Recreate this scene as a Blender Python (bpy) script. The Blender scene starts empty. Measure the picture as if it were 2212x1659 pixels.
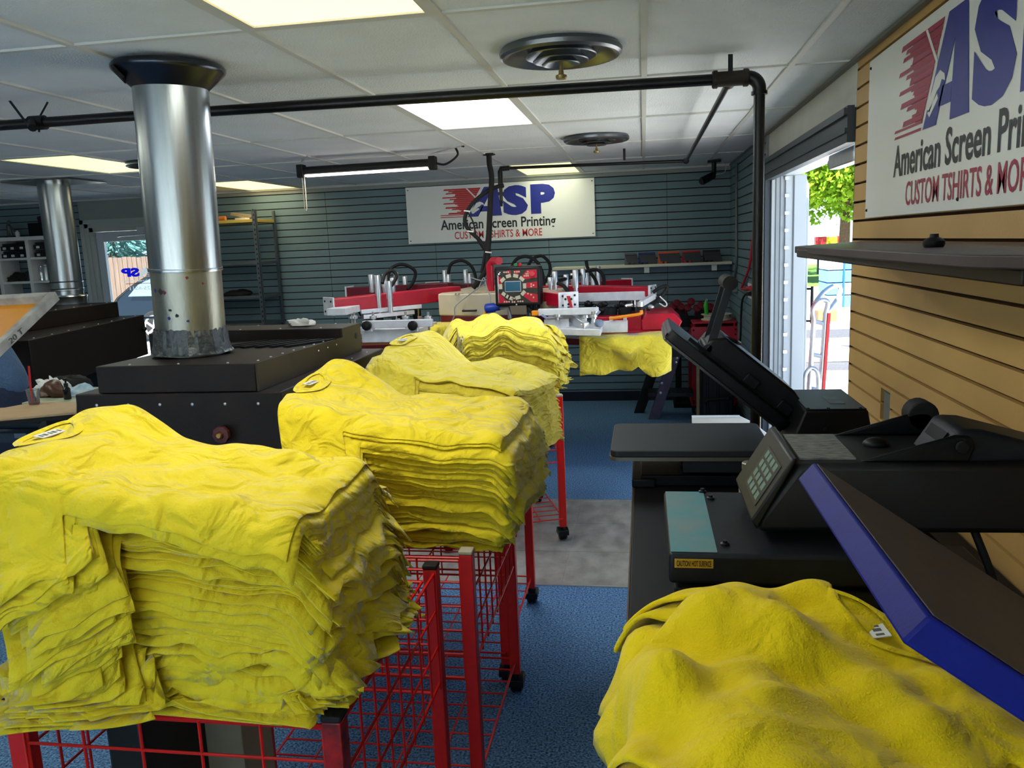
import bpy, bmesh, math, random
import numpy as np
from mathutils import Vector, Matrix
PI = math.pi
scene = bpy.context.scene
COL = scene.collection
rnd = random.Random(11)

# ------------------------------------------------------------------ camera
F_PX, YAW, PITCH, ROLL = 1766.4, .164, -.1702, -.0418
_cy, _sy, _cp, _sp = math.cos(YAW), math.sin(YAW), math.cos(PITCH), math.sin(PITCH)
FWD = Vector((-_sy*_cp, _cy*_cp, _sp)); _r = Vector((_cy, _sy, 0)); _u = _r.cross(FWD)
RIGHT = math.cos(ROLL)*_r + math.sin(ROLL)*_u
UP = -math.sin(ROLL)*_r + math.cos(ROLL)*_u
EYE = Vector((0, 0, 1.7))
cam_d = bpy.data.cameras.new('camera'); cam = bpy.data.objects.new('camera', cam_d); COL.objects.link(cam)
cam_d.sensor_width = 36; cam_d.lens = F_PX*36/2212; cam_d.clip_start = .02; cam_d.clip_end = 300
cam.matrix_world = Matrix(((RIGHT.x, UP.x, -FWD.x, EYE.x), (RIGHT.y, UP.y, -FWD.y, EYE.y), (RIGHT.z, UP.z, -FWD.z, EYE.z), (0, 0, 0, 1)))
scene.camera = cam

# ------------------------------------------------------------------ sky, sun, exposure
scene.view_settings.view_transform = 'Standard'
scene.view_settings.look = 'None'
scene.view_settings.gamma = 1
scene.view_settings.exposure = 0.0
world = bpy.data.worlds.new('world'); scene.world = world; world.use_nodes = True
wn = world.node_tree.nodes; wl = world.node_tree.links
bg = wn['Background']
sky = wn.new('ShaderNodeTexSky'); sky.sky_type = 'HOSEK_WILKIE'; sky.sun_direction = (-.1, -.6, .8); sky.turbidity = 3.0; sky.ground_albedo = .4
wl.new(sky.outputs[0], bg.inputs[0]); bg.inputs[1].default_value = 9.0
sun_d = bpy.data.lights.new('sun', 'SUN'); sun_d.energy = 34.0; sun_d.angle = .009; sun_d.color = (1, .98, .95)
sun = bpy.data.objects.new('sun', sun_d); COL.objects.link(sun)
sun.location = (0, 0, 12); sun.rotation_euler = Vector((.14, .75, -1.15)).to_track_quat('-Z', 'Y').to_euler()

def lamp(x, y, sx, sy, w, col, z=2.375):
    d = bpy.data.lights.new('panel_lamp', 'AREA'); d.shape = 'RECTANGLE'; d.size = sx; d.size_y = sy; d.energy = w; d.color = col
    o = bpy.data.objects.new('panel_lamp', d); COL.objects.link(o); o.location = (x, y, z); return o
# the tubes of the ceiling panels; second row: unseen panels added as fill
for lx, ly, w, c in ((-.902, 1.936, 15, (.92, .97, .95)), (-.902, 4.376, 19, (.86, .95, 1)), (-.902, 8.03, 4, (.95, 1, .92)), (-3.95, 5.596, 10, (.92, 1, .95)), (-3.95, 8.03, 4, (1, .9, .7)),
                     (-3.95, 1.936, 8, (.92, .97, .95)), (-.902, -.504, 4, (.92, .97, .95)), (-3.95, 3.156, 9, (.92, .98, .95)), (-6.4, 4.376, 10, (.92, .98, .95))):
    lamp(lx, ly, .55, 1.1, w, c)

# ------------------------------------------------------------------ helpers
def at(px, py, X=None, Y=None, Z=None):
    "real point of the room seen at a pixel, on the plane X=, Y= or Z="
    d = (px-1106)/F_PX*RIGHT - (py-829.5)/F_PX*UP + FWD
    if X is not None: t = (X-EYE.x)/d.x
    elif Y is not None: t = (Y-EYE.y)/d.y
    else: t = (Z-EYE.z)/d.z
    return EYE + t*d

def srgb(h):
    h = h.lstrip('#'); c = [int(h[i:i+2], 16)/255 for i in (0, 2, 4)]
    return tuple(x/12.92 if x <= .04045 else ((x+.055)/1.055)**2.4 for x in c)

MATS = {}
def mat(name, col, rough=.6, metal=0., var=.0, scale=8., bump=0., bscale=60., spec=.5, emit=None, estr=0., alpha=1., stretch=None, detail=3., col2=None, coat=0., sheen=0., trans=0., ior=1.45, crease=0.):
    if name in MATS: return MATS[name]
    m = bpy.data.materials.new(name); m.use_nodes = True
    nt = m.node_tree; b = nt.nodes['Principled BSDF']
    c = srgb(col) if isinstance(col, str) else col
    b.inputs['Base Color'].default_value = (*c, 1)
    b.inputs['Roughness'].default_value = rough; b.inputs['Metallic'].default_value = metal
    b.inputs['Specular IOR Level'].default_value = spec; b.inputs['IOR'].default_value = ior
    if coat: b.inputs['Coat Weight'].default_value = coat
    if sheen: b.inputs['Sheen Weight'].default_value = sheen; b.inputs['Sheen Roughness'].default_value = .35
    if trans: b.inputs['Transmission Weight'].default_value = trans
    tc = None
    if var or bump or col2:
        tc = nt.nodes.new('ShaderNodeTexCoord'); mp = nt.nodes.new('ShaderNodeMapping')
        nt.links.new(tc.outputs['Object'], mp.inputs[0])
        if stretch: mp.inputs['Scale'].default_value = stretch
    if var or col2:
        n = nt.nodes.new('ShaderNodeTexNoise'); n.inputs['Scale'].default_value = scale; n.inputs['Detail'].default_value = detail
        nt.links.new(mp.outputs[0], n.inputs[0])
        r = nt.nodes.new('ShaderNodeValToRGB')
        lo = tuple(max(0, x*(1-var)) for x in c); hi = tuple(min(1, x*(1+var)) for x in c)
        if col2: lo = c; hi = srgb(col2) if isinstance(col2, str) else col2
        r.color_ramp.elements[0].position = .3; r.color_ramp.elements[1].position = .7
        r.color_ramp.elements[0].color = (*lo, 1); r.color_ramp.elements[1].color = (*hi, 1)
        nt.links.new(n.outputs[0], r.inputs[0]); nt.links.new(r.outputs[0], b.inputs['Base Color'])
    if bump:
        n2 = nt.nodes.new('ShaderNodeTexNoise'); n2.inputs['Scale'].default_value = bscale; n2.inputs['Detail'].default_value = detail
        nt.links.new(mp.outputs[0], n2.inputs[0])
        bp = nt.nodes.new('ShaderNodeBump'); bp.inputs['Strength'].default_value = bump; bp.inputs['Distance'].default_value = .01
        nt.links.new(n2.outputs[0], bp.inputs['Height']); nt.links.new(bp.outputs[0], b.inputs['Normal'])
        if crease:
            n3 = nt.nodes.new('ShaderNodeTexNoise'); n3.inputs['Scale'].default_value = 9; n3.inputs['Detail'].default_value = 2; n3.inputs['Distortion'].default_value = 1.6
            nt.links.new(mp.outputs[0], n3.inputs[0])
            b3 = nt.nodes.new('ShaderNodeBump'); b3.inputs['Strength'].default_value = crease; b3.inputs['Distance'].default_value = .06
            nt.links.new(n3.outputs[0], b3.inputs['Height']); nt.links.new(b3.outputs[0], bp.inputs['Normal'])
    if emit is not None:
        e = srgb(emit) if isinstance(emit, str) else emit
        b.inputs['Emission Color'].default_value = (*e, 1); b.inputs['Emission Strength'].default_value = estr
    MATS[name] = m
    return m

class MB:
    "collects shapes of one part, in world coordinates"
    def __init__(s): s.v = []; s.f = []; s.m = []
    def add(s, vs, fs, mi=0):
        o = len(s.v); s.v += [tuple(v) for v in vs]; s.f += [tuple(i+o for i in f) for f in fs]; s.m += [mi]*len(fs); return s
    def box(s, x0, x1, y0, y1, z0, z1, mi=0):
        vs = [(x, y, z) for x in (x0, x1) for y in (y0, y1) for z in (z0, z1)]
        return s.add(vs, [(0,1,3,2),(4,6,7,5),(0,4,5,1),(2,3,7,6),(0,2,6,4),(1,5,7,3)], mi)
    def obox(s, o, a, b, c, mi=0):
        "box from corner o with edge vectors a, b, c"
        o, a, b, c = map(Vector, (o, a, b, c))
        vs = [o+i*a+j*b+k*c for i in (0,1) for j in (0,1) for k in (0,1)]
        return s.add(vs, [(0,1,3,2),(4,6,7,5),(0,4,5,1),(2,3,7,6),(0,2,6,4),(1,5,7,3)], mi)
    def prism(s, pts, ext, mi=0):
        pts = [Vector(p) for p in pts]; ext = Vector(ext); n = len(pts)
        s.add(pts+[p+ext for p in pts], [tuple(range(n-1,-1,-1)), tuple(range(n, 2*n))]+[(i,(i+1)%n,(i+1)%n+n,i+n) for i in range(n)], mi); return s
    def tube(s, pts, r, n=8, mi=0, cap=True, closed=False):
        pts = [Vector(p) for p in pts]; N = len(pts); rs = r if isinstance(r, (list, tuple)) else [r]*N
        vs = []; fs = []; prev = None
        for i, p in enumerate(pts):
            if closed: t = pts[(i+1)%N]-pts[i-1]
            else: t = pts[min(i+1, N-1)]-pts[max(i-1, 0)]
            t = t.normalized() if t.length > 1e-9 else Vector((0,0,1))
            if prev is None: a = t.orthogonal().normalized()
            else:
                a = prev-t*prev.dot(t); a = a.normalized() if a.length > 1e-6 else t.orthogonal().normalized()
            prev = a; b = t.cross(a)
            for k in range(n):
                q = 2*PI*k/n; vs.append(p+rs[i]*(math.cos(q)*a+math.sin(q)*b))
        R = N if closed else N-1
        for i in range(R):
            for k in range(n):
                j = (i+1)%N; fs.append((i*n+k, i*n+(k+1)%n, j*n+(k+1)%n, j*n+k))
        if cap and not closed: fs.append(tuple(range(n-1,-1,-1))); fs.append(tuple((N-1)*n+k for k in range(n)))
        return s.add(vs, fs, mi)
    def cyl(s, p0, p1, r0, r1=None, n=20, mi=0): return s.tube([p0, p1], [r0, r0 if r1 is None else r1], n, mi)
    def lathe(s, prof, c, axis=(0,0,1), n=32, mi=0, cap=True):
        "prof: (radius, height along axis)"
        c = Vector(c); ax = Vector(axis).normalized(); a = ax.orthogonal().normalized(); b = ax.cross(a)
        vs = []; fs = []
        for r, h in prof:
            for k in range(n):
                q = 2*PI*k/n; vs.append(c+ax*h+r*(math.cos(q)*a+math.sin(q)*b))
        for i in range(len(prof)-1):
            for k in range(n): fs.append((i*n+k, i*n+(k+1)%n, (i+1)*n+(k+1)%n, (i+1)*n+k))
        if cap:
            if prof[0][0] > 1e-5: fs.append(tuple(range(n-1,-1,-1)))
            if prof[-1][0] > 1e-5: fs.append(tuple((len(prof)-1)*n+k for k in range(n)))
        return s.add(vs, fs, mi)
    def ball(s, c, r, n=14, mi=0, sc=(1,1,1)):
        bm = bmesh.new(); bmesh.ops.create_uvsphere(bm, u_segments=n, v_segments=max(6, n//2+1), radius=1)
        vs = [(c[0]+v.co.x*r*sc[0], c[1]+v.co.y*r*sc[1], c[2]+v.co.z*r*sc[2]) for v in bm.verts]
        bm.verts.index_update(); fs = [tuple(v.index for v in f.verts) for f in bm.faces]; bm.free()
        return s.add(vs, fs, mi)

ORG = {}
def link_mesh(name, v, f, mats, parent=None, org=None, mi=None, smooth=True, angle=38):
    if parent is not None and org is None: org = ORG[parent.name]
    if org is None:
        a = np.array(v); lo, hi = a.min(0), a.max(0); org = Vector(((lo[0]+hi[0])/2, (lo[1]+hi[1])/2, lo[2]))
    org = Vector(org)
    me = bpy.data.meshes.new(name); me.from_pydata([(x-org.x, y-org.y, z-org.z) for x, y, z in v], [], f)
    if not isinstance(mats, (list, tuple)): mats = [mats]
    for m in mats: me.materials.append(m)
    if mi and any(mi): me.polygons.foreach_set('material_index', mi)
    bm = bmesh.new(); bm.from_mesh(me); bmesh.ops.recalc_face_normals(bm, faces=bm.faces); bm.to_mesh(me); bm.free()
    if smooth:
        me.polygons.foreach_set('use_smooth', [True]*len(me.polygons)); me.set_sharp_from_angle(angle=math.radians(angle))
    o = bpy.data.objects.new(name, me); COL.objects.link(o)
    if parent is not None:
        o.parent = parent; o.location = org-Vector(ORG[parent.name])
    else: o.location = org
    ORG[o.name] = org
    return o

def pieces(mb):
    "the separate pieces of a builder"
    par = list(range(len(mb.v)))
    def find(a):
        while par[a] != a: par[a] = par[par[a]]; a = par[a]
        return a
    for f in mb.f:
        r = find(f[0])
        for i in f[1:]: par[find(i)] = r
    out = {}
    for f, mi in zip(mb.f, mb.m): out.setdefault(find(f[0]), []).append((f, mi))
    res = []
    for fs in out.values():
        ids = {}; q = MB()
        for f, mi in fs:
            q.f.append(tuple(ids.setdefault(i, len(ids)) for i in f)); q.m.append(mi)
        q.v = [mb.v[i] for i in ids]; res.append(q)
    return res

def part(name, mb, mats, parent=None, bevel=0., seg=2, org=None, smooth=True, label=None, angle=38, stuff=False, each=False):
    if each: return [part(name, q, mats, parent, bevel, seg, org, smooth, label, angle) for q in pieces(mb)]
    o = link_mesh(name, mb.v, mb.f, mats, parent, org, mb.m, smooth, angle)
    if bevel:
        md = o.modifiers.new('bevel', 'BEVEL'); md.width = bevel; md.segments = seg; md.limit_method = 'ANGLE'; md.angle_limit = math.radians(35); md.use_clamp_overlap = True
    if label: o['label'] = label
    if stuff: o['kind'] = 'stuff'
    return o

def tag(o, label, cat, group=None, kind=None):
    o['label'] = label; o['category'] = cat
    if group: o['group'] = group
    if kind: o['kind'] = kind
    return o

def thing(name, label, cat, loc, group=None, rz=0.):
    o = bpy.data.objects.new(name, None); COL.objects.link(o); o.empty_display_size = .1
    o.location = loc; o.rotation_euler = (0, 0, rz); ORG[o.name] = Vector(loc)
    return tag(o, label, cat, group)

def struct(name, mb, mats, parent=None, bevel=0., smooth=False):
    o = part(name, mb, mats, parent, bevel, org=None if parent else (0,0,0), smooth=smooth)
    if parent is None: o['kind'] = 'structure'
    return o

def copy_tree(o, loc, label=None, group=None, rz=None):
    r = o.copy(); COL.objects.link(r); r.location = loc
    if rz is not None: r.rotation_euler = (0, 0, rz)
    if label: r['label'] = label
    if group: r['group'] = group
    def kids(a, b):
        for ch in list(a.children):
            if ch.name in b.name: continue
            c = ch.copy(); COL.objects.link(c); c.parent = b; kids(ch, c)
    kids(o, r)
    return r

def bez(pts, n=10):
    "smooth path through points (Catmull-Rom)"
    P = [Vector(p) for p in pts]; P = [2*P[0]-P[1]]+P+[2*P[-1]-P[-2]]; out = []
    for i in range(1, len(P)-2):
        for k in range(n):
            t = k/n; a, b, c, d = P[i-1:i+3]
            out.append(.5*((2*b)+(c-a)*t+(2*a-5*b+4*c-d)*t*t+(3*b-a-3*c+d)*t**3))
    out.append(P[-2]); return out

def text_mb(body, o, xd, yd, w, h, depth=.002, bold=0., shear=0., mi=0, mb=None):
    "text laid in the rectangle o + xd*w, yd*h, standing off by depth along the normal"
    cu = bpy.data.curves.new('lettering', 'FONT'); cu.body = body; cu.size = 1; cu.offset = bold; cu.shear = shear; cu.resolution_u = 3
    ob = bpy.data.objects.new('lettering', cu); COL.objects.link(ob)
    dg = bpy.context.evaluated_depsgraph_get(); me = bpy.data.meshes.new_from_object(ob.evaluated_get(dg))
    v = np.array([x.co[:] for x in me.vertices]); fs = [tuple(p.vertices) for p in me.polygons]
    bpy.data.objects.remove(ob); bpy.data.curves.remove(cu); bpy.data.meshes.remove(me)
    lo, hi = v.min(0), v.max(0); sx = w/(hi[0]-lo[0]); sy = h/(hi[1]-lo[1])
    o, xd, yd = Vector(o), Vector(xd), Vector(yd); n = xd.cross(yd).normalized()*depth
    pts = [o+xd*((a[0]-lo[0])*sx)+yd*((a[1]-lo[1])*sy)+n for a in v]
    mb = mb or MB(); mb.add(pts, fs, mi); return mb

# ------------------------------------------------------------------ materials
M_yel = mat('yellow_cotton', '#E4CC28', .85, var=.05, scale=14, bump=.25, bscale=240, spec=.2, sheen=.45, crease=.6)
M_yel2 = mat('pale_yellow_cotton', '#EAD648', .85, var=.05, scale=14, bump=.25, bscale=240, spec=.2, sheen=.45, crease=.6)
M_gold = mat('golden_yellow_fleece', '#E4C814', .9, var=.06, scale=18, bump=.35, bscale=300, spec=.15, sheen=.2, crease=.3)
M_label = mat('label_satin', '#D8D8D2', .6)
M_labelink = mat('label_print', '#5A5A5E', .7)
M_red = mat('red_enamel', '#D2180E', .38, var=.08, scale=30, spec=.5)
M_redchip = mat('red_enamel_chipped', '#C4160E', .42, col2='#0C0A0A', scale=26, detail=4)
M_blackpl = mat('black_plastic', '#0B0B0C', .45, spec=.4)
M_black = mat('black_powder_coat', '#0A0B0D', .5, var=.25, scale=40, bump=.15, bscale=500, spec=.25)
M_rubber = mat('black_rubber', '#0A0A0B', .75)
M_iron = mat('black_iron_pipe', '#101113', .35, var=.3, scale=25, bump=.1, bscale=120, metal=.3)
M_galv = mat('galvanised_steel', '#A2A8AC', .26, metal=1., var=.14, scale=6, stretch=(6,6,.4), bump=.05, bscale=12)
M_galv2 = mat('weathered_zinc', '#8E8F86', .36, metal=.9, var=.2, scale=5, stretch=(3,3,1), bump=.08, bscale=30)
M_alu = mat('brushed_aluminium', '#C8CBD0', .32, metal=.85, var=.08, scale=20)
M_aluw = mat('white_aluminium', '#D4D6DC', .45, metal=.2, var=.1, scale=20)
M_chrome = mat('chrome', '#DADDE2', .12, metal=1.)
M_dark = mat('dark_steel', '#1A1C20', .4, metal=.4)
M_brown = mat('brown_oven_enamel', '#1A120E', .5, var=.25, scale=7, bump=.06, bscale=200, spec=.25)
M_prred = mat('press_red', '#B00F2C', .35, var=.12, scale=12)
M_maroon = mat('press_maroon', '#5E0E1E', .4, var=.15, scale=12)
M_cream = mat('press_cream', '#C2B79C', .5, var=.08, scale=6)
M_white = mat('white_paint', '#D8D8D4', .5, var=.04, scale=10)
M_orange = mat('orange_plastic', '#E88A08', .4)
M_blue = mat('blue_enamel', '#101A70', .5, var=.1, scale=30, bump=.04, bscale=300, spec=.18)
# ================================================================== ROOM
CZ = 2.389; XL = lambda i: -1.207+.61*i; YR = lambda j: 2.546+1.22*j
WX, WXO = .88, 1.10           # right wall faces
BY, BYO = 8.65, 8.82          # back wall faces
LX, FY = -7.9, -2.4           # left wall, wall behind the viewer
PIT = .0762
M_carp = mat('blue_carpet', '#23405F', .95, col2='#7FAAD6', scale=120, bump=.8, bscale=160, spec=.1, detail=2)
M_tilef = mat('slate_vinyl_tile', '#7C7973', .36, col2='#A6A39C', scale=11, bump=1.0, bscale=11, detail=7, stretch=(1, .6, 1))
M_grout = mat('tile_seam', '#B5B2AA', .6)
M_ctile = mat('ceiling_tile', '#D6DEE4', .9, var=.05, scale=3, bump=.5, bscale=130, spec=.2)
M_cgrid = mat('ceiling_grid_paint', '#C4C7C4', .5)
M_slat = mat('grey_slatwall', '#667F88', .5, var=.04, scale=4, bump=.05, bscale=90)
M_core = mat('fibreboard_core', '#33211A', .9)
M_tan = mat('tan_slatwall', '#C49E60', .45, var=.08, scale=3, bump=.05, bscale=120)
M_tancore = mat('brown_groove_core', '#3A2318', .9)
M_plain = mat('painted_wall', '#8A928F', .7, var=.04, scale=3)
M_hdr = mat('header_wall_paint', '#C6C7C0', .7, var=.05, scale=4, bump=.1, bscale=80)
M_bron = mat('grey_door_frame', '#3C4650', .4, metal=.3)
M_jamb = mat('white_door_frame', '#B4BEC8', .45)
def clear_mat(name, mixf, col=(1, 1, 1)):
    m = bpy.data.materials.new(name); m.use_nodes = True; nt = m.node_tree; nt.nodes.remove(nt.nodes['Principled BSDF'])
    a = nt.nodes.new('ShaderNodeBsdfTransparent'); a.inputs[0].default_value = (*col, 1); g = nt.nodes.new('ShaderNodeBsdfGlossy'); g.inputs['Roughness'].default_value = .02; x = nt.nodes.new('ShaderNodeMixShader'); x.inputs[0].default_value = mixf
    nt.links.new(a.outputs[0], x.inputs[1]); nt.links.new(g.outputs[0], x.inputs[2]); nt.links.new(x.outputs[0], nt.nodes['Material Output'].inputs[0]); MATS[name] = m; return m
def lit_through(m, f=.6):
    "thin film that light shines through"
    nt = m.node_tree; b = nt.nodes['Principled BSDF']; tr = nt.nodes.new('ShaderNodeBsdfTranslucent'); tr.inputs[0].default_value = b.inputs['Base Color'].default_value; x = nt.nodes.new('ShaderNodeMixShader'); x.inputs[0].default_value = f
    nt.links.new(b.outputs[0], x.inputs[1]); nt.links.new(tr.outputs[0], x.inputs[2]); nt.links.new(x.outputs[0], nt.nodes['Material Output'].inputs[0]); return m
M_glass = clear_mat('window_glass', .05, (.93, .97, .97))
M_conc = mat('pale_concrete', '#BDBAB2', .9, var=.1, scale=4, bump=.2, bscale=60)
M_asph = mat('asphalt', '#45474C', .95, var=.2, scale=30, bump=.4, bscale=120)
M_grass = mat('lawn_grass', '#4C7A1E', .95, var=.3, scale=20)
M_cove = mat('dark_carpet_cove', '#1B2430', .95, var=.2, scale=200)

m = MB(); m.box(LX-.2, WX+.2, FY-.2, 3.85, -.1, 0); m.box(LX-.2, WX+.2, 5.23, BYO, -.1, 0)
struct('floor', m, M_carp)
m = MB(); sx = -.427
m.box(LX, WX, 3.85, 5.23, -.1, -.003, 1)
for k in range(-16, 3):
    for j in range(3):
        y0 = 3.85+.46*j; x0 = sx+.459*k
        m.box(max(x0+.0015, LX), min(x0+.4575, WX), y0+.0015, y0+.4585, -.1, 0, 0)
struct('floor_tile_strip', m, [M_tilef, M_grout])
m = MB(); m.box(LX, WX, 3.843, 3.857, 0, .004); m.box(LX, WX, 5.223, 5.237, 0, .004)
struct('trim_4', m, M_alu)

# ceiling with lay-in tiles on a T-bar grid
LIGHTS = {(0,-1): 'w', (0,1): 'c', (0,4): 'y', (-5,2): 'y', (-5,4): 'w', (-5,-1): 'w', (0,-3): 'w', (-5,0): 'y', (-9,1): 'w'}  # panels out of view are added to brighten the room
m = MB()
for i in range(-11, 4):
    for j in range(-5, 5):
        if (i, j) in LIGHTS: continue
        x0, x1 = max(XL(i), LX), min(XL(i+1), WX); y0, y1 = max(YR(j), FY), min(YR(j+1), BY)
        if x1-x0 < .02 or y1-y0 < .02: continue
        a = [rnd.uniform(-.002, .003) for _ in range(4)]
        vs = [(x0, y0, CZ+.004+a[0]), (x1, y0, CZ+.004+a[1]), (x1, y1, CZ+.004+a[2]), (x0, y1, CZ+.004+a[3])]
        m.add(vs, [(0, 1, 2, 3)], 0)
for i in range(-10, 4): m.box(XL(i)-.012, XL(i)+.012, FY, BY, CZ-.004, CZ+.03, 1)
for j in range(-4, 6): m.box(LX, WX, YR(j)-.012, YR(j)+.012, CZ-.003, CZ+.03, 1)
struct('ceiling', m, [M_ctile, M_cgrid])
m = MB(); m.box(LX-.3, WXO+.1, FY-.3, BYO+.1, CZ+.06, CZ+.55); struct('roof', m, M_plain)  # unseen slab added to stop light leaks and cast shadow

LM = {'w': mat('warm_light_diffuser', '#FFF2C4', .5, emit='#FFE59A', estr=2.2),
      'c': mat('cool_light_diffuser', '#F4F2FF', .5, emit='#F1EEFF', estr=3.0),
      'y': mat('yellow_light_diffuser', '#F8F6C0', .5, emit='#F4F0A4', estr=1.6)}
LN = {(0,-1): 'warm white ceiling light panel nearest the camera, cut by the top of the photo',
      (0,1): 'cool white ceiling light panel above the black pipe and before the shop light',
      (0,4): 'pale yellow ceiling light panel directly above the white sign on the back wall',
      (-5,2): 'greenish yellow ceiling light panel in front of the smaller flue, at left',
      (-5,4): 'amber ceiling light panel against the back wall, half behind the big flue',
      (-5,-1): 'warm ceiling light panel at far left, outside the photo frame',
      (0,-3): 'warm ceiling light panel behind the camera',
      (-5,0): 'yellow ceiling light panel left of the big flue, outside the photo frame', (-9,1): 'warm ceiling light panel near the left wall, outside the photo frame'}
for (i, j), k in LIGHTS.items():
    x0, x1, y0, y1 = XL(i)+.012, XL(i+1)-.012, YR(j)+.012, min(YR(j+1)-.012, BY)
    t = thing('ceiling_light', LN[(i, j)], 'ceiling light', ((x0+x1)/2, (y0+y1)/2, CZ))
    m = MB(); w = .022
    m.box(x0, x1, y0, y0+w, CZ-.004, CZ+.03); m.box(x0, x1, y1-w, y1, CZ-.004, CZ+.03); m.box(x0, x0+w, y0+w, y1-w, CZ-.004, CZ+.03); m.box(x1-w, x1, y0+w, y1-w, CZ-.004, CZ+.03)
    part('frame', m, M_cgrid, t, smooth=False)
    m = MB(); m.box(x0+w, x1-w, y0+w, y1-w, CZ+.002, CZ+.006); part('diffuser', m, LM[k], t, smooth=False)

def slats(mb, axis, face, depth, a0, a1, z0, z1, phase, holes=()):
    "boards with grooves between; axis 'x' = wall facing -y at y=face, 'y' = wall facing -x at x=face"
    gap = .010; n0 = math.floor((z0-phase)/PIT)-1
    def bx(p0, p1, q0, q1, mi, d0=0., d1=None):
        if p1-p0 < 1e-4 or q1-q0 < 1e-4: return
        d1 = depth if d1 is None else d1
        if axis == 'x': mb.box(p0, p1, face+d0, face+d1, q0, q1, mi)
        else: mb.box(face+d0, face+d1, p0, p1, q0, q1, mi)
    for n in range(n0, n0+60):
        q0 = max(z0, phase+n*PIT+gap/2); q1 = min(z1, phase+(n+1)*PIT-gap/2)
        if q1 <= q0: continue
        hs = [h for h in holes if h[2] < q1 and h[3] > q0]
        if not hs: bx(a0, a1, q0, q1, 0)
        for h in hs:
            bx(a0, h[0], q0, q1, 0); bx(h[1], a1, q0, q1, 0); bx(h[0], h[1], q0, min(q1, h[2]), 0); bx(h[0], h[1], max(q0, h[3]), q1, 0)
    bx(a0, a1, z0, z1, 1, depth-.001, depth+.05)

zp = at(1300, 513.7, Y=BY).z
DX0, DX1, DZ = -6.36, -5.12, 2.16     # glass door at the back left
m = MB(); slats(m, 'x', BY, .02, LX, DX0, 0, CZ, zp); slats(m, 'x', BY, .02, DX1, WX, .09, 2.335, zp)
m.box(DX1, WX, BY-.004, BYO, 2.335, CZ, 2); m.box(DX0, DX1, BY-.004, BYO, DZ, CZ, 2)
m.box(LX, DX0, BY+.06, BYO, 0, CZ, 2); m.box(DX1, WXO, BY+.06, BYO, 0, CZ, 2)
for sxx in (-3.4, -2.2, -.98, .24): m.box(sxx, sxx+.004, BY-.0004, BY+.001, .1, 2.335, 1)
struct('wall_back', m, [M_slat, M_core, M_plain])
hz = [at(1903, 838, X=WX), at(1922, 880, X=WX)]
HOLE = (hz[1].y, hz[0].y, at(1912, 913, X=WX).z, at(1912, 842, X=WX).z)
zt = at(1842.7, 673.5, X=WX).z; TY = 3.72
m = MB(); slats(m, 'y', WX, .022, FY, TY, 0, CZ, zt, [HOLE])
m.box(WX+.07, WXO, FY, TY, 0, CZ, 2)
struct('wall_right', m, [M_tan, M_tancore, M_hdr])
GY = 6.12; zg = at(1640, 440, X=WX).z
m = MB(); slats(m, 'y', WX-.012, .02, GY+.1, BY, .09, CZ, zp); m.box(WX+.05, WXO, GY+.1, BYO, 0, CZ, 2); m.box(WX-.012, WXO, GY+.02, GY+.1, 0, CZ, 2)
struct('wall_right_far', m, [M_slat, M_core, M_plain])
m = MB(); m.box(WX-.002, WXO, TY, GY+.02, 2.2, CZ, 0); struct('wall_right_header', m, [M_hdr])
m = MB(); m.box(LX-.15, LX, FY, BYO, 0, CZ); struct('wall_left', m, M_plain)
m = MB(); m.box(LX-.15, -6.2, FY-.15, FY, 0, CZ); m.box(.5, WXO, FY-.15, FY, 0, CZ); m.box(-6.2, .5, FY-.15, FY, 0, .45); m.box(-6.2, .5, FY-.15, FY, 2.2, CZ); struct('wall_front', m, M_plain)  # opening left for the added window
m = MB(); m.box(-6.2, .5, FY-.1, FY-.04, .45, .5); m.box(-6.2, .5, FY-.1, FY-.04, 2.15, 2.2)
for k in range(6): m.box(-6.2+k*1.33, -6.15+k*1.33, FY-.1, FY-.04, .5, 2.15)
wf = struct('window_1', m, mat('window_frame_bronze', '#4A4E50', .4, metal=.4))  # unseen window, added to let daylight onto ceiling and shirt fronts
m = MB(); m.box(-6.2, .5, FY-.075, FY-.069, .5, 2.15); part('glass_pane', m, M_glass, wf, smooth=False)
m = MB(); m.box(DX1+.02, WX, BY-.012, BY+.02, 0, .1); m.box(LX, DX0, BY-.012, BY+.02, 0, .1); struct('baseboard_back', m, M_cove)
m = MB(); m.box(WX-.022, WX-.01, GY+.1, BY-.012, 0, .1); struct('baseboard_right', m, M_cove)
m = MB(); m.box(LX, WX, BY-.03, BY-.004, CZ-.018, CZ-.004); struct('trim_1', m, M_cgrid)
m = MB(); m.box(WX-.028, WX-.004, FY, BY-.03, CZ-.016, CZ-.004); struct('trim_2', m, mat('dark_angle_trim', '#6A6C68', .5))
m = MB(); m.box(WX+.0012, WX+.04, TY-.002, TY+.012, 0, CZ); struct('trim_5', m, mat('dark_end_trim', '#2E2620', .6))
# junction box behind the cut-out
m = MB(); m.box(WX+.012, WX+.05, HOLE[0], HOLE[1], HOLE[2], HOLE[3]); m.box(WX+.004, WX+.014, HOLE[0]+.004, HOLE[1]-.03, HOLE[2]+.01, HOLE[3]-.01)
tag(part('outlet_box', m, mat('grey_zinc', '#7E8280', .5, metal=.5)), 'bare grey outlet box recessed in a rectangular cut-out of the tan slat wall', 'outlet box')

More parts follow.
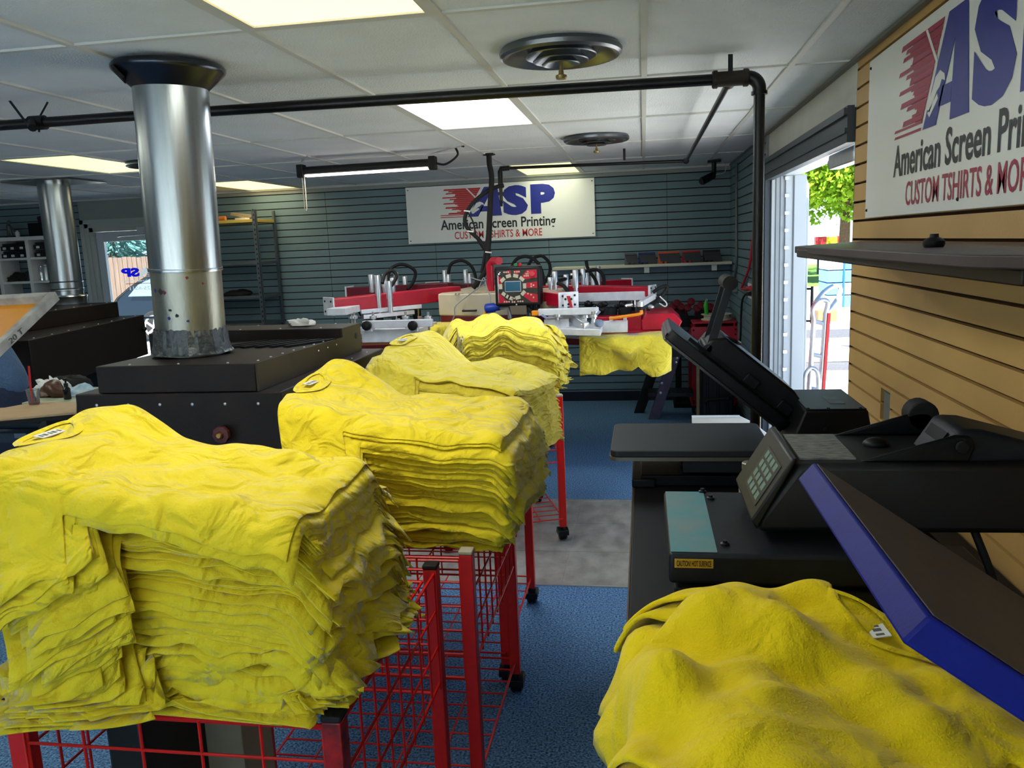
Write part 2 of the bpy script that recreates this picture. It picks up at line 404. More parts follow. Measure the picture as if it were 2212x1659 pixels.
# ---- open storefront door at the right
m = MB(); m.box(WX-.03, WX+.02, TY+.02, GY+.02, 2.06, 2.21); m.box(WX-.045, WX-.03, TY+.02, GY+.02, 2.17, 2.2); m.box(WX-.04, WX-.03, TY+.02, GY+.02, 2.1, 2.12)
m.box(WX+.02, WXO, TY+.02, GY+.02, 2.12, 2.2)
m.box(WX-.03, WX+.005, GY-.02, GY+.035, 0, 2.06)
d1 = struct('door_1', m, M_bron)
m = MB(); m.box(WX+.02, WXO-.02, TY, GY, 2.085, 2.12); m.box(WX+.01, WX+.1, GY-.05, GY, 0, 2.085); m.box(WX+.1, WXO+.02, GY-.07, GY, 0, 2.085); m.box(WX+.03, WXO, TY, TY+.04, 0, 2.085)
o = part('door_frame', m, M_jamb, d1, bevel=.003)
m = MB(); m.box(WX+.05, WX+.11, TY+.25, TY+.75, 2.0, 2.07); m.cyl((WX+.08, TY+.75, 2.035), (WX+.08, TY+.8, 2.035), .026)
m.box(WX+.1, WX+.3, TY+.3, TY+.33, 2.03, 2.045); part('door_closer', m, M_alu, d1, bevel=.006)
# the leaf swung outwards past the far jamb
hx, hy = WXO+.02, GY-.03; ang = math.radians(78); L = .98
dv = Vector((math.cos(ang), math.sin(ang), 0)); nv = Vector((-math.sin(ang), math.cos(ang), 0))*.045; H0 = Vector((hx, hy, .01))
zz = Vector((0, 0, 1))
m = MB(); m.obox(H0, dv*.1, nv, zz*2.06); m.obox(H0+dv*(L-.1), dv*.1, nv, zz*2.06); m.obox(H0+dv*.1, dv*(L-.2), nv, zz*.25); m.obox(H0+dv*.1+zz*1.95, dv*(L-.2), nv, zz*.11)
lf = part('door_leaf', m, M_jamb, d1, bevel=.003)
m = MB(); m.obox(H0+dv*.1+nv*.4+zz*.25, dv*(L-.2), nv*.15, zz*1.7); part('glass_pane', m, M_glass, d1, smooth=False)
m = MB()
for k in range(13):
    q = at(1700-k*.5, 385+k*37.5, Y=GY-.076)
    if q.z > .05: m.box(q.x-.012, q.x+.014, GY-.079, GY-.071, q.z-.012, q.z+.012)
part('hinge_plate', m, M_alu, d1, smooth=False, each=True)
m = MB()
for px_ in (1683, 1712): q = at(px_, 600, Y=GY-.074); m.box(q.x-.004, q.x+.004, GY-.078, GY-.07, 0, 2.08)
m.box(WX+.035, WX+.04, GY-.055, GY-.049, 0, 2.08); part('weather_strip', m, mat('grey_weather_strip', '#5A646C', .6), d1, smooth=False, each=True)
m = MB(); m.obox(H0-nv*.1-Vector((.004, .004, 0)), dv*.012, nv*.2, zz*2.05)
part('hinge', m, M_alu, d1, smooth=False)
m = MB(); m.tube([H0+dv*.85-nv*.9+zz*.95, H0+dv*.85-nv*.9+zz*1.25], .012); m.tube([H0+dv*.85-nv*.9+zz*.97, H0+dv*.85+zz*.97], .009); m.tube([H0+dv*.85-nv*.9+zz*1.23, H0+dv*.85+zz*1.23], .009); part('door_handle', m, M_dark, d1)
m = MB()
for k, (za, zb) in enumerate(((.3, .62), (.7, 1.1), (1.14, 1.3))): m.obox(H0+dv*.16+nv*.3+zz*za, dv*.3, nv*.05, zz*(zb-za), k)
part('poster', m, [mat('poster_orange', '#D8885A', .7, col2='#7890B0', scale=9), mat('poster_grey', '#AAB2BC', .7, col2='#C86A50', scale=12), mat('poster_crimson', '#A83040', .7)], d1, smooth=False)

# ---- glass door at the back left
m = MB()
for k in range(3):   # stepped frame
    a = .045*k; d = .018*k
    m.box(DX0+a, DX0+a+.045, BY-.02+d, BYO-.02+d*.2, 0, DZ-a); m.box(DX1-a-.045, DX1-a, BY-.02+d, BYO-.02+d*.2, 0, DZ-a); m.box(DX0+a, DX1-a, BY-.02+d, BYO-.02+d*.2, DZ-a-.045, DZ-a)
d2 = struct('door_2', m, mat('grey_metal_frame', '#A6ADAA', .5, metal=.2))
a = DX0+.14; b = DX1-.14; yA = BY+.05
m = MB(); m.box(a, a+.09, yA, yA+.045, .01, 2.02); m.box(b-.09, b, yA, yA+.045, .01, 2.02); m.box(a+.09, b-.09, yA, yA+.045, .01, .26); m.box(a+.09, b-.09, yA, yA+.045, 1.91, 2.02)
part('door_leaf', m, M_jamb, d2, bevel=.003)
m = MB(); m.box(a+.09, b-.09, yA+.02, yA+.026, .26, 1.91); part('glass_pane', m, M_glass, d2, smooth=False)
m = MB(); m.box(-5.66, -5.4, yA-.06, yA-.005, 1.98, 2.06); m.tube([(-5.5, yA-.04, 1.97), (-5.78, yA-.16, 1.96), (-5.9, BY-.02, 1.96)], .008); part('door_closer', m, M_alu, d2, bevel=.004)
m = MB(); m.tube([(a+.05, yA-.05, 1.03), (b-.05, yA-.05, 1.03)], .014, 10); part('push_bar', m, M_alu, d2)
# lettering on the outside of the pane, read in mirror from inside
M_dblue = lit_through(mat('vinyl_blue', '#1014C0', .5)); M_dwhite = lit_through(mat('vinyl_white', '#D2D4D0', .5)); M_dred = lit_through(mat('vinyl_red', '#B81E34', .5))
yy = yA+.019
def mir(body, px0, px1, py0, py1, mi, bold, mb):
    p0 = at(px0, py1, Y=yy); p1 = at(px1, py0, Y=yy)
    return text_mb(body, (p1.x, yy, p0.z), (-1, 0, 0), (0, 0, 1), p1.x-p0.x, p1.z-p0.z, -.0005, bold, 0, mi, mb)
m = MB(); mir('SP', 263, 300, 578, 599, 0, .06, m); mir('A', 301, 325, 576, 598, 1, .06, m); mir('Screen Printing', 264, 318, 603, 611, 1, .01, m); mir('325-6511', 281, 331, 617, 627, 1, .02, m)
p0 = at(272, 614, Y=yy); p1 = at(330, 612, Y=yy); m.box(p0.x, p1.x, yy, yy+.0005, p0.z, p0.z+.006, 2)
for k in range(5):
    p0 = at(318-k*1.5+4, 580+k*3.4, Y=yy); m.box(p0.x, p0.x+.12-.012*k, yy, yy+.0005, p0.z-.011, p0.z, 2)
part('door_lettering', m, [M_dblue, M_dwhite, M_dred], d2, smooth=False)

# ================================================================== OUTSIDE
m = MB(); m.box(WXO+.0, 14, -12, 60, -.2, -.03); struct('ground_concrete', m, M_conc)
m = MB(); m.box(-40, WXO, BYO, 60, -.2, -.03); struct('ground_lot', m, M_conc)
m = MB(); m.box(-25, WXO, -25, FY-.15, -.2, -.03); struct('ground_front', m, M_conc)
m = MB(); m.box(1.9, 12, 10.6, 13.1, -.03, -.026); m.box(1.9, 13, 13.9, 15.1, -.03, -.026)
struct('ground_asphalt', m, M_asph)
m = MB(); m.box(2, 16, 27, 45, -.03, -.02); struct('ground_lawn', m, M_grass)
m = MB(); m.box(2.0, 14, 12.95, 13.02, -.026, -.0245); struct('trim_3', m, M_white)
# ================================================================== SIGNS
M_sign = mat('sign_panel', '#E6E8E4', .35, var=.02, scale=3)
M_sblue = mat('sign_blue', '#0E1F88', .35); M_sred = mat('sign_red', '#C41A22', .35); M_sblk = mat('sign_black', '#101216', .4)
M_smar = mat('sign_crimson', '#A01C40', .35)
def sign(name, label, o, xd, n, red2):
    "2.0 x .59 m board; o lower left corner, xd along, n outward"
    o, xd, n = Vector(o), Vector(xd), Vector(n); up = Vector((0, 0, 1)); W, H = 2.0, .59
    t = thing(name, label, 'sign', o+xd*W/2)
    m = MB(); m.obox(o, xd*W, up*H, n*.012); part('board', m, M_sign, t, bevel=.002)
    f = o+n*.012
    def tx(s, x0, x1, y0, y1, bold, mi, mb): text_mb(s, f+xd*x0+up*y0, xd, up, x1-x0, y1-y0, .0016, bold, 0, mi, mb)
    m = MB(); tx('S', 1.043, 1.307, .252, .558, .07, 0, m); tx('P', 1.337, 1.593, .256, .556, .07, 0, m)
    A = [(.66,.256),(.85,.556),(.99,.556),(1.03,.256),(.885,.256),(.88,.305),(.795,.305),(.775,.256)]
    hole = [(.83,.355),(.888,.355),(.893,.455)]
    # letter A as three strokes round its opening
    def poly(pts, mi, d=.0016, th=.0006): m.prism([f+xd*x+up*y+n*d for x, y in pts], n*th, mi)
    poly([(.66,.256),(.85,.556),(.905,.556),(.905,.475),(.775,.256)], 0)
    poly([(.905,.556),(.99,.556),(1.03,.256),(.89,.256),(.905,.475)], 0)
    poly([(.79,.305),(.892,.305),(.894,.36),(.82,.36)], 0)
    part('lettering_blue', m, [M_sblue], t, smooth=False)
    # eagle head beside the A
    m = MB(); poly([(.69,.315),(.735,.36),(.76,.395),(.80,.408),(.835,.392),(.842,.372),(.815,.38),(.80,.362),(.775,.352),(.745,.325),(.72,.30)], 0, .0026)
    poly([(.70,.30),(.78,.345),(.79,.33),(.72,.285)], 0, .0026)
    part('eagle_head', m, [mat('sign_white', '#E2E3E0', .35)], t, smooth=False)
    m = MB(); r2 = random.Random(5); k = 0; y = .552; starts = [.42,.47,.44,.54,.40,.48,.52,.41,.56,.43,.50,.60,.46,.38,.62,.36]
    while y > .262:
        h = .0125 if k % 3 else .017; xr = .815-(.552-y)*.62
        x0 = starts[k % 16]*.98; xs = .48+(.552-y)*.22+(.02 if k % 2 else .05)
        if y < .29: x0 = .362; h = .008; xr = .655-(.29-y)*.5
        if y < .275: xs = 9
        poly([(x0, y-h), (xr-h*.6, y-h), (xr, y), (x0+.012, y)], 0)
        if xs < xr-.05 and y > .3: poly([(xs, y-.0195), (xr-.012, y-.0195), (xr-.01, y-h*.9), (xs, y-h*.9)], 0)
        y -= .0205; k += 1
    part('stripes', m, [red2], t, smooth=False)
    m = MB(); poly([(.655,.55),(.672,.55),(.775,.44),(.765,.43)], 0, .0028); part('stripe_slash', m, [M_sign], t, smooth=False)
    m = MB(); tx('American Screen Printing', .364, 1.592, .098, .236, .02, 0, m); part('lettering_black', m, [M_sblk], t, smooth=False)
    m = MB(); tx('CUSTOM TSHIRTS & MORE', .51, 1.446, .03, .108, .010, 0, m); part('lettering_red', m, [red2], t, smooth=False)
    m = MB()
    for x in (.025, .98, 1.975):
        for y in (.03, .56): m.ball(f+xd*x+up*y, .006, 8)
    part('screw', m, M_dark, t, each=True)
    return t
sign('shop_sign', 'white shop sign with red stripes and blue ASP lettering on the grey back wall', (-2.487, BY-.013, 1.737), (1, 0, 0), (0, -1, 0), M_sred)
sign('shop_sign', 'white shop sign on the tan slat wall above the dark shelf', (WX-.001, 3.48, 1.74), (0, -1, 0), (-1, 0, 0), M_smar)

# ================================================================== CEILING FITTINGS
def diffuser(x, y, label):
    t = thing('ceiling_diffuser', label, 'air vent', (x, y, CZ), 'round air vents in the ceiling')
    m = MB(); m.lathe([(.12,-.004),(.135,.0),(.175,-.012),(.2,-.03),(.212,-.032),(.222,-.024),(.224,-.01),(.215,.003)][::1], (x, y, CZ), n=48, cap=False)
    part('outer_ring', m, M_steel, t)
    for r, z in ((.128, -.028), (.098, -.044), (.066, -.056)):
        m = MB(); m.lathe([(r-.05, z+.04), (r-.028, z+.022), (r-.006, z+.006), (r, z), (r+.004, z+.003), (r-.022, z+.028), (r-.046, z+.046)], (x, y, CZ), n=40, cap=False); part('cone', m, M_steel, t)
    m = MB(); m.lathe([(.0,.03),(.15,.03),(.15,.0)], (x, y, CZ), n=32, cap=False); part('throat', m, M_dark, t)
    m = MB(); m.cyl((x, y, CZ-.085), (x, y, CZ+.03), .005, n=8); m.lathe([(.0,-.105),(.018,-.105),(.021,-.1),(.021,-.092),(.01,-.088),(.009,-.075),(0,-.075)], (x, y, CZ), n=16); part('damper_knob', m, mat('brass_knob', '#8C7A4C', .4, metal=.6), t)
M_steel = mat('grey_vent_steel', '#70757B', .3, metal=.85)
diffuser(-.288, 3.13, 'larger looking round metal ceiling vent in front of the black pipe')
diffuser(-.307, 5.79, 'smaller looking round metal ceiling vent between the two runs of black pipe')
diffuser(-3.5, 5.70, 'round metal ceiling vent almost hidden behind the big flue')

# black iron air pipe
pz = 2.3; py0 = 3.455; px1 = .455
t = thing('air_pipe', 'black iron pipe run along the ceiling and down to the floor by the door', 'pipe', (px1, py0, 0))
m = MB(); m.tube([(LX, 3.30, pz), (-2.2, 3.33, pz), (.36, py0, pz)], .0215, 14); part('pipe', m, M_iron, t)
m = MB(); m.tube([(px1, py0, 2.235), (px1-.002, py0, 1.1), (px1-.01, py0+.02, .0)], .0215, 14); part('pipe', m, M_iron, t)
m = MB(); m.lathe([(.0,-.07),(.03,-.07),(.034,-.065),(.034,-.05),(.029,-.048),(.029,.048),(.034,.05),(.034,.065),(.03,.07),(0,.07)], (.345, py0, pz), (1, 0, 0), 20); m.cyl((.415, py0, pz), (.4, py0, pz), .022)
m.tube([(.345, py0, pz), (.345, py0+.06, pz-.005)], .026, 14); part('tee_fitting', m, mat('rusty_iron', '#2A211C', .6, metal=.3, var=.3, scale=30), t)
m = MB(); arc = [Vector((px1-.045+.045*math.sin(a), py0, pz-.045+.045*math.cos(a))) for a in np.linspace(0, PI/2, 9)]
m.tube([(px1-.06, py0, pz)]+arc+[(px1, py0, 2.235)], .026, 16)
m.tube([(px1-.062, py0, pz), (px1-.05, py0, pz)], .031, 16); m.tube([(px1, py0, 2.232), (px1, py0, 2.245)], .031, 16); m.cyl((.4, py0, pz), (px1-.05, py0, pz), .022)
part('elbow', m, M_iron, t)
m = MB(); m.tube([(.345, py0+.03, pz-.005), (.345, 6.86, pz-.01)], .0135, 12); m.tube([(.345, 6.86, pz-.01), (-1.09, 6.66, pz-.005)], .0125, 12)
m.ball((.345, 6.86, pz-.01), .024); m.cyl((.345, 6.83, pz-.01), (.345, 6.78, pz-.01), .019)
d0 = at(1090, 368, Y=6.66); m.tube([(-1.05, 6.665, pz-.005), (-1.12, 6.66, pz-.008), (-1.127, 6.66, pz-.03), (-1.127, 6.66, pz-.13)], .02, 10); part('branch_pipe', m, M_iron, t)
m = MB(); m.cyl((-1.127, 6.66, pz-.12), (-1.127, 6.66, pz-.28), .014, n=10); m.cyl((-1.127, 6.66, pz-.12), (-1.127, 6.66, pz-.16), .022, n=10); m.cyl((-1.127, 6.66, pz-.19), (-1.127, 6.66, pz-.215), .022, n=10); m.cyl((-1.127, 6.66, pz-.25), (-1.125, 6.64, pz-.3), .011, n=10); part('drop_valve', m, mat('dull_iron', '#3A3A3A', .5, metal=.6), t)
hx0 = at(75, 255, Y=3.33).x
m = MB(); m.obox((.335, py0-.012, pz+.02), (.018, 0, 0), (0, .003, 0), (0, 0, CZ-pz-.02)); m.obox((hx0-.06, 3.26, CZ-.003), (.012, 0, 0), (.035, .05, -.1), (0, .003, 0)); m.tube([(hx0+.05, 3.36, CZ), (hx0+.02, 3.34, pz+.03), (hx0+.02, 3.32, pz-.04)], .004, 6)
m.tube([(hx0-.02, 3.325, pz), (hx0+.05, 3.328, pz)], .03, 14); m.tube([(hx0+.01, 3.3, pz), (hx0+.03, 3.27, pz-.03)], .018, 10); m.obox((at(1580, 352, Z=pz).x-.9, 6.62, pz), (.02, 0, 0), (0, .003, 0), (0, 0, CZ-pz))
part('hanger_strap', m, M_dark, t, each=True)

# hanging shop light
sy = 5.95; a0 = at(652, 371, Y=sy); a1 = at(934, 353, Y=sy)
dx = (a1-a0); L = dx.length; dx.normalize(); nn = Vector((0, 1, 0)); dn = dx.cross(nn)*1.0
t = thing('shop_light', 'black tubular LED shop light hanging on chains in front of the sign', 'hanging light', (a0+a1)/2)
m = MB(); m.tube([a0-dx*.02, a1+dx*.02], .034, 18); part('housing', m, M_blackpl, t)
m = MB(); m.obox(a0-dx*.028-nn*.04-Vector((0,0,.045)), dx*.05, nn*.08, Vector((0,0,.095))); m.obox(a1-dx*.022-nn*.04-Vector((0,0,.045)), dx*.05, nn*.08, Vector((0,0,.095))); part('end_cap', m, M_rubber, t, bevel=.006, each=True)
m = MB(); m.obox(a0+dx*.03-nn*.03-Vector((0,0,.041)), dx*(L-.06), nn*.05, Vector((0,0,.016))); part('light_strip', m, mat('led_strip', '#FFFFFF', .4, emit='#FFF6EC', estr=5.), t, bevel=.004)
c0 = at(603, 322, Z=CZ); c1 = at(973, 305, Z=CZ)
m = MB()
for p, q in ((a0+Vector((.0,0,.07)), Vector((c0.x, sy-.1, CZ))), (a1+Vector((0,0,.07)), Vector((c1.x, sy-.1, CZ)))):
    N = 16
    for k in range(N):
        u = p.lerp(q, k/N); w = p.lerp(q, (k+1.3)/N); sd = Vector((0, .006, 0)) if k % 2 else Vector((.006, 0, .0))
        m.tube([u+sd, w+sd], .0022, 5); m.tube([u-sd, w-sd], .0022, 5)
part('chain', m, M_alu, t)
m = MB(); m.tube(bez([a1+Vector((.02,0,0)), a1+Vector((.1,0,-.01)), a1+Vector((.19,0,.05)), a1+Vector((.17,0,.12)), Vector((c1.x+.02, sy-.1, CZ))], 8), .008, 8); part('power_cord', m, M_rubber, t)
m = MB(); q = a0+Vector((.015, -.02, -.04)); m.tube([q+Vector((-.009,0,0)), q+Vector((-.0085,0,-.23)), q+Vector((-.004,0,-.243)), q+Vector((.004,0,-.243)), q+Vector((.0085,0,-.23)), q+Vector((.009,0,0))], .0035, 6); part('pull_chain', m, mat('pale_cord', '#C8BCA4', .6), t)
lamp_ = bpy.data.lights.new('shop_lamp', 'AREA'); lamp_.shape = 'RECTANGLE'; lamp_.size = L-.1; lamp_.size_y = .04; lamp_.energy = 9; lamp_.color = (1, .97, .92)
lo_ = bpy.data.objects.new('shop_lamp', lamp_); COL.objects.link(lo_); lo_.location = (a0+a1)/2-Vector((0,0,.05)); lo_.rotation_euler = (0, -math.atan2(dx.z, dx.x), 0)

# security camera in the far corner
cpos = at(1533, 352, Z=CZ-.01); cpos.y = min(cpos.y, 8.4)
t = thing('security_camera', 'small black security camera on a ceiling bracket in the far right corner', 'camera', (cpos.x, 8.1, CZ))
x, y = at(1540, 372, Y=8.1).x, 8.1
m = MB(); m.box(x-.05, x+.07, y-.06, y+.06, CZ-.02, CZ-.002); m.cyl((x+.01, y, CZ-.02), (x+.01, y, CZ-.12), .022, n=12); part('bracket', m, M_dark, t)
m = MB(); m.tube([(x+.02, y, CZ-.12), (x-.02, y-.03, CZ-.15)], .014, 8); m.tube([(x-.0, y-.02, CZ-.14), (x-.1, y-.1, CZ-.19)], [.034, .038], 14); m.tube([(x-.1, y-.1, CZ-.19), (x-.115, y-.112, CZ-.197)], .03, 12); part('camera_body', m, M_blackpl, t)
m = MB(); m.tube(bez([(x+.03, y, CZ-.13), (x+.1, y, CZ-.12), (x+.12, y, CZ-.06), (x+.08, y, CZ-.02)], 6), .004, 6); part('cable', m, M_alu, t)

# ================================================================== DRYERS AND FLUES
ZD = 1.33
def flue(label, cx, cy, z0, r, tilt, flange, tape):
    "round duct from the dryer to the ceiling"
    t = thing('exhaust_flue', label, 'duct', (cx, cy, z0)); top = Vector((cx+tilt[0], cy+tilt[1], CZ)); bot = Vector((cx, cy, z0)); ax = (top-bot).normalized(); H = (top-bot).length
    sp = .31*H if tape else .12*H
    m = MB(); m.lathe([(r, sp-.01), (r, H-.03 if flange else H)], bot, ax, 56, cap=False); m.lathe([(r+.003, sp-.012), (r+.004, sp-.006), (r+.003, sp), (r, sp)], bot, ax, 56, cap=False); a_ = ax.orthogonal()
    part('upper_duct', m, M_galv, t)
    sv = (Vector((.5, -.86, 0))*(r+.0005)); m = MB(); m.obox(bot+ax*sp+sv-Vector((.003, 0, 0)), ax*(H-sp-.05), Vector((.005, .003, 0)), sv*.006); part('seam', m, M_galv, t)
    m = MB(); m.lathe([(r-.003, .0), (r-.003, sp+.005)], bot, ax, 56, cap=False); part('lower_duct', m, M_galv2 if tape else M_galv, t)
    if tape:
        n = 72; vs = []; fs = []; rr = random.Random(4)
        prof = [(r+.001, .10), (r+.003, .07), (r+.008, .035), (r+.014, .008), (r+.02, .002)]
        for i, (q, h) in enumerate(prof):
            for k in range(n):
                a = 2*PI*k/n; w = q+(rr.uniform(-.003, .004) if i else 0); hh = h+(rr.uniform(-.004, .004) if i < 4 else 0)
                vs.append(bot+Vector((w*math.cos(a), w*math.sin(a), hh)))
        for i in range(len(prof)-1):
            for k in range(n): fs.append((i*n+k, i*n+(k+1)%n, (i+1)*n+(k+1)%n, (i+1)*n+k))
        m = MB(); m.add(vs, fs); part('foil_tape', m, mat('crumpled_foil_tape', '#4E5254', .42, metal=.7, bump=.5, bscale=60), t, angle=12)
        m = MB()
        for k in range(9):
            a = math.radians(rr.uniform(225, 330)); h = rr.uniform(.12, .3); w = rr.uniform(.004, .014)
            p = bot+ax*h+Vector((math.cos(a), math.sin(a), 0))*(r-.002); tq = Vector((-math.sin(a), math.cos(a), 0)); nq = Vector((math.cos(a), math.sin(a), 0))
            m.prism([p+tq*w*math.cos(g)*rr.uniform(.5, 1)+ax*w*math.sin(g)*rr.uniform(.4, 1) for g in np.linspace(0, 5.4, 7)], nq*.0012, k % 3)
        part('paint_splash', m, [mat('splash_blue', '#1C2C74', .5), mat('splash_dark', '#221E22', .6), mat('splash_maroon', '#6A1C20', .5)], t, smooth=False)
    else:
        m = MB()
        for h in (.13, .19): m.lathe([(r, h), (r+.006, h+.006), (r, h+.012)], bot, ax, 48, cap=False)
        m.lathe([(r+.02, 0), (r+.022, .06), (r+.026, .066), (r+.022, .075), (r+.002, .08)], bot, ax, 48, cap=False); part('collar', m, M_galv, t)
    if flange:
        m = MB(); m.lathe([(r+.001, H-.085), (r+.06, H-.03), (r+.066, H-.022), (r+.066, H-.012), (r+.058, H-.001)], bot, ax, 56, cap=False); part('ceiling_collar', m, mat('dark_flange_steel', '#3E424A', .28, metal=.9), t)
        m = MB(); p = bot+ax*(H-.07)+Vector((-.86, -.5, 0))*(r+.02); m.obox(p, (.05, -.09, .0), (-.03, -.016, .04), (.006, .004, .006)); m.obox(p+Vector((.01,-.04,.02)), (.015, -.02, 0), (-.02,-.01,.02), (.004,.003,.008)); part('vent_slot', m, M_rubber, t, smooth=False)
    else:
        m = MB(); m.box(top.x-.3, top.x+.34, top.y-.25, top.y+.25, CZ-.012, CZ-.005); part('ceiling_plate', m, M_galv, t, smooth=False)
    return t
fx, fy = -1.735, 2.92
flue('big shiny galvanised flue pipe rising from the nearer brown dryer to the ceiling', fx, fy, ZD+.004, .131, (.045, -.03), True, True)
fl2 = at(155, 655, Y=6.5)
flue('smaller looking distant flue pipe rising from the far left dryer', -5.03, 6.56, ZD+.004, .13, (.0, .0), False, False)

def rivets(mb, pts, r=.006, ax=(0, 0, 1)):
    for p in pts: mb.lathe([(r, 0), (r*.9, r*.35), (r*.5, r*.6), (0, r*.65)], p, ax, 10)
def line(p, q, n): p, q = Vector(p), Vector(q); return [p.lerp(q, (k+.5)/n) for k in range(n)]

# nearer dryer
t = thing('textile_dryer', 'nearer dark brown conveyor dryer carrying the big flue, behind the shirt stacks', 'dryer', (-1.62, 3.6, 0))
x0, x1 = -1.925, -1.322; yF = 2.6; yR = 4.12
m = MB(); m.add([(x0, yF, 1.232), (x1, yF, 1.232), (x1, 3.44, 1.232), (x0, 3.44, 1.232), (x0, yF, ZD), (x1, yF, ZD), (x1, 3.44, ZD-.012), (x0, 3.44, ZD-.012)], [(0,1,2,3), (4,7,6,5), (0,4,5,1), (1,5,6,2), (2,6,7,3), (3,7,4,0)]); part('hood', m, M_brown, t, bevel=.004)
m = MB(); m.prism([(-2.25, 3.43, 1.232), (-2.25, 3.43, 1.36), (-2.0, 3.43, 1.366), (x1+.002, 3.43, 1.362), (x1+.002, 3.43, 1.232)], (0, .235, 0)); part('rear_hood', m, M_brown, t, bevel=.004)
m = MB(); m.prism([(x1, yF+.004, 1.2325), (x1, 3.665, 1.2325), (x1, 3.665, 1.362), (x1, 3.43, 1.362), (x1, 3.43, ZD-.008), (x1, yF+.004, ZD+.002)], (.006, 0, 0)); part('side_panel', m, mat('scuffed_brown_enamel', '#281E16', .45, var=.35, scale=9, detail=6, spec=.3), t)
m = MB()
for k in range(6): m.obox((x0+.17+.062*k, 3.1, ZD-.006), (.02, 0, .0), (.11, .25, -.003), (0, 0, .007))
part('louvre', m, M_black, t, smooth=False, each=True)
m = MB(); m.box(-2.02, -1.235, yF, 3.74, .86, 1.231); part('oven_body', m, M_brown, t, bevel=.005)
m = MB(); rivets(m, line((x0+.02, yF+.03, ZD), (x1-.02, yF+.03, ZD), 3)+line((x1-.025, yF+.03, ZD), (x1-.025, 3.43, ZD-.01), 8)+line((-2.1, 3.46, 1.365), (-1.33, 3.46, 1.363), 4)+line((-2.1, 3.64, 1.365), (-1.33, 3.64, 1.363), 4), .005)
rivets(m, line((-2.0, yF, 1.19), (-1.26, yF, 1.19), 6), .006, (0, -1, 0)); rivets(m, line((x1+.006, 3.1, 1.3), (x1+.006, 3.4, 1.3), 3)+line((-1.27, 2.9, 1.231), (-1.27, 3.7, 1.231), 4), .004, (1, 0, 0)); part('rivet', m, M_alu, t, each=True)
m = MB(); m.lathe([(.014, 0), (.014, .002), (0, .002)], (x1+.006, 3.6, 1.31), (1, 0, 0), 18); part('access_hole', m, M_rubber, t)
kp = at(487, 935, Y=yF)
m = MB(); m.lathe([(.012, 0), (.012, .02), (.03, .02), (.032, .028), (.03, .036), (.014, .038), (.012, .045), (0, .045)], kp, (0, -1, 0), 9); part('red_knob', m, mat('dark_red_knob', '#4A1712', .5), t, label='dark red adjustment knob')
m = MB(); m.lathe([(.01, .045), (.008, .05), (0, .05)], kp, (0, -1, 0), 12); part('knob_screw', m, mat('brass_screw', '#9A7A3C', .35, metal=.8), t)
m = MB(); [m.box(a, a+.06, b, b+.06, 0, .86) for a in (-2.0, -1.32) for b in (yF+.05, 3.62)]; m.box(-2.0, -1.26, yF+.06, 3.68, .3, .34); part('stand', m, M_black, t)
m = MB(); m.box(-1.98, -1.27, yF+.02, yF+.05, .36, .86); part('front_panel', m, M_black, t, bevel=.004)

# far left dryer, standing slightly askew
t = thing('textile_dryer', 'far left dark brown conveyor dryer carrying the smaller flue, before the glass door', 'dryer', (-4.7, 5.8, 0))
zb = 1.20; A_ = Vector((-4.03, 4.82, 0)); B_ = Vector((-4.48, 6.8, 0)); dd = (B_-A_).normalized(); nn2 = Vector((-dd.y, dd.x, 0))
def quad4(p, q, w): return [p, q, q+nn2*w, p+nn2*w]
m = MB(); m.prism([v+Vector((0, 0, .84)) for v in quad4(A_, B_, 1.25)], (0, 0, zb-.84)); part('oven_body', m, M_brown, t, bevel=.005)
H1 = A_+dd*.75+nn2*.35; H2 = B_+nn2*.2-dd*.04
m = MB(); m.prism([v+Vector((0, 0, zb)) for v in (H1, H2, H2+nn2*.95, H1+nn2*.85)], (0, 0, ZD-zb)); part('hood', m, M_brown, t, bevel=.005)
m = MB(); m.prism([v+Vector((0, 0, .84)) for v in quad4(A_+nn2*.02+dd*.1, A_+nn2*.02+dd*.9, .5)], (0, 0, zb+.03-.84)); 
m = MB(); m.prism([v+Vector((0, 0, .3)) for v in quad4(A_+dd*.15+nn2*.1, B_-dd*.15+nn2*.1, 1.0)], (0, 0, .54)); part('lower_body', m, M_black, t, bevel=.004)
m = MB()
for p in (A_+dd*.15+nn2*.1, B_-dd*.2+nn2*.1, A_+dd*.15+nn2*1.05, B_-dd*.2+nn2*1.05): m.box(p.x-.03, p.x+.03, p.y-.03, p.y+.03, 0, .3)
part('leg', m, M_black, t, each=True)
m = MB(); up_ = Vector((0, 0, 1)); rivets(m, line(A_+nn2*.03+up_*zb, B_+nn2*.03+up_*zb, 8)+line(H1+nn2*.03+up_*ZD, H2+nn2*.03+up_*ZD, 5), .007); part('rivet', m, M_alu, t, each=True)
m = MB(); q_ = B_+dd*.02-dd*.12+up_*(zb-.12); m.ball(q_-nn2*.025, .022); m.cyl(q_+nn2*.01, q_-nn2*.02, .009, n=8); part('latch_knob', m, M_black, t)
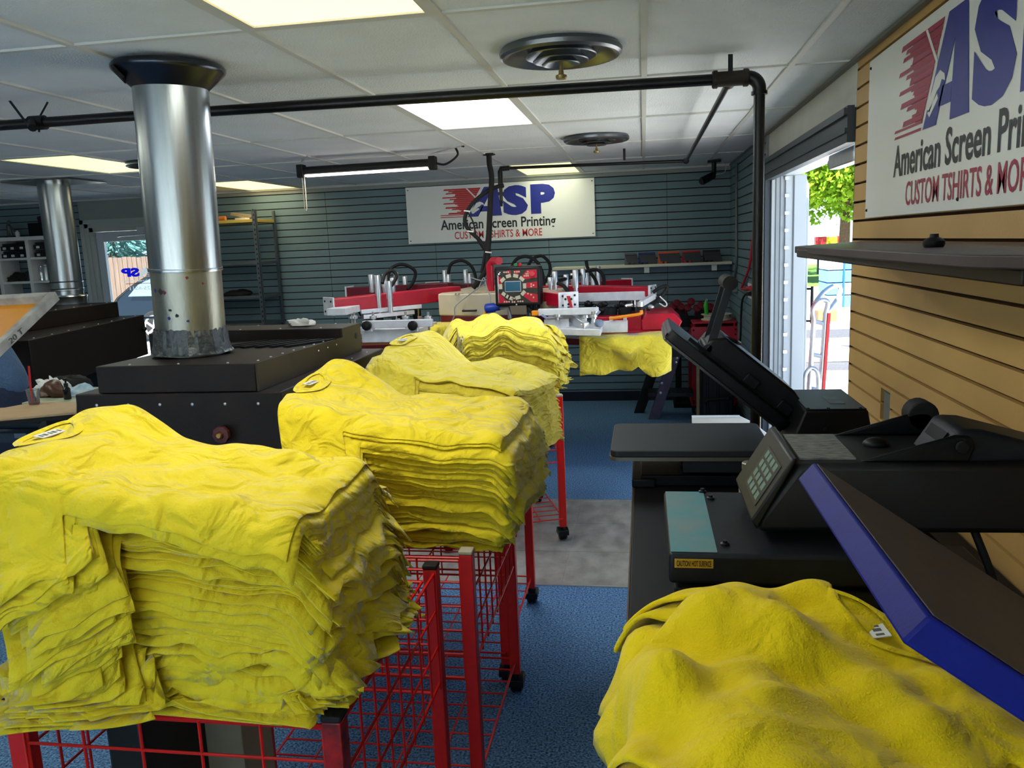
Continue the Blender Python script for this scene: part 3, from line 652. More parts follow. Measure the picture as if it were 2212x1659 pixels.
# ================================================================== WIRE CARTS AND SHIRT STACKS
def cart(label, x, y, rz, chip=False, tall=False, drop_panel=True):
    "red wire dump table, .70 wide (x) by .75 deep (y), front right post at local (0, 0)"
    W, D, TZ = .70, .75, .846
    t = thing('wire_cart', label, 'cart', (0, 0, 0), 'red wire carts in a row'); ps = .019
    R = lambda px_, py_, pz_: (px_, py_, pz_)
    posts = [(-ps, 0), (-W+ps, 0), (-W+ps, D-ps*2), (-ps, D-ps*2)]
    for k, (a, b) in enumerate(posts):
        m = MB(); m.box(a-ps, a+ps, b, b+2*ps, .085, TZ)
        part('leg', m, [M_redchip if (chip and k == 0) else M_red], t, bevel=.003)
        m = MB(); m.box(a-ps-.001, a+ps+.001, b-.001, b+2*ps+.001, TZ, TZ+.012); part('leg_cap', m, M_rubber if chip else mat('cream_cap', '#B8B098', .6), t, bevel=.003)
        m = MB(); cy = b+ps+.012; m.cyl((a, b+ps, .09), (a, b+ps, .06), .012, n=10)
        m.lathe([(.02,-.024),(.03,-.02),(.033,-.012),(.033,-.004),(.028,-.002),(.028,.002),(.033,.004),(.033,.012),(.03,.02),(.02,.024)], (a, cy, .034), (1, 0, 0), 24)
        m.prism([(a-.03, cy-.036, .034), (a-.03, cy-.036, .06), (a-.03, cy-.01, .074), (a-.03, cy+.02, .074), (a-.03, cy+.034, .05), (a-.03, cy+.03, .036)], (.06, 0, 0))
        part('caster', m, M_blackpl, t, bevel=.002)
    w = .0032
    def panel(name, o, u, v, nu, nv, over=0.0, frame=.0042):
        m = MB(); o, u, v = Vector(o), Vector(u), Vector(v)
        for i in range(nu+1):
            p = o+u*(i/nu); m.tube([p-v.normalized()*over, p+v], frame if i in (0, nu) else w, 6)
        for j in range(nv+1):
            p = o+v*(j/nv); m.tube([p, p+u], frame if j in (0, nv) else w, 6)
        return part(name, m, M_red, t, label=None)
    z1, z0 = TZ-.012, .47
    panel('mesh_panel', (-W+2*ps, .008, z0), (W-4*ps, 0, 0), (0, 0, z1-z0), 5, 5)
    panel('mesh_panel', (-W+2*ps, D-.01, z0), (W-4*ps, 0, 0), (0, 0, z1-z0), 5, 5)
    panel('mesh_panel', (-.008, 2*ps, z0+.05), (0, D-4*ps, 0), (0, 0, z1-z0-.05), 8, 3, .02)
    panel('mesh_panel', (-W+.008, 2*ps, z0+.05), (0, D-4*ps, 0), (0, 0, z1-z0-.05), 8, 3, .02)
    panel('wire_deck', (-W+ps*2, .03, TZ-.03), (W-4*ps, 0, 0), (0, D-.08, 0), 6, 7)
    panel('lower_shelf', (-W+.012, -.0, .135), (W-.03, 0, 0), (0, D-.01, 0), 5, 9)
    t.location = (x, y, 0); t.rotation_euler = (0, 0, rz)
    return t
cart('nearest red wire cart, with a chipped black-topped front post, under the nearest shirt stack', -.56, 1.30, 0, True)
cart('second red wire cart from the camera, with cream caps on its posts', -.485, 2.12, 0)
cart('third red wire cart, behind the second, its rear post standing on the carpet edge', -.53, 2.90, 0)
cart('farthest red wire cart, turned askew, its front caster on the grey floor tiles', -.455, 4.47, math.radians(19))

class Wave:
    "smooth evolving noise"
    def __init__(s, seed, n, lo, hi):
        r = np.random.RandomState(seed); k = np.exp(r.uniform(np.log(lo), np.log(hi), n)); th = r.uniform(0, 2*PI, n)
        s.kx, s.ky = k*np.cos(th), k*np.sin(th); s.ph = r.uniform(0, 2*PI, n); s.w = r.uniform(-1, 1, n); s.a = (lo/k)**.6; s.a /= np.sqrt((s.a**2).sum()/2)
    def __call__(s, x, y, k=0.):
        return (s.a*np.sin(x[..., None]*s.kx+y[..., None]*s.ky+s.ph+k*s.w)).sum(-1)

def fold(d, R, phi):
    "arc over an edge: path length d past the edge -> (out, down)"
    d = np.maximum(d, 0.); a = np.minimum(d/R, phi); e = np.maximum(d-R*phi, 0.)
    return R*np.sin(a)+e*np.cos(phi), R*(1-np.cos(a))+e*np.sin(phi)

def shirt_flat(ns, nt, sleeve=(7, 9), L=.70, w=.255, neck=.088, dip=.085):
    "flat T-shirt: hem at s=0, shoulders at s=L; returns (s, t, faces, neck loop)"
    V = []; F = []; tt = np.linspace(-1, 1, nt+1)
    # neck columns are placed closer
    q = np.sign(tt)*np.abs(tt)**1.0*w
    top = np.where(np.abs(q) < neck, L-.012-dip*np.sqrt(np.clip(1-(q/neck)**2, 0, 1)), L-.012-(np.abs(q)-neck)*.28)
    u = np.linspace(0, 1, ns+1)
    S = u[:, None]*top[None, :]; T = np.broadcast_to(q[None, :]*(1-.03*np.sin(PI*u))[:, None], S.shape)
    for i in range(ns+1):
        for j in range(nt+1): V.append((S[i, j], T[i, j]))
    idx = lambda i, j: i*(nt+1)+j
    for i in range(ns):
        for j in range(nt): F.append((idx(i, j), idx(i, j+1), idx(i+1, j+1), idx(i+1, j)))
    i0 = int(round(ns*.70)); nr = ns-i0; nc = sleeve[0]
    for side, j in ((-1, 0), (1, nt)):
        root = [idx(i, j) for i in range(i0, ns+1)]; prev = root
        tipA = np.array((.405, side*.375)); tipB = np.array((.565, side*.465))
        for c in range(1, nc+1):
            f = c/nc; cur = []
            for r in range(nr+1):
                a = np.array(V[root[r]]); b = tipA+(tipB-tipA)*(r/nr); p = a+(b-a)*f; cur.append(len(V)); V.append(tuple(p))
            for r in range(nr):
                q4 = (prev[r], cur[r], cur[r+1], prev[r+1]); F.append(q4 if side > 0 else q4[::-1])
            prev = cur
    nl = [idx(ns, j) for j in range(nt+1) if abs(q[j]) <= neck*1.02]
    V = np.array(V); return V[:, 0], V[:, 1], F, nl

FLAT = {'lo': shirt_flat(24, 18), 'hi': shirt_flat(54, 44, (14, 9)), 'mid': shirt_flat(32, 24)}

def make_stack(P):
    "a pile of separate T-shirts, each its own object"
    n = P['n']; O = np.array(P['o']); ax = P['axis']; a = np.array((math.cos(ax), math.sin(ax))); b = np.array((-a[1], a[0]))
    W1, W2, W3 = Wave(P['seed'], 9, 6, 22), Wave(P['seed']+1, 14, 30, 90), Wave(P['seed']+2, 10, 38, 95)
    rs = np.random.RandomState(P['seed']+7); ds = dt = dr = 0.; out = []
    cum = 0.
    for k in range(n):
        topk = n-1-k; res = 'hi' if topk < 2 else ('mid' if topk < P.get('mid', 6) else 'lo')
        s0, t0, F, nl = FLAT[res]; s, t = s0*P.get('len', 1.), t0*P.get('wid', 1.)
        L = .7*P.get('len', 1.); g = k/max(1, n-1)
        # every few shirts the pile shifts as another batch was laid on it
        if k in P.get('batch', ()): ds += rs.uniform(-.035, .03); dt += rs.uniform(-.03, .03); dr += rs.uniform(-.05, .05)
        j = P.get('jit', .010)*(P.get('mess', 1.) if g < P.get('messto', .0) else 1.)
        d1, d2, d3 = (rs.normal(0, j), rs.normal(0, j), rs.normal(0, j*2.2)) if topk else (0, 0, 0)
        if topk < 3: ds = P.get('tops', 0.); dt = 0; dr = 0
        if topk < 2: dr = P.get('toprot', 0.)
        cr, sr = math.cos(dr+d3), math.sin(dr+d3); sc = L*.5
        s, t = (s-sc)*cr-t*sr+sc+ds+d1, (s-sc)*sr+t*cr+dt+d2
        s = s-P.get('fan', 0.)*(1-((g-.55)/.45)**2)
        hm, nm = P['th_h'], P['th_n']; f = np.clip(s/L, 0, 1); f = f*f*(3-2*f)
        lay = P['n0']+k
        z = lay*(hm+(nm-hm)*f)
        z = z+P.get('und', .012)*g*W1(s, t, 0.)+P.get('wr', .0035)*W2(s, t, k*P.get('evo', .35))*(P.get('mess', 1.) if g < P.get('messto', 0) else 1.)
        if 'shape' in P: z = z+g*P['shape'](s/L, t)
        es, en, tf, tb = P['edge']            # support: s from es to en, t from -tf to tb
        je = rs.normal(0, .009); pj = rs.normal(0, .07)
        R = P.get('R', .05)+.02*g
        ps, pn, pf, pb = P['phi']
        oh, dh = fold(es-s, R, ps+pj); on, dn = fold(s-en, R, pn+pj); of, df = fold(-t-tf, R, pf+pj*1.3+(rs.normal(0, .16) if topk > 2 else 0)); ob, db = fold(t-tb, R, pb+pj)
        S = np.clip(s, es, en)-oh+on; T = np.clip(t, -tf, tb)-of+ob
        drop = (dh+dn+df+db)*min(1., .3+g*1.6)
        # ripples along free edges
        edge = np.clip((dh+on+df+db)/.08, 0, 1.3)
        rip = P.get('rip', .007)*(P.get('mess', 1.) if g < P.get('messto', 0) else 1.)
        wv = W3(s, t, k*1.1)*rip*edge*(1 if topk > 1 else .5); wv2 = W2(s*.8, t*.8, k*.5)*rip*1.2*edge
        S = S+wv*np.clip(dh/.05, 0, 1)*.7-wv2*.4; T = T-wv*np.clip(df/.05, 0, 1)*1.2+wv2*.5*np.clip(df/.05, 0, 1)
        Z = z-drop*P.get('dropk', 1.)+wv*.35
        Z = np.maximum(Z, P.get('floorz', -.15)+lay*.0012)
        X = O[0]+a[0]*S+b[0]*T; Y = O[1]+a[1]*S+b[1]*T; Zw = O[2]+Z
        me = bpy.data.meshes.new('t_shirt'); org = Vector((float(X.mean()), float(Y.mean()), float(Zw.min())))
        me.from_pydata(np.stack([X-org.x, Y-org.y, Zw-org.z], -1).tolist(), [], F); me.polygons.foreach_set('use_smooth', [True]*len(F))
        me.materials.append(P.get('mat', M_yel)); o = bpy.data.objects.new('t_shirt', me); COL.objects.link(o); o.location = org; ORG[o.name] = org
        sm = o.modifiers.new('cloth', 'SOLIDIFY'); sm.thickness = P.get('thick', .0030); sm.offset = 0
        if topk < 2: ss = o.modifiers.new('smooth', 'SUBSURF'); ss.levels = ss.render_levels = 1
        if topk == 0: tag(o, P['toplabel'], 't-shirt')
        else: tag(o, P['label'], 't-shirt', P['group'])
        if topk == 0 and P.get('collar', True):
            loop = [Vector((X[i], Y[i], Zw[i]+.002)) for i in nl]; c = sum(loop, Vector())/len(loop); av = Vector((a[0], a[1], 0)); bv = Vector((b[0], b[1], 0))
            e0, e1 = loop[0], loop[-1]; mid = (e0+e1)/2
            hp = [e1, e1.lerp(mid, .3)+av*.02, mid+av*.026-Vector((0,0,.001)), e0.lerp(mid, .3)+av*.02]
            ring = loop+bez(hp+[e0], 5)[1:-1]
            m = MB(); N = len(ring); vs = []; fs = []
            cc = sum(ring, Vector())/N
            for p in ring:
                dv = (p-cc); dv.z = 0; dv.normalize()
                for w_, h_ in ((-.010, -.001), (-.004, .0035), (.004, .0045), (.011, .001)): vs.append(p+dv*w_+Vector((0,0,h_)))
            for i in range(N):
                for q in range(3): fs.append((i*4+q, ((i+1)%N)*4+q, ((i+1)%N)*4+q+1, i*4+q+1))
            m.add(vs, fs); part('neckband', m, P.get('mat', M_yel), o)
            lm = mid-av*.005-Vector((0,0,.004)); m = MB(); m.obox(lm-bv*.034-av*.014, bv*.068, av*.026+Vector((0,0,.004)), (0,0,.0015)); lb = part('size_label', m, M_label, o, smooth=False)
            m = MB()
            for q in range(5): m.obox(lm-bv*(.03-.013*q)-av*.008+Vector((0,0,.0024)), bv*(.009 if q % 2 else .006), av*.012+Vector((0,0,.0018)), (0,0,.0004))
            part('label_print', m, M_labelink, lb, smooth=False)
            # inside of the back of the neck
            m = MB(); pts = [p-Vector((0,0,.002)) for p in ring]; m.add(pts+[cc-Vector((0,0,.006))], [(i, (i+1)%N, N) for i in range(N)]); part('neck_lining', m, P.get('mat', M_yel), o)
        out.append(o)
    return out

bump = lambda x, c, w: np.exp(-((x-c)/w)**2)
make_stack(dict(n=90, n0=0, seed=21, o=(-.62, 1.52, .85), axis=PI-.03, fan=.06, th_h=.0044, th_n=.0051, edge=(.05, .70, .17, .16), phi=(.95, .8, .9, 1.1), R=.045,
    und=.012, wr=.0050, rip=.009, mess=2.4, messto=.40, jit=.011, batch=(9, 18, 27, 36, 37, 54, 70), floorz=-.0,
    shape=lambda u, t: .014*bump(u, .90, .18)-.15*t*bump(u, .95, .25)-.018*bump(u, .62, .14)*(1-t*1.2)+.014*bump(u, .3, .2)+.02*bump(u, .82, .1)*bump(t, -.24, .1),
    label='yellow t-shirt inside the tall nearest stack, on the nearest wire cart', toplabel='top yellow t-shirt of the nearest stack, its collar and label at left', group='shirts in the nearest stack'))
make_stack(dict(n=68, n0=0, seed=33, o=(-.375, 2.42, .85), axis=PI-.06, fan=.03, len=1.06, th_h=.0047, th_n=.0064, edge=(.06, .74, .18, .19), phi=(1.0, .9, 1.2, .8), R=.05,
    und=.013, wr=.0036, rip=.006, mess=1.6, messto=.4, jit=.008, batch=(15, 30, 46), floorz=-.07,
    shape=lambda u, t: .018*bump(u, .92, .15)-.17*t*bump(u, .95, .22)-.02*bump(u, .55, .2)+.025*bump(u, .10, .1)*bump(t, -.2, .12)+.03*bump(u, .8, .12)*bump(t, -.22, .1),
    label='yellow t-shirt inside the second stack from the camera, on the second wire cart', toplabel='top yellow t-shirt of the second stack, a sleeve draped at its front left', group='shirts in the second stack'))
make_stack(dict(n=56, n0=0, seed=47, o=(-.43, 3.30, .85), axis=PI-.28, th_h=.0050, th_n=.0076, edge=(.05, .70, .2, .2), phi=(1.0, .9, 1.1, .8), R=.05,
    und=.012, wr=.0035, rip=.007, jit=.008, batch=(14, 28, 42), mat=M_yel2, floorz=-.05,
    shape=lambda u, t: .025*bump(u, .93, .15)-.18*t*bump(u, .95, .22)-.035*bump(u, .62, .13)+.01*bump(u, .4, .1),
    label='yellow t-shirt inside the third stack, behind the second and lower than the farthest', toplabel='top yellow t-shirt of the third stack, lying before the layered farthest stack', group='shirts in the third stack'))
make_stack(dict(n=70, n0=0, seed=59, o=(-.74, 4.50, .85), axis=PI/2+.33, th_h=.0049, th_n=.0056, len=.95, wid=1.1, edge=(.05, .66, .2, .2), phi=(1.15, .8, .9, .9), R=.05,
    und=.020, wr=.006, evo=.10, rip=.008, jit=.014, batch=(10, 20, 27, 36, 37, 52), mess=1.4, messto=.5, mat=M_yel2, floorz=-.04, collar=False,
    shape=lambda u, t: .05*bump(t, .02, .13)+.015*np.sin(t*28),
    label='pale yellow t-shirt inside the farthest stack with wavy hems, in front of the printing press', toplabel='top t-shirt of the farthest wavy stack, just below the control panel', group='shirts in the farthest stack'))
# ================================================================== RIGHT-HAND BENCH AND HEAT PRESSES
M_bench = mat('dark_laminate', '#0C0B0F', .55, var=.2, scale=8, spec=.25)
M_benchw = mat('worn_wood_edge', '#4A3A28', .6, var=.3, scale=20)
M_pressblk = mat('press_black', '#07080B', .48, var=.3, scale=60, bump=.12, bscale=600, spec=.3)
M_pressgr = mat('press_charcoal', '#15191E', .48, var=.2, scale=30, bump=.1, bscale=500, spec=.3)
M_teal = mat('teal_sticker', '#3F8088', .5, col2='#6A7F80', scale=14, detail=5)
M_caut = mat('caution_yellow', '#B98E1C', .55, var=.1, scale=20)
t = thing('work_bench', 'long dark work bench under the heat presses along the tan wall', 'bench', (.4, 2.1, 0))
bz = .86; bx0 = -.045
m = MB(); m.box(bx0-.0, .85, .3, 3.18, bz-.03, bz); part('bench_top', m, M_bench, t, bevel=.004)
m = MB(); m.box(bx0+.005, bx0+.025, 2.25, 3.16, .0, bz-.03); m.box(bx0+.025, .85, 3.14, 3.16, .0, bz-.03); part('side_panel', m, M_bench, t, bevel=.002, each=True)
m = MB(); m.box(bx0-.001, bx0+.004, 2.24, 2.26, 0, bz-.03); m.box(bx0-.004, bx0, .3, 3.18, bz-.028, bz-.002); part('edge_strip', m, M_benchw, t, each=True)
m = MB(); m.box(bx0+.02, .84, .4, .43, 0, bz-.03); m.box(bx0+.02, .84, 1.3, 1.33, 0, bz-.03); part('support_panel', m, M_bench, t, each=True)

def rbox_pts(x0, x1, y0, y1, r, n=6):
    out = []
    for cx, cy, a0 in ((x1-r, y1-r, 0), (x0+r, y1-r, PI/2), (x0+r, y0+r, PI), (x1-r, y0+r, 1.5*PI)):
        for k in range(n+1): a = a0+PI/2*k/n; out.append((cx+r*math.cos(a), cy+r*math.sin(a)))
    return out

# ---- open clamshell press
t = thing('heat_press', 'black clamshell heat press standing open with its heated plate raised', 'heat press', (.4, 2.9, bz))
pz0 = 1.0; ax0, ax1, ay0, ay1 = -.12, .41, 2.68, 3.10
m = MB(); m.prism([(x, y, pz0-.022) for x, y in rbox_pts(ax0, ax1, ay0, ay1, .03)], (0, 0, .022)); part('rubber_pad', m, mat('black_silicone_pad', '#16191D', .6, var=.15, scale=50), t, bevel=.003)
m = MB(); m.prism([(x, y, pz0-.034) for x, y in rbox_pts(ax0-.003, ax1+.003, ay0-.003, ay1+.003, .03)], (0, 0, .012)); part('lower_plate', m, mat('plate_edge', '#6E6A60', .4, metal=.6), t)
m = MB(); m.box(-.02, .82, 2.74, 3.04, bz, bz+.04); m.box(.12, .5, 2.8, 2.98, bz+.04, pz0-.034); m.box(-.05, .03, 2.72, 3.06, bz, bz+.03); part('base_frame', m, M_pressblk, t, bevel=.005)
m = MB(); m.prism([(.12, 2.68, pz0-.075), (.52, 2.68, pz0-.075), (.5, 2.68, pz0-.035), (.12, 2.68, pz0-.035)], (0, .04, 0)); part('tube_support', m, M_pressgr, t, bevel=.003)
hz_ = [at(*p, Z=1.16) for p in ((1709, 845), (1836, 845), (1876, 887), (1740, 887))]
hA = at(1740, 887, Y=2.58); hB = at(1876, 887, Y=2.58); yb = 2.58; ybk = 2.92
zt_ = hA.z
m = MB(); 
x0, x1 = hA.x, hB.x
m.prism([(x0-.055, yb, bz+.09), (x1+.03, yb, bz+.09), (x1+.03, yb, zt_-.16), (x1, yb, zt_), (x0, yb, zt_), (x0-.055, yb, zt_-.14)], (0, ybk-yb, 0)); m.box(x0-.1, x1+.03, yb+.03, ybk-.03, bz, bz+.09); part('pivot_housing', m, M_pressblk, t, bevel=.006)
m = MB(); m.box(x0+.004, x1-.004, yb+.004, ybk-.004, zt_, zt_+.004); part('housing_lid', m, M_pressgr, t, bevel=.001)
m = MB(); m.box(x0+.09, x0+.135, yb+.08, yb+.2, zt_+.004, zt_+.005); part('worn_sticker', m, mat('worn_grey_sticker', '#4A5458', .6, col2='#2A3036', scale=30), t, smooth=False)
m = MB()
for xx in (x0+.01, x0+.07, x1-.02): m.lathe([(.005, 0), (.005, .003), (0, .004)], (xx, yb+.012, zt_+.004), n=8)
for xx, zz_ in ((x0+.06, zt_-.06), (x1-.0, zt_-.12)): m.lathe([(.006, 0), (.006, .003), (0, .004)], (xx, yb, zz_), (0, -1, 0), 8)
part('screw', m, M_dark, t, each=True)
# raised upper plate: slab from top left to the pivot
A = at(1450, 711, Y=2.68); B = at(1712, 917, Y=2.68); A2 = at(1430, 728, Y=2.68); B2 = at(1700, 940, Y=2.68)
ux = (B-A).normalized(); un = Vector((0, 1, 0)).cross(ux); un = -un if un.z < 0 else un
LL = (B-A).length; th = .035
def tip(s, n, y): return A+ux*s+un*n+Vector((0, y-2.68, 0))
m = MB(); pr_ = [(x, y) for x, y in rbox_pts(0, LL, 0, .42, .035)]
m.prism([tip(x, 0, 2.68+y) for x, y in pr_], -un*th); part('upper_plate', m, M_pressblk, t, bevel=.003)
m = MB(); m.prism([tip(x, -th-.001, 2.68+y) for x, y in rbox_pts(.004, LL-.004, .004, .416, .033)], -un*.008); part('heating_face', m, mat('scorched_steel', '#3A3835', .35, metal=.7, var=.3, scale=9), t)
m = MB(); m.obox(tip(-.001, -.03, 2.70), ux*.002, Vector((0, .38, 0)), un*.012); part('worn_edge', m, mat('worn_brown_edge', '#4A2E22', .6, col2='#1A1614', scale=30), t, smooth=False)
sh = [at(1524, 750, Y=2.74), at(1735, 873, Y=2.74)]
s0 = (sh[0]-A).dot(ux)
m = MB(); m.prism([tip(s0+.0, 0, 2.74), tip(LL+.05, 0, 2.74), tip(LL+.06, .05, 2.74), tip(LL*.9, .085, 2.74), tip(s0+.03, .085, 2.74), tip(s0-.0, .05, 2.74)], (0, .27, 0)); part('heater_cover', m, M_pressblk, t, bevel=.008)
m = MB(); m.obox(tip(s0-.06, .002, 2.735), ux*(LL-s0+.02), Vector((0, .01, 0)), un*.012); part('cover_flange', m, M_black, t)
m = MB()
for s_ in (.16, .3): m.obox(tip(s0+s_, .006, 2.72), ux*.05, Vector((0, .02, 0)), un*.035)
part('toggle_block', m, M_black, t, bevel=.003, each=True)
# lift handle: two flat bars and a roller
h0 = at(1535, 748, Y=2.76); h1 = at(1577, 612, Y=2.76); hd = (h1-h0); hp_ = Vector((hd.z, 0, -hd.x)).normalized()*.013
m = MB()
for y in (2.755, 2.90): m.prism([h0-hp_+Vector((0, y-2.76, 0)), h0+hp_+Vector((0, y-2.76, 0)), h1+hp_+Vector((0, y-2.76, 0)), h1-hp_+Vector((0, y-2.76, 0))], (0, .008, 0))
part('handle_bar', m, M_pressgr, t, bevel=.002, each=True)
m = MB(); m.cyl(h1+Vector((0, -.01, 0)), h1+Vector((0, .16, 0)), .024, n=20); m.cyl(h1+Vector((0, -.014, 0)), h1+Vector((0, -.01, 0)), .012, n=12); part('grip_roller', m, M_rubber, t)
m = MB(); m.cyl(h0+Vector((-.01, -.02, -.004)), h0+Vector((-.01, .18, -.004)), .014, n=12); m.tube(bez([h0+Vector((.03, .02, .0)), h0+Vector((.05, .05, .02)), h0+Vector((.08, .03, .012)), h0+Vector((.1, .06, 0))], 5), .007, 6); part('hinge_pin', m, M_dark, t)

# ---- second press with keypad
t = thing('heat_press', 'black swing-arm heat press with a keypad and a teal sticker, behind the blue press', 'heat press', (.4, 1.75, bz))
q = [at(*p, Z=1.10) for p in ((1437, 1062), (1452, 1195), (1545, 1192), (1515, 1062))]
X0, Y0, Y1 = .040, 1.52, 1.92; X1 = .56; ZT = 1.10
m = MB(); m.prism([(X0, Y0, ZT), (X1, Y0, ZT), (X1, Y1, ZT), (X0, Y1, ZT)], (0, 0, -.062)); part('upper_plate', m, M_pressgr, t, bevel=.008, seg=3)
m = MB(); m.prism([(X0-.003, Y0-.003, ZT-.002), (X0+.1, Y0-.003, ZT-.002), (X0+.1, Y0-.003, ZT-.06), (X0-.003, Y0-.003, ZT-.06)], (0, .002, 0))
cl, cr2 = at(1457, 1207, Y=Y0-.001), at(1541, 1228, Y=Y0-.001)
m = MB(); m.box(cl.x, cr2.x, Y0-.0012, Y0-.0002, cr2.z, cl.z); cs = part('caution_label', m, M_caut, t, smooth=False)
m = text_mb('CAUTION! HOT SURFACE', (cl.x+.004, Y0-.0012, cr2.z+.003), (1, 0, 0), (0, 0, 1), cr2.x-cl.x-.008, cl.z-cr2.z-.006, .0006, .02); part('caution_lettering', m, M_labelink if 0 else mat('caution_ink', '#1C160A', .6), cs, smooth=False)
m = MB(); m.prism([(X0+.004, Y0+.008, ZT+.0006), (X0+.092, Y0+.008, ZT+.0006), (X0+.092, Y1-.008, ZT+.0006), (X0+.004, Y1-.008, ZT+.0006)], (0, 0, .0008)); part('teal_sticker', m, M_teal, t, smooth=False)
m = MB()
for x, y in ((X0+.105, Y1-.06), (X0+.11, Y0+.05), (X0+.09, Y1-.01)): m.lathe([(.009, 0), (.009, .004), (.005, .006), (.005, .01), (0, .01)], (x, y, ZT), n=10)
part('screw', m, M_dark, t, each=True)
m = MB(); m.box(X0+.01, X1, Y0+.02, Y1, .99, 1.022); part('lower_pad', m, M_rubber, t, bevel=.004)
m = MB(); m.box(X0+.06, .7, Y0+.06, Y1-.04, bz, .99); part('base_frame', m, M_pressblk, t, bevel=.004)
# arm housing: long moulded shell from the keypad head to the rear
yn, yf = 1.60, 1.86
HD = {k: at(*p, Y=yn) for k, p in dict(a=(1640, 1130), b=(1612, 1060), c=(1700, 985), d=(1722, 1003), e=(2212, 1003), f=(2212, 1133)).items()}
zb_ = HD['f'].z; zt2 = HD['e'].z; xh = at(1634, 1100, Y=yn).x
prof = [(xh+.005, ZT+.014), (xh, ZT+.04), (HD['d'].x+.004, zt2), (1.0*.84, zt2+.0), (.86, zb_+.02), (.84, ZT+.02)]
m = MB(); m.prism([(x, yn, z) for x, z in prof], (0, yf-yn, 0)); part('arm_housing', m, mat('black_moulded_shell', '#07080A', .5, var=.3, scale=40, bump=.1, bscale=700), t, bevel=.014, seg=3)
# keypad head
kx = [at(*p, Y=yn+.01) for p in ((1612, 1085), (1700, 990))]
fa = Vector((xh-.012, yn-.012, ZT+.045)); fb = Vector((HD['d'].x-.012, yn-.012, zt2+.012)); fu = (fb-fa); 
m = MB(); m.prism([fa, fb, fb+Vector((.012, 0, .002)), fa+Vector((.012, 0, -.02))], (0, yf-yn+.02, 0)); kb = part('keypad_bezel', m, M_blackpl, t, bevel=.004)
fn = Vector((-fu.z, 0, fu.x)).normalized(); uy = Vector((0, 1, 0))
def kp_(u, v, n=.0): return fa+fu*u+uy*(v*(yf-yn+.02))+fn*n
m = MB(); m.obox(kp_(.16, .10, .0002), fu*.66, uy*.62*(yf-yn), fn*.0015); kp2 = part('keypad', m, mat('keypad_dark', '#12161A', .4), kb, smooth=False)
m = MB()
for i in range(4):
    for j in range(4):
        for (w_, c_) in ((.14, 0),): m.obox(kp_(.21+.155*i, .16+.125*j, .0016), fu*.11, uy*.085*(yf-yn+.02), fn*.001)
part('key', m, mat('keypad_green_grey', '#5A7268', .5), kp2, smooth=False, each=True)
m = MB(); m.box(HD['d'].x+.01, HD['d'].x+.115, yn+.03, yf-.03, zt2, zt2+.004); part('instruction_plate', m, mat('worn_grey_plate', '#7E7E7A', .6, col2='#3E3E40', scale=40, stretch=(1, 3, 1), detail=5), t, smooth=False)
m = MB(); hp1 = HD['d'].x+.1
for y in (yn+.012, yf-.03): 
    z_ = zt2; m.prism([(hp1+.02, y, z_), (hp1+.19, y, z_+.052), (hp1+.215, y, z_+.05), (hp1+.225, y, z_+.03), (hp1+.215, y, z_)], (0, .014, 0))
part('arm_bracket', m, M_pressblk, t, bevel=.005, each=True)
m = MB(); m.cyl((hp1+.2, yn+.005, zt2+.03), (hp1+.2, yn+.013, zt2+.03), .013, n=16); m.cyl((hp1+.2, yf-.03, zt2+.042), (hp1+.2, yf+.02, zt2+.042), .032, n=20); part('pivot_knob', m, M_rubber, t, bevel=.003, each=True)
m = MB(); m.ball((hp1+.08, yn+.14, zt2+.004), .02, sc=(1.3, 1, .7)); part('pressure_knob', m, M_blackpl, t)
ex = at(2005, 990, Y=yn+.05).x
m = MB(); m.prism([(ex, yn+.02, zt2-.01), (ex+.045, yn+.02, zt2+.062), (ex+.085, yn+.02, zt2+.06), (.84, yn+.02, zt2+.0)], (0, .15, 0)); part('readout_housing', m, M_pressgr, t, bevel=.012, seg=3)
w0 = Vector((ex+.012, yn+.05, zt2+.012)); wd = Vector((.028, 0, .045)); wn_ = Vector((-.85, 0, .53))
m = MB(); m.obox(w0+wd*.35+wn_*.001, wd*.45, (0, .09, 0), wn_*.0015); part('readout_window', m, mat('readout_glass', '#0A0D10', .15), t, smooth=False)
m = MB(); m.tube(bez([(.62, yn+.05, zb_), (.66, yn+.0, 1.0), (.65, yn-.05, .9), (.66, yn-.08, .865)], 6), .008, 8); part('power_cord', m, M_rubber, t)

# ---- small bottle between the presses
bp_ = at(1620, 1060, Y=2.12)
bp_.z = bz; x, y = bp_.x, 2.12
ht = at(1620, 998, Y=2.12).z-bz
t = thing('bottle', 'cream plastic bottle with a tin cap standing behind the keypad press', 'bottle', (x, y, bz))
m = MB(); m.lathe([(.0, 0), (.026, 0), (.028, .004), (.028, ht-.055), (.022, ht-.035), (.016, ht-.03)], (x, y, bz), n=28); part('body', m, mat('cream_plastic', '#A09878', .5, var=.1, scale=30), t)
m = MB(); m.lathe([(.016, ht-.036), (.0175, ht-.03), (.0175, ht-.02), (.021, ht-.02), (.021, ht-.003), (.018, ht), (0, ht)], (x, y, bz), n=28); part('cap', m, mat('dull_tin_cap', '#8C8878', .35, metal=.7), t)
m = MB(); m.lathe([(.0283, .06), (.0283, .12)], (x, y, bz), n=28, cap=False); part('label', m, mat('bottle_label', '#8C8464', .7, col2='#4A4436', scale=60, stretch=(1, 1, 4)), t)

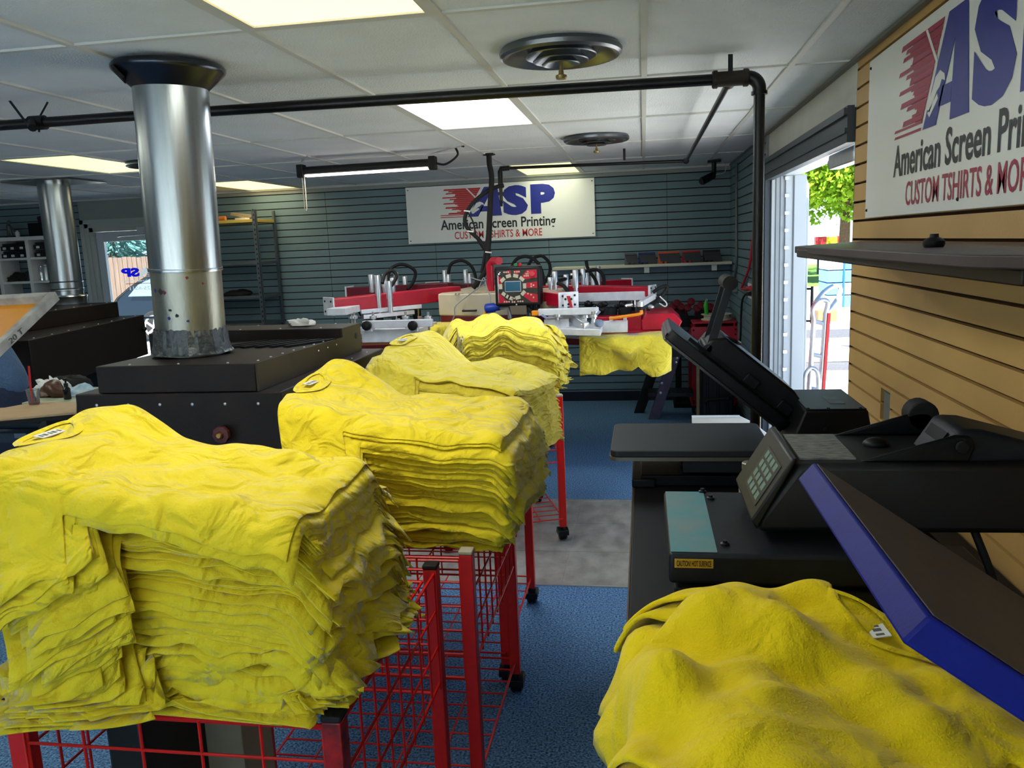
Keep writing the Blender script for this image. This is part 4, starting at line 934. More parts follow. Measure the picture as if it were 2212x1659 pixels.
# ---- blue press in the foreground
t = thing('heat_press', 'blue clamshell heat press in the right foreground, its heavy plate tilted open', 'heat press', (.35, .85, bz))
yA, yB = 1.09, .64
A = at(1757, 998, Y=yA); A2 = at(1722, 1035, Y=yA); E_ = at(2212, 1295, Y=yA)
ux = Vector((E_.x-A.x, 0, E_.z-A.z)).normalized(); un = Vector((-ux.z, 0, ux.x)); un = -un if un.z < 0 else un
th = max(.03, (A-A2).dot(un)); LL = .46
def tp(s, n, y): return Vector((A.x, 0, A.z))+ux*s+un*n+Vector((0, y, 0))
ins = (A2-A).dot(ux)
m = MB(); bv = .02
m.add([tp(0, 0, yA), tp(LL, 0, yA), tp(LL, 0, yB), tp(0, 0, yB), tp(ins, -th, yA-.0), tp(LL, -th, yA), tp(LL, -th, yB), tp(ins, -th, yB)], [(0,1,2,3), (4,7,6,5), (0,3,7,4), (1,5,6,2), (0,4,5,1), (3,2,6,7)])
part('upper_plate', m, M_blue, t, bevel=.003)
m = MB(); m.prism([tp(.004, .0006, yA-.004), tp(LL, .0006, yA-.004), tp(LL, .0006, yB+.004), tp(.004, .0006, yB+.004)], un*.001); part('plate_top', m, mat('dusty_dark_plate', '#2A2630', .5, col2='#3A343C', scale=9, bump=.08, bscale=300), t, smooth=False)
m = MB(); m.obox(tp(LL*.62, .0015, .95), ux*.2, Vector((0, -.006, 0)), un*.03); m.obox(tp(LL*.62, .0015, .78), ux*.2, Vector((0, -.006, 0)), un*.03); part('lug', m, M_black, t, each=True)
m = MB(); m.obox(tp(LL*.72, .0015, .915), ux*.022, Vector((0, -.03, 0)), un*.02); m.obox(tp(LL*.86, .0015, .90), ux*.03, Vector((0, -.03, 0)), un*.03); part('clip', m, mat('clear_clip', '#8C928E', .3), t, bevel=.003, each=True)
hp3 = tp(LL, 0, .83)
m = MB(); m.prism([(hp3.x-.02, .7, bz), (.86, .7, bz), (.86, .7, hp3.z+.02), (hp3.x+.02, .7, hp3.z+.02), (hp3.x-.02, .7, hp3.z-.08)], (0, .27, 0)); part('pivot_housing', m, M_blue, t, bevel=.006)
m = MB(); m.box(-.02, .5, yB, yA+.06, .955, .985); part('lower_plate', m, M_rubber, t, bevel=.004)
m = MB(); m.box(.05, .6, .68, .98, bz, .955); part('base_frame', m, M_blue, t, bevel=.004)

# pile of golden shirts on the blue press
make_stack(dict(n=7, n0=0, seed=88, o=(.005, 1.05, .993), axis=.06, toprot=.8, tops=-.075, fan=.05, len=.76, wid=.95, th_h=.0145, th_n=.014, edge=(.03, .5, .2, .24), phi=(1.2, .4, .9, .6), R=.05, mid=7, thick=.009,
    und=.012, wr=.010, rip=.016, jit=.016, mat=M_gold, floorz=-.12, shape=lambda u, t: .02*bump(u, .2, .2)+.03*bump(t, .2, .1),
    label='golden yellow t-shirt in the loose pile on the blue press, under the topmost', toplabel='topmost golden yellow t-shirt of the loose pile at the lower right', group='shirts in the loose pile'))

# ---- dark shelf on the tan wall
t = thing('wall_shelf', 'dark board shelf on the tan slat wall under the white sign', 'shelf', (.75, 2.6, 1.6))
s_ = [at(1716, 532, X=.56), at(1716, 546, X=.56)]
S0 = at(1718, 531, Z=1.655)
sz = 1.652
pts = [at(1717, 532, Z=sz), at(2085, 550, Z=sz)]
m = MB(); m.prism([(WX-.003, 3.52, sz-.022), (pts[0].x, pts[0].y, sz-.022), (pts[1].x, pts[1].y, sz-.022), (pts[1].x+.12, pts[1].y-.3, sz-.022), (WX-.003, 1.2, sz-.022)], (0, 0, .022)); part('board', m, mat('dark_shelf_board', '#3A3034', .4, var=.15, scale=20), t, bevel=.003)
m = MB(); m.prism([(WX-.003, 3.45, sz-.05), (pts[0].x-.004, pts[0].y-.06, sz-.034), (pts[0].x-.004, pts[0].y-.09, sz-.034), (pts[1].x+.06, pts[1].y-.06, sz-.05), (WX-.003, 1.4, sz-.05)], (0, 0, .026)); part('lower_board', m, mat('dark_brown_board', '#1E1612', .5, var=.2, scale=20), t, bevel=.003)
m = MB(); p_ = at(2062, 586, X=.7); m.obox((p_.x, p_.y, sz-.058), (0, -.03, 0), (.004, 0, 0), (0, 0, .01)); part('sticker', m, M_label, t, smooth=False)
kp3 = at(2017, 534, Z=sz)
t = thing('shelf_knob', 'small black screw-on knob lying on the dark shelf', 'knob', (kp3.x, kp3.y, sz))
m = MB(); m.lathe([(0, 0), (.02, 0), (.023, .006), (.023, .014), (.016, .02), (.01, .022), (.009, .03), (0, .03)], (kp3.x, kp3.y, sz), n=16); part('knob_head', m, M_blackpl, t)
# ================================================================== AUTOMATIC PRINTING PRESS
HC = Vector((-1.27, 6.75, 0))
t = thing('printing_press', 'red automatic carousel screen printing press in front of the back wall', 'printing press', HC)
m = MB(); m.lathe([(.5, 0), (.5, .1), (.3, .14), (.26, .6), (.3, .8), (.42, .86), (.42, .9), (0, .9)], HC, n=40); part('pedestal', m, M_maroon, t, bevel=.006)
# cream hub cover: facetted front, top plate
zc0 = at(1060, 680, Y=6.1).z; zc1 = at(1060, 632, Y=6.1).z
pl = [at(955, 652, Y=6.35), at(1010, 690, Y=5.95), at(1160, 690, Y=5.95), at(1235, 660, Y=6.3)]
m = MB(); fp = [(pl[0].x, 6.4), (pl[0].x+.02, 6.15), (pl[1].x+.08, 6.0), (pl[2].x+.12, 6.02), (pl[3].x-.05, 6.3), (pl[3].x-.1, 7.2), (pl[0].x+.1, 7.2)]
m.prism([(x, y, zc0) for x, y in fp], (0, 0, zc1-zc0)); part('hub_cover', m, M_cream, t, bevel=.01)
m = MB(); m.prism([(x*.98-.02, y, zc0-.09) for x, y in fp], (0, 0, .09)); part('hub_base', m, M_maroon, t, bevel=.006)
hh = at(1014, 671, Y=6.0)
m = MB(); yy0 = 6.02; m.tube([(hh.x-.055, yy0+.03, hh.z), (hh.x-.05, yy0-.03, hh.z), (hh.x+.05, yy0-.035, hh.z), (hh.x+.055, yy0+.03, hh.z)], .008, 8); part('hub_handle', m, M_dark, t)
lp_ = at(1053, 648, Y=5.99)
m = text_mb('BLUE LINE', (-1.42, 6.06, zc1+.001), (.99, .06, 0), (0, 1, 0), .42, .08, .001, .02); part('hub_lettering', m, mat('faded_lettering', '#8E8A80', .6), t, smooth=False)
for px in (966, 1205):
    q = at(px, 672, Y=6.1); m = MB(); m.obox((q.x-.012, 6.0 if px > 1000 else 6.14, q.z-.014), (.026, -.004, 0), (0, -.003, 0), (0, 0, .028)); part('warning_sticker', m, M_label, t, smooth=False)

def bar(mb, p, q, w, h, mi=0, up=Vector((0, 0, 1))):
    p, q = Vector(p), Vector(q); d = (q-p); sd = d.cross(up).normalized()*w; u2 = sd.cross(d).normalized()*h
    mb.obox(p-sd/2-u2/2, d, sd, u2, mi)

def head(end, zc, hh_, cyls, rail=None, hose=None, colr=None, inner=.35, rail_side=1, detail=True):
    "radial print head: beam from the hub to end, uprights, squeegee rail, clamps"
    end = Vector(end); d = end-HC; d.z = 0; dist = d.length; d.normalize(); sd = Vector((d.y, -d.x, 0)); p0 = HC+d*inner; p0.z = zc+.02; p1 = Vector((end.x, end.y, zc))
    def P(r, s, z): return Vector((HC.x, HC.y, 0))+d*r+sd*s+Vector((0, 0, z))
    m = MB(); bar(m, p0, p1, .13, hh_); b = part('print_head_beam', m, colr or M_prred, t, bevel=.006)
    m = MB(); m.obox(P(dist-.002, -.075, zc-hh_*.62), d*.012, sd*.15, Vector((0, 0, hh_*1.25))); ep = part('end_plate', m, M_aluw, b, bevel=.002)
    m = MB()
    for zz_ in (-.35, .35): m.lathe([(.008, 0), (.008, .004), (0, .005)], P(dist+.01, .045, zc+hh_*zz_), d, 8); m.lathe([(.008, 0), (.008, .004), (0, .005)], P(dist+.01, -.045, zc+hh_*zz_), d, 8)
    part('bolt', m, M_dark, b, each=True)
    if rail:
        m = MB(); m.obox(P(rail[0], .067*rail_side, zc-hh_*.55+rail[2]), d*(rail[1]-rail[0]), sd*.02*rail_side, Vector((0, 0, rail[3]))); part('side_rail', m, M_aluw, b, bevel=.003)
    for r_, s_, zt_, zb_ in cyls:
        m = MB(); m.lathe([(.018, 0), (.018, .1), (.021, .1), (.021, zt_-zb_-.12), (.025, zt_-zb_-.12), (.025, zt_-zb_-.006), (.022, zt_-zb_), (0, zt_-zb_)], P(r_, s_, zb_), n=18); part('air_cylinder', m, M_alu, b)
    if hose:
        m = MB(); m.tube(bez([P(*q) for q in hose], 8), .015, 10); part('air_hose', m, M_rubber, b)
    if detail:
        zr = zc-hh_*.5
        m = MB(); bar(m, P(.62, .02, zr-.14), P(dist+.02, .02, zr-.15), .05, .05); part('screen_arm', m, M_aluw, b, bevel=.004)
        m = MB()
        for r_ in (.72, dist-.12): m.lathe([(.02, 0), (.034, .004), (.036, .02), (.034, .036), (.02, .04)], P(r_, .05, zr-.15), sd, 18)
        part('clamp_knob', m, M_blackpl, b, each=True)
        m = MB()
        for r_ in (.75, .95, dist-.15): m.cyl(P(r_, -.03, zr-.24), P(r_, -.03, zr), .009, n=8); m.obox(P(r_-.02, -.05, zr-.12), d*.04, sd*.06, (0, 0, .04))
        part('rod', m, M_chrome, b, each=True)
        m = MB()
        for r_, s_, w_ in ((.68, .03, .05), (.86, -.05, .06), (1.02, .04, .04), (1.16, -.03, .05)): m.obox(P(r_, s_, zr-.1), d*w_, sd*.05, (0, 0, .06)); 
        part('carriage_block', m, M_dark, b, bevel=.004, each=True)
        m = MB(); m.obox(P(.8, -.06, zr-.06), d*.45, sd*.04, (0, 0, .035)); part('squeegee_holder', m, M_alu, b, bevel=.003)
        m = MB()
        for r_ in (.78, 1.2): m.obox(P(r_, .06, zr-.05), d*.03+Vector((0, 0, .05)), sd*.015, d*-.015+Vector((0, 0, .012)))
        part('lever', m, M_blackpl, b, bevel=.003, each=True)
    return b, P, dist, d, sd

# front left head
eL = at(712, 664, Y=5.62)
b, P, ds_, d_, s_ = head((eL.x, 5.62, 0), at(712, 662, Y=5.62).z, .105, [], rail=(.75, 1.28, -.012, .03), rail_side=-1)
zL = eL.z
for px, pt, pb in ((818, 594, 676), (842, 607, 676), (802, 593, 632), (830, 606, 632)):
    near = px in (818, 842); Yc = 5.86 if near else 6.2; q = at(px, pt, Y=Yc); q2 = at(px+2, pb, Y=Yc)
    m = MB(); H = q.z-q2.z; m.lathe([(.012, 0), (.012, H*.02), (.019, H*.02), (.019, H*.45), (.023, H*.45), (.023, H-.006), (.02, H), (0, H)], (q2.x, Yc, q2.z), n=18); part('air_cylinder', m, M_alu, b)
for (px, pt, pb, Yc) in ((833, 592, 636, 6.5), (850, 600, 634, 6.5), (857, 588, 625, 6.9), (876, 597, 625, 6.9)):
    q = at(px, pt, Y=Yc); q2 = at(px, pb, Y=Yc); m = MB(); m.lathe([(.021, 0), (.021, q.z-q2.z-.004), (.018, q.z-q2.z), (0, q.z-q2.z)], (q2.x, Yc, q2.z), n=16); part('air_cylinder', m, M_alu, b)
def hose(pts, r=.014, parent=t, nm='air_hose'):
    m = MB(); m.tube(bez([at(px, py, Y=Y_) for px, py, Y_ in pts], 8), r, 10); return part(nm, m, M_rubber, parent)
hose([(826, 612, 6.1), (832, 592, 6.15), (848, 585, 6.2), (856, 598, 6.2), (845, 618, 6.15)])
hose([(836, 608, 6.6), (845, 580, 6.65), (870, 571, 6.7), (896, 585, 6.75), (893, 608, 6.75), (880, 625, 6.7)])
hose([(968, 592, 7.0), (975, 570, 7.0), (998, 563, 7.0), (1018, 575, 7.0), (1028, 600, 7.0), (1030, 625, 6.9)])
hose([(1104, 580, 6.6), (1116, 560, 6.6), (1138, 554, 6.6), (1160, 566, 6.6), (1172, 592, 6.6), (1176, 625, 6.5)])
hose([(1138, 580, 7.0), (1150, 560, 7.0), (1170, 553, 7.0), (1186, 568, 7.0), (1187, 590, 7.0), (1174, 615, 7.0)])
hose([(1208, 606, 6.3), (1240, 597, 6.5), (1268, 585, 6.7), (1290, 583, 6.7), (1303, 596, 6.7), (1305, 616, 6.7)])
hose([(1266, 562, 6.9), (1270, 580, 6.9), (1285, 603, 6.9), (1292, 620, 6.8)])
hose([(1205, 612, 5.9), (1218, 618, 5.85), (1228, 632, 5.8), (1232, 640, 5.78)])
hose([(1410, 632, 6.2), (1425, 622, 6.2), (1440, 618, 6.2), (1438, 628, 6.2), (1420, 648, 6.15), (1402, 665, 6.1), (1400, 678, 6.1)])
# front-left screen frame, clamp bars and pallet
def pbox(name, a, b, Y0, dY, mats, bevel=.004, par=t, each=False, **k):
    p, q = at(*a, Y=Y0), at(*b, Y=Y0); m = MB(); m.box(p.x, q.x, Y0, Y0+dY, q.z, p.z); return part(name, m, mats, par, bevel=bevel, **k)
pbox('screen_frame', (780, 713), (908, 738), 5.55, .5, M_aluw)
pbox('clamp_bar', (782, 694), (933, 706), 5.5, .05, M_aluw)
pbox('clamp_bar', (705, 667), (748, 681), 5.45, .3, M_aluw)
for px in (794, 893):
    q = at(px, 703, Y=5.5); m = MB(); m.lathe([(.012, 0), (.03, 0), (.034, .006), (.034, .03), (.028, .034), (0, .034)], q, (0, -1, 0), 14); part('clamp_knob', m, M_blackpl, t)
    m = MB(); m.obox((q.x-.03, 5.505, q.z-.05), (.06, 0, 0), (0, .04, 0), (0, 0, .075)); part('clamp_block', m, M_aluw, t, bevel=.01)
for px in (760, 765, 806, 876, 925): 
    q = at(px, 683, Y=5.6); m = MB(); m.cyl((q.x, 5.6, q.z-.1), (q.x, 5.6, q.z+.03), .009, n=8); m.lathe([(.012, .0), (.026, .004), (.026, .02), (.012, .024)], (q.x, 5.6, q.z-.02), n=14); part('threaded_rod', m, M_alu, t)
pbox('frame_edge', (780, 738), (908, 744), 5.56, .45, mat('worn_orange_wood', '#8A4A24', .6))
# other heads
b2, *_ = head((at(752, 630, Y=6.9).x, 6.95, 0), at(752, 632, Y=6.95).z, .09, [], colr=M_maroon, detail=False)
b3, *_ = head((at(935, 618, Y=8.0).x, 8.0, 0), at(935, 620, Y=8.0).z, .085, [], colr=M_maroon, detail=False)
for px, pt, Yc in ((962, 583, 7.5), (970, 592, 7.5), (1007, 582, 7.5), (1016, 590, 7.5)):
    q = at(px, pt, Y=Yc); q2 = at(px, 622, Y=Yc); m = MB(); m.lathe([(.022, 0), (.022, q.z-q2.z-.004), (.019, q.z-q2.z), (0, q.z-q2.z)], (q2.x, Yc, q2.z), n=16); part('air_cylinder', m, M_alu, b3)
b4, *_ = head((at(1354, 612, Y=7.9).x, 7.9, 0), at(1354, 613, Y=7.9).z, .085, [], colr=M_prred, detail=False)
for px, pt, Yc in ((1265, 581, 7.3), (1268, 575, 7.3), (1281, 588, 7.3), (1293, 575, 7.3)):
    q = at(px, pt, Y=Yc); q2 = at(px, 622, Y=Yc); m = MB(); m.lathe([(.021, 0), (.021, q.z-q2.z-.004), (.018, q.z-q2.z), (0, q.z-q2.z)], (q2.x, Yc, q2.z), n=16); part('air_cylinder', m, M_alu, b4)
eR = at(1408, 635, Y=6.25)
b5, P, ds_, d_, s_ = head((eR.x, 6.25, 0), at(1408, 629, Y=6.25).z, .075, [], colr=M_prred)
pbox('side_rail', (1230, 634), (1396, 648), 6.2, .03, M_aluw, par=b5)
for px, pt, pb, Yc in ((1190, 599, 634, 6.2), (1200, 586, 634, 6.2), (1224, 593, 636, 6.4), (1238, 590, 618, 6.6), (1245, 583, 660, 6.0), (1260, 580, 620, 6.6)):
    q = at(px, pt, Y=Yc); q2 = at(px, pb, Y=Yc); H = q.z-q2.z; m = MB(); m.lathe([(.016, 0), (.016, H*.5), (.022, H*.5), (.022, H-.004), (.019, H), (0, H)], (q2.x, Yc, q2.z), n=16); part('air_cylinder', m, M_alu, b5)
# short front head with white end plate
eF = at(1227, 650, Y=5.55)
b6, P, ds_, d_, s_ = head((eF.x, 5.56, 0), at(1218, 648, Y=5.6).z, .09, [], colr=M_prred, detail=False, inner=.5)
q0, q1 = at(1217, 638, Y=5.5), at(1239, 671, Y=5.5)
m = MB(); m.box(q0.x, q1.x, 5.5, 5.54, q1.z, q0.z); ep = part('face_plate', m, M_aluw, b6, bevel=.002)
m = MB(); m.prism([(q0.x+.02, 5.5, q0.z-.005), (q0.x+.045, 5.5, q0.z-.005), (q1.x-.002, 5.5, q1.z+.01), (q1.x-.02, 5.5, q1.z+.01)], (0, -.0015, 0)); part('red_slash', m, M_prred, ep, smooth=False)
m = MB()
for fx_, fz_ in ((.2, .75), (.8, .75), (.5, .22), (.5, .42)): m.lathe([(.008, 0), (.008, .004), (0, .004)], (q0.x+(q1.x-q0.x)*fx_, 5.5, q1.z+(q0.z-q1.z)*fz_), (0, -1, 0), 10)
part('port', m, M_dark, ep, each=True)
pbox('cardboard_sleeve', (1165, 652), (1206, 668), 5.7, .3, mat('grey_card', '#8A7C64', .8), par=b6)
# front right clamps, pallets
pbox('clamp_bar', (1162, 668), (1293, 679), 5.45, .05, M_aluw)
pbox('clamp_bar', (1148, 672), (1162, 682), 5.43, .06, M_orange)
pbox('clamp_bar', (1175, 690), (1230, 716), 5.5, .4, M_aluw)
m = MB(); a_, b_ = at(1212, 684, Y=5.4), at(1272, 697, Y=5.6); bar(m, (a_.x, 5.65, a_.z), (b_.x, 5.35, b_.z), .04, .055); part('clamp_arm', m, M_alu, t, bevel=.004)
q = at(1290, 698, Y=5.35); m = MB(); m.lathe([(.01, 0), (.022, 0), (.026, .008), (.026, .036), (.02, .04), (0, .04)], (q.x, 5.35, q.z), (.6, -.8, 0), 14); part('clamp_knob', m, mat('blue_grey_knob', '#6A7890', .4), t)
for px, pa, pb in ((1263, 676, 700), (1281, 676, 697), (1203, 680, 692), (1283, 670, 690)):
    qa, qb = at(px, pa, Y=5.45), at(px, pb, Y=5.45); m = MB(); m.cyl((qa.x, 5.47, qb.z), (qa.x, 5.47, qa.z), .014, n=10); m.lathe([(.012, 0), (.028, .004), (.028, .022), (.012, .026)], (qa.x, 5.47, (qa.z+qb.z)/2), n=12); part('threaded_rod', m, M_alu, t)
for pa, pb in (((1170, 680), (1182, 688)), ((1288, 680), (1296, 672))):
    qa, qb = at(*pa, Y=5.42), at(*pb, Y=5.42); m = MB(); bar(m, qa, qb, .016, .016, up=Vector((0, 1, 0))); part('lever', m, mat('blue_grey_lever', '#7C8CA8', .4), t, bevel=.003)
q0, q1 = at(1262, 712, Y=5.3), at(1297, 726, Y=5.3)
m = MB(); m.prism([(q0.x-.45, 5.5, q0.z), (q1.x, 5.3, q0.z), (q1.x, 5.62, q0.z), (q0.x-.4, 5.9, q0.z)], (0, 0, q1.z-q0.z)); part('screen_frame', m, M_aluw, t, bevel=.004)
pbox('squeegee_bracket', (1254, 700), (1278, 716), 5.36, .03, M_alu)
# flash unit at right
pbox('flash_dryer', (1284, 686), (1386, 716), 5.95, .4, M_prred)
q0, q1 = at(1386, 678, Y=5.85), at(1474, 712, Y=5.85)
m = MB(); m.prism([(q0.x, 5.85, q1.z), (q1.x-.03, 5.85, q1.z), (q1.x, 5.85, q1.z+.06), (q1.x-.06, 5.85, q0.z), (q0.x+.03, 5.85, q0.z), (q0.x, 5.85, q0.z-.05)], (0, .5, 0)); part('flash_dryer', m, M_prred, t, bevel=.006)
m = MB(); m.box(q0.x-.35, q1.x, 5.84, 6.3, q1.z-.02, q1.z); part('flash_base', m, M_prred, t, bevel=.003)
pbox('print_rail', (1276, 695), (1356, 718), 5.7, .06, M_aluw)
for px in (1320, 1350):
    q = at(px, 690, Y=5.72); m = MB(); m.box(q.x-.012, q.x+.012, 5.71, 5.74, q.z-.03, q.z+.02); part('rail_bracket', m, M_aluw, t, bevel=.002)
m = MB(); m.tube(bez([at(1316, 688, Y=5.68), at(1345, 684, Y=5.68), at(1378, 679, Y=5.68), at(1385, 676, Y=5.68), at(1385, 670, Y=5.68)], 5), .011, 8); part('orange_air_line', m, M_orange, t)
for (pa, pb, r_, mm) in (((1382, 652), (1382, 662), .026, M_alu), ((1382, 662), (1382, 671), .022, M_rubber)):
    qa, qb = at(*pa, Y=5.7), at(*pb, Y=5.7); m = MB(); m.cyl(qa, qb, r_, n=16); part('air_regulator', m, mm, t)
m = MB(); bar(m, at(1385, 656, Y=5.72), at(1412, 640, Y=6.1), .03, .04); part('arm_bracket', m, M_aluw, t, bevel=.003)
m = MB(); a_ = at(1352, 662, Y=5.9); b_ = at(1366, 656, Y=5.9); m.tube([a_, at(1353, 660, Y=5.9), at(1364, 659, Y=5.9), b_], .012, 8); part('air_fitting', m, M_alu, t)
for px in (1306, 1318, 1350):
    q = at(px, 677, Y=6.1); m = MB(); m.lathe([(.05, 0), (.05, .08), (.044, .09), (0, .09)], (q.x, 6.15, q.z-.05), n=18); part('motor_cap', m, M_rubber, t)
for k, (pa, pb) in enumerate((((1270, 655), (1345, 668)), ((1262, 668), (1300, 676)))):
    qa, qb = at(*pa, Y=6.1), at(*pb, Y=6.1); m = MB()
    for j in range(7):
        f = j/6; m.ball((qa.x+(qb.x-qa.x)*f, 6.1+.03*(j % 3), qa.z+(qb.z-qa.z)*((j*5) % 7)/6), .022, 8)
    part('fitting_cluster', m, M_dark, t, each=True)
m = MB(); m.tube(bez([at(1425, 640, Y=6.1), at(1440, 655, Y=6.1), at(1436, 662, Y=6.1), at(1424, 655, Y=6.1)], 6), .005, 6); part('wire_loop', m, M_label, t)
for px, py in ((1402, 690), (1406, 663)): q = at(px, py, Y=5.9); m = MB(); m.ball(q, .018, 10, sc=(1.3, 1, 1)); part('cable_gland', m, M_alu, t)
# lower pallet arms (maroon) glimpsed under the hub
for an in (200, 232, 262, 300, 335):
    a = math.radians(an); dv_ = Vector((math.cos(a), math.sin(a), 0)); m = MB(); bar(m, HC+dv_*.35+Vector((0, 0, .92)), HC+dv_*1.25+Vector((0, 0, .92)), .09, .05); part('pallet_arm', m, M_maroon, t, bevel=.004)
# uprights, hanging bundle, operator panel
m = MB(); q0, q1 = at(1058, 572, Y=6.3), at(1058, 625, Y=6.3); m.tube([(q0.x, 6.3, q1.z-.02), (q0.x, 6.3, q0.z), (q0.x+.03, 6.28, q0.z+.03), (q0.x+.1, 6.15, q0.z+.03)], .03, 14); part('panel_post', m, M_prred, t)
p0, p1 = at(1067, 577, Y=5.6), at(1169, 659, Y=5.6)
m = MB(); m.box(p0.x, p1.x, 5.6, 5.74, p1.z, p0.z); pb_ = part('control_panel', m, M_blackpl, t, bevel=.012, seg=3)
W_, H_ = p1.x-p0.x, p0.z-p1.z
def pp(u, v, y=5.5985): return (p0.x+u*W_, y, p0.z-v*H_)
def quad(mb, uvs, y, th, mi=0): mb.prism([pp(u, v, y) for u, v in uvs], (0, -th, 0), mi)
m = MB(); quad(m, [(.05, .09), (.93, .09), (.93, .93), (.05, .93)], 5.6, .001); part('panel_face', m, mat('panel_graphite', '#2E2926', .4), pb_, smooth=False)
m = MB()
for uv in ([(.06,.2),(.2,.33),(.12,.5),(.06,.5)], [(.06,.62),(.16,.75),(.28,.92),(.06,.92)], [(.72,.1),(.93,.1),(.93,.3),(.62,.34),(.58,.28)], [(.7,.42),(.93,.4),(.93,.56),(.7,.55)], [(.64,.66),(.93,.72),(.93,.92),(.8,.92),(.6,.74)], [(.28,.1),(.36,.1),(.36,.2),(.31,.2)], [(.46,.1),(.56,.1),(.52,.2),(.46,.2)]): quad(m, uv, 5.599, .0012)
part('red_field', m, M_prred, pb_, smooth=False, each=True)
m = MB(); quad(m, [(.225, .37), (.575, .37), (.575, .64), (.225, .64)], 5.599, .003, 0); part('screen_bezel', m, M_alu, pb_, smooth=False)
m = MB(); quad(m, [(.235, .385), (.565, .385), (.565, .625), (.235, .625)], 5.596, .001, 0); part('display_screen', m, mat('lcd_blue', '#1E4A60', .15, emit='#1E5068', estr=.25), pb_, smooth=False)
m = MB(); rb = []
def btn(u, v, w=.055, h=.05, a=0):
    c, s = math.cos(a), math.sin(a); rb.append(1); quad(m, [(u+(x*c-y*s*.8), v+(x*s*1.2+y*c)) for x, y in ((-w/2,-h/2),(w/2,-h/2),(w/2,h/2),(-w/2,h/2))], 5.599, .004)
for u, v, a in ((.18,.33,-.7), (.31,.24,-.25), (.47,.24,.25), (.6,.32,.7), (.655,.5,1.57), (.62,.68,2.3), (.5,.79,-.25), (.13,.5,1.57), (.2,.7,.7), (.27,.76,.55), (.34,.8,.4)): btn(u, v, .11, .09, a)
part('key_group', m, mat('key_cream', '#B8B29C', .5), pb_, smooth=False, each=True)
m = MB()
for u, v in ((.22,.14),(.265,.14),(.31,.14),(.45,.14),(.5,.14),(.545,.14),(.74,.15),(.7,.2),(.74,.2),(.66,.25),(.7,.25),(.74,.25),(.8,.46),(.8,.52),(.85,.49),(.72,.7),(.79,.73),(.84,.8),(.2,.89),(.25,.89),(.3,.89),(.375,.81),(.42,.81),(.375,.9),(.42,.9),(.5,.89),(.55,.89),(.6,.89)):
    m.lathe([(.006, 0), (.006, .003), (.004, .004), (0, .004)], pp(u, v, 5.599), (0, -1, 0), 8)
part('push_button', m, mat('button_pale', '#D0A898', .5), pb_, each=True)
m = MB(); m.lathe([(.012, 0), (.012, .012), (.019, .014), (.02, .024), (.016, .028), (0, .029)], pp(.83, .2, 5.599), (0, -1, 0), 20); part('stop_button', m, mat('stop_red', '#C0303C', .35), pb_)
m = MB(); m.tube([pp(.11, .17, 5.595), pp(.1, .2, 5.59), pp(.14, .18, 5.588), pp(.13, .14, 5.592)], .0045, 6); m.tube([pp(.075, .2, 5.595), pp(.07, .9, 5.595)], .003, 6); m.lathe([(.008, 0), (.006, .006), (0, .007)], pp(.46, .97, 5.6), (0, -1, 0), 10); part('cover_latch', m, M_chrome, pb_, each=True)
m = MB(); m.lathe([(.014, 0), (.014, .016), (0, .02)], (p0.x+.45*W_, 5.66, p0.z), n=12); part('green_lamp', m, mat('lamp_green', '#2E8A50', .4), pb_); m = MB(); m.lathe([(.014, 0), (.014, .016), (0, .02)], (p0.x+.54*W_, 5.66, p0.z), n=12); part('red_lamp', m, M_sred, pb_)
m = MB(); m.cyl((p0.x+.75*W_, 5.68, p1.z), (p0.x+.75*W_, 5.68, p1.z-.16), .035, n=14); part('panel_mount', m, M_dark, t)
hose([(1140, 660, 5.65), (1146, 672, 5.62), (1158, 672, 5.62), (1164, 660, 5.65)], .012)
q = at(1146, 688, Y=5.6); m = MB(); m.ball(q, .04, 12, sc=(.8, .8, 1.3)); part('panel_swivel', m, M_dark, t)
# blue valve, orange tube, loose wires
q = at(1062, 665, Y=5.7); m = MB(); m.lathe([(.02, -.05), (.034, -.04), (.034, .02), (.026, .03), (.026, .06), (0, .06)], q, (1, 0, .1), 14); part('blue_valve', m, mat('valve_blue', '#12369A', .4), t)
m = MB(); m.tube([q+Vector((.05, 0, 0)), q+Vector((.12, 0, .0)), q+Vector((.13, 0, -.08))], .016, 10); part('valve_elbow', m, M_alu, t)
m = MB(); m.tube([q+Vector((-.04, 0, -.02)), q+Vector((-.09, -.01, -.14))], .012, 8); part('orange_air_line', m, M_orange, t)
for pts in ([(1050, 612, 6.2), (1020, 632, 6.0), (985, 660, 5.93), (982, 680, 5.92), (975, 697, 5.92)], [(1048, 610, 6.2), (1058, 640, 5.95), (1060, 660, 5.85), (1066, 680, 5.8), (1072, 690, 5.8)], [(1018, 600, 6.4), (1040, 606, 6.3), (1056, 603, 6.3)], [(1035, 620, 6.3), (1045, 600, 6.35), (1052, 618, 6.3)]):
    m = MB(); m.tube(bez([at(a, b_, Y=c) for a, b_, c in pts], 6), .0045, 6); part('loose_wire', m, mat('grey_wire', '#8A9090', .5), t)
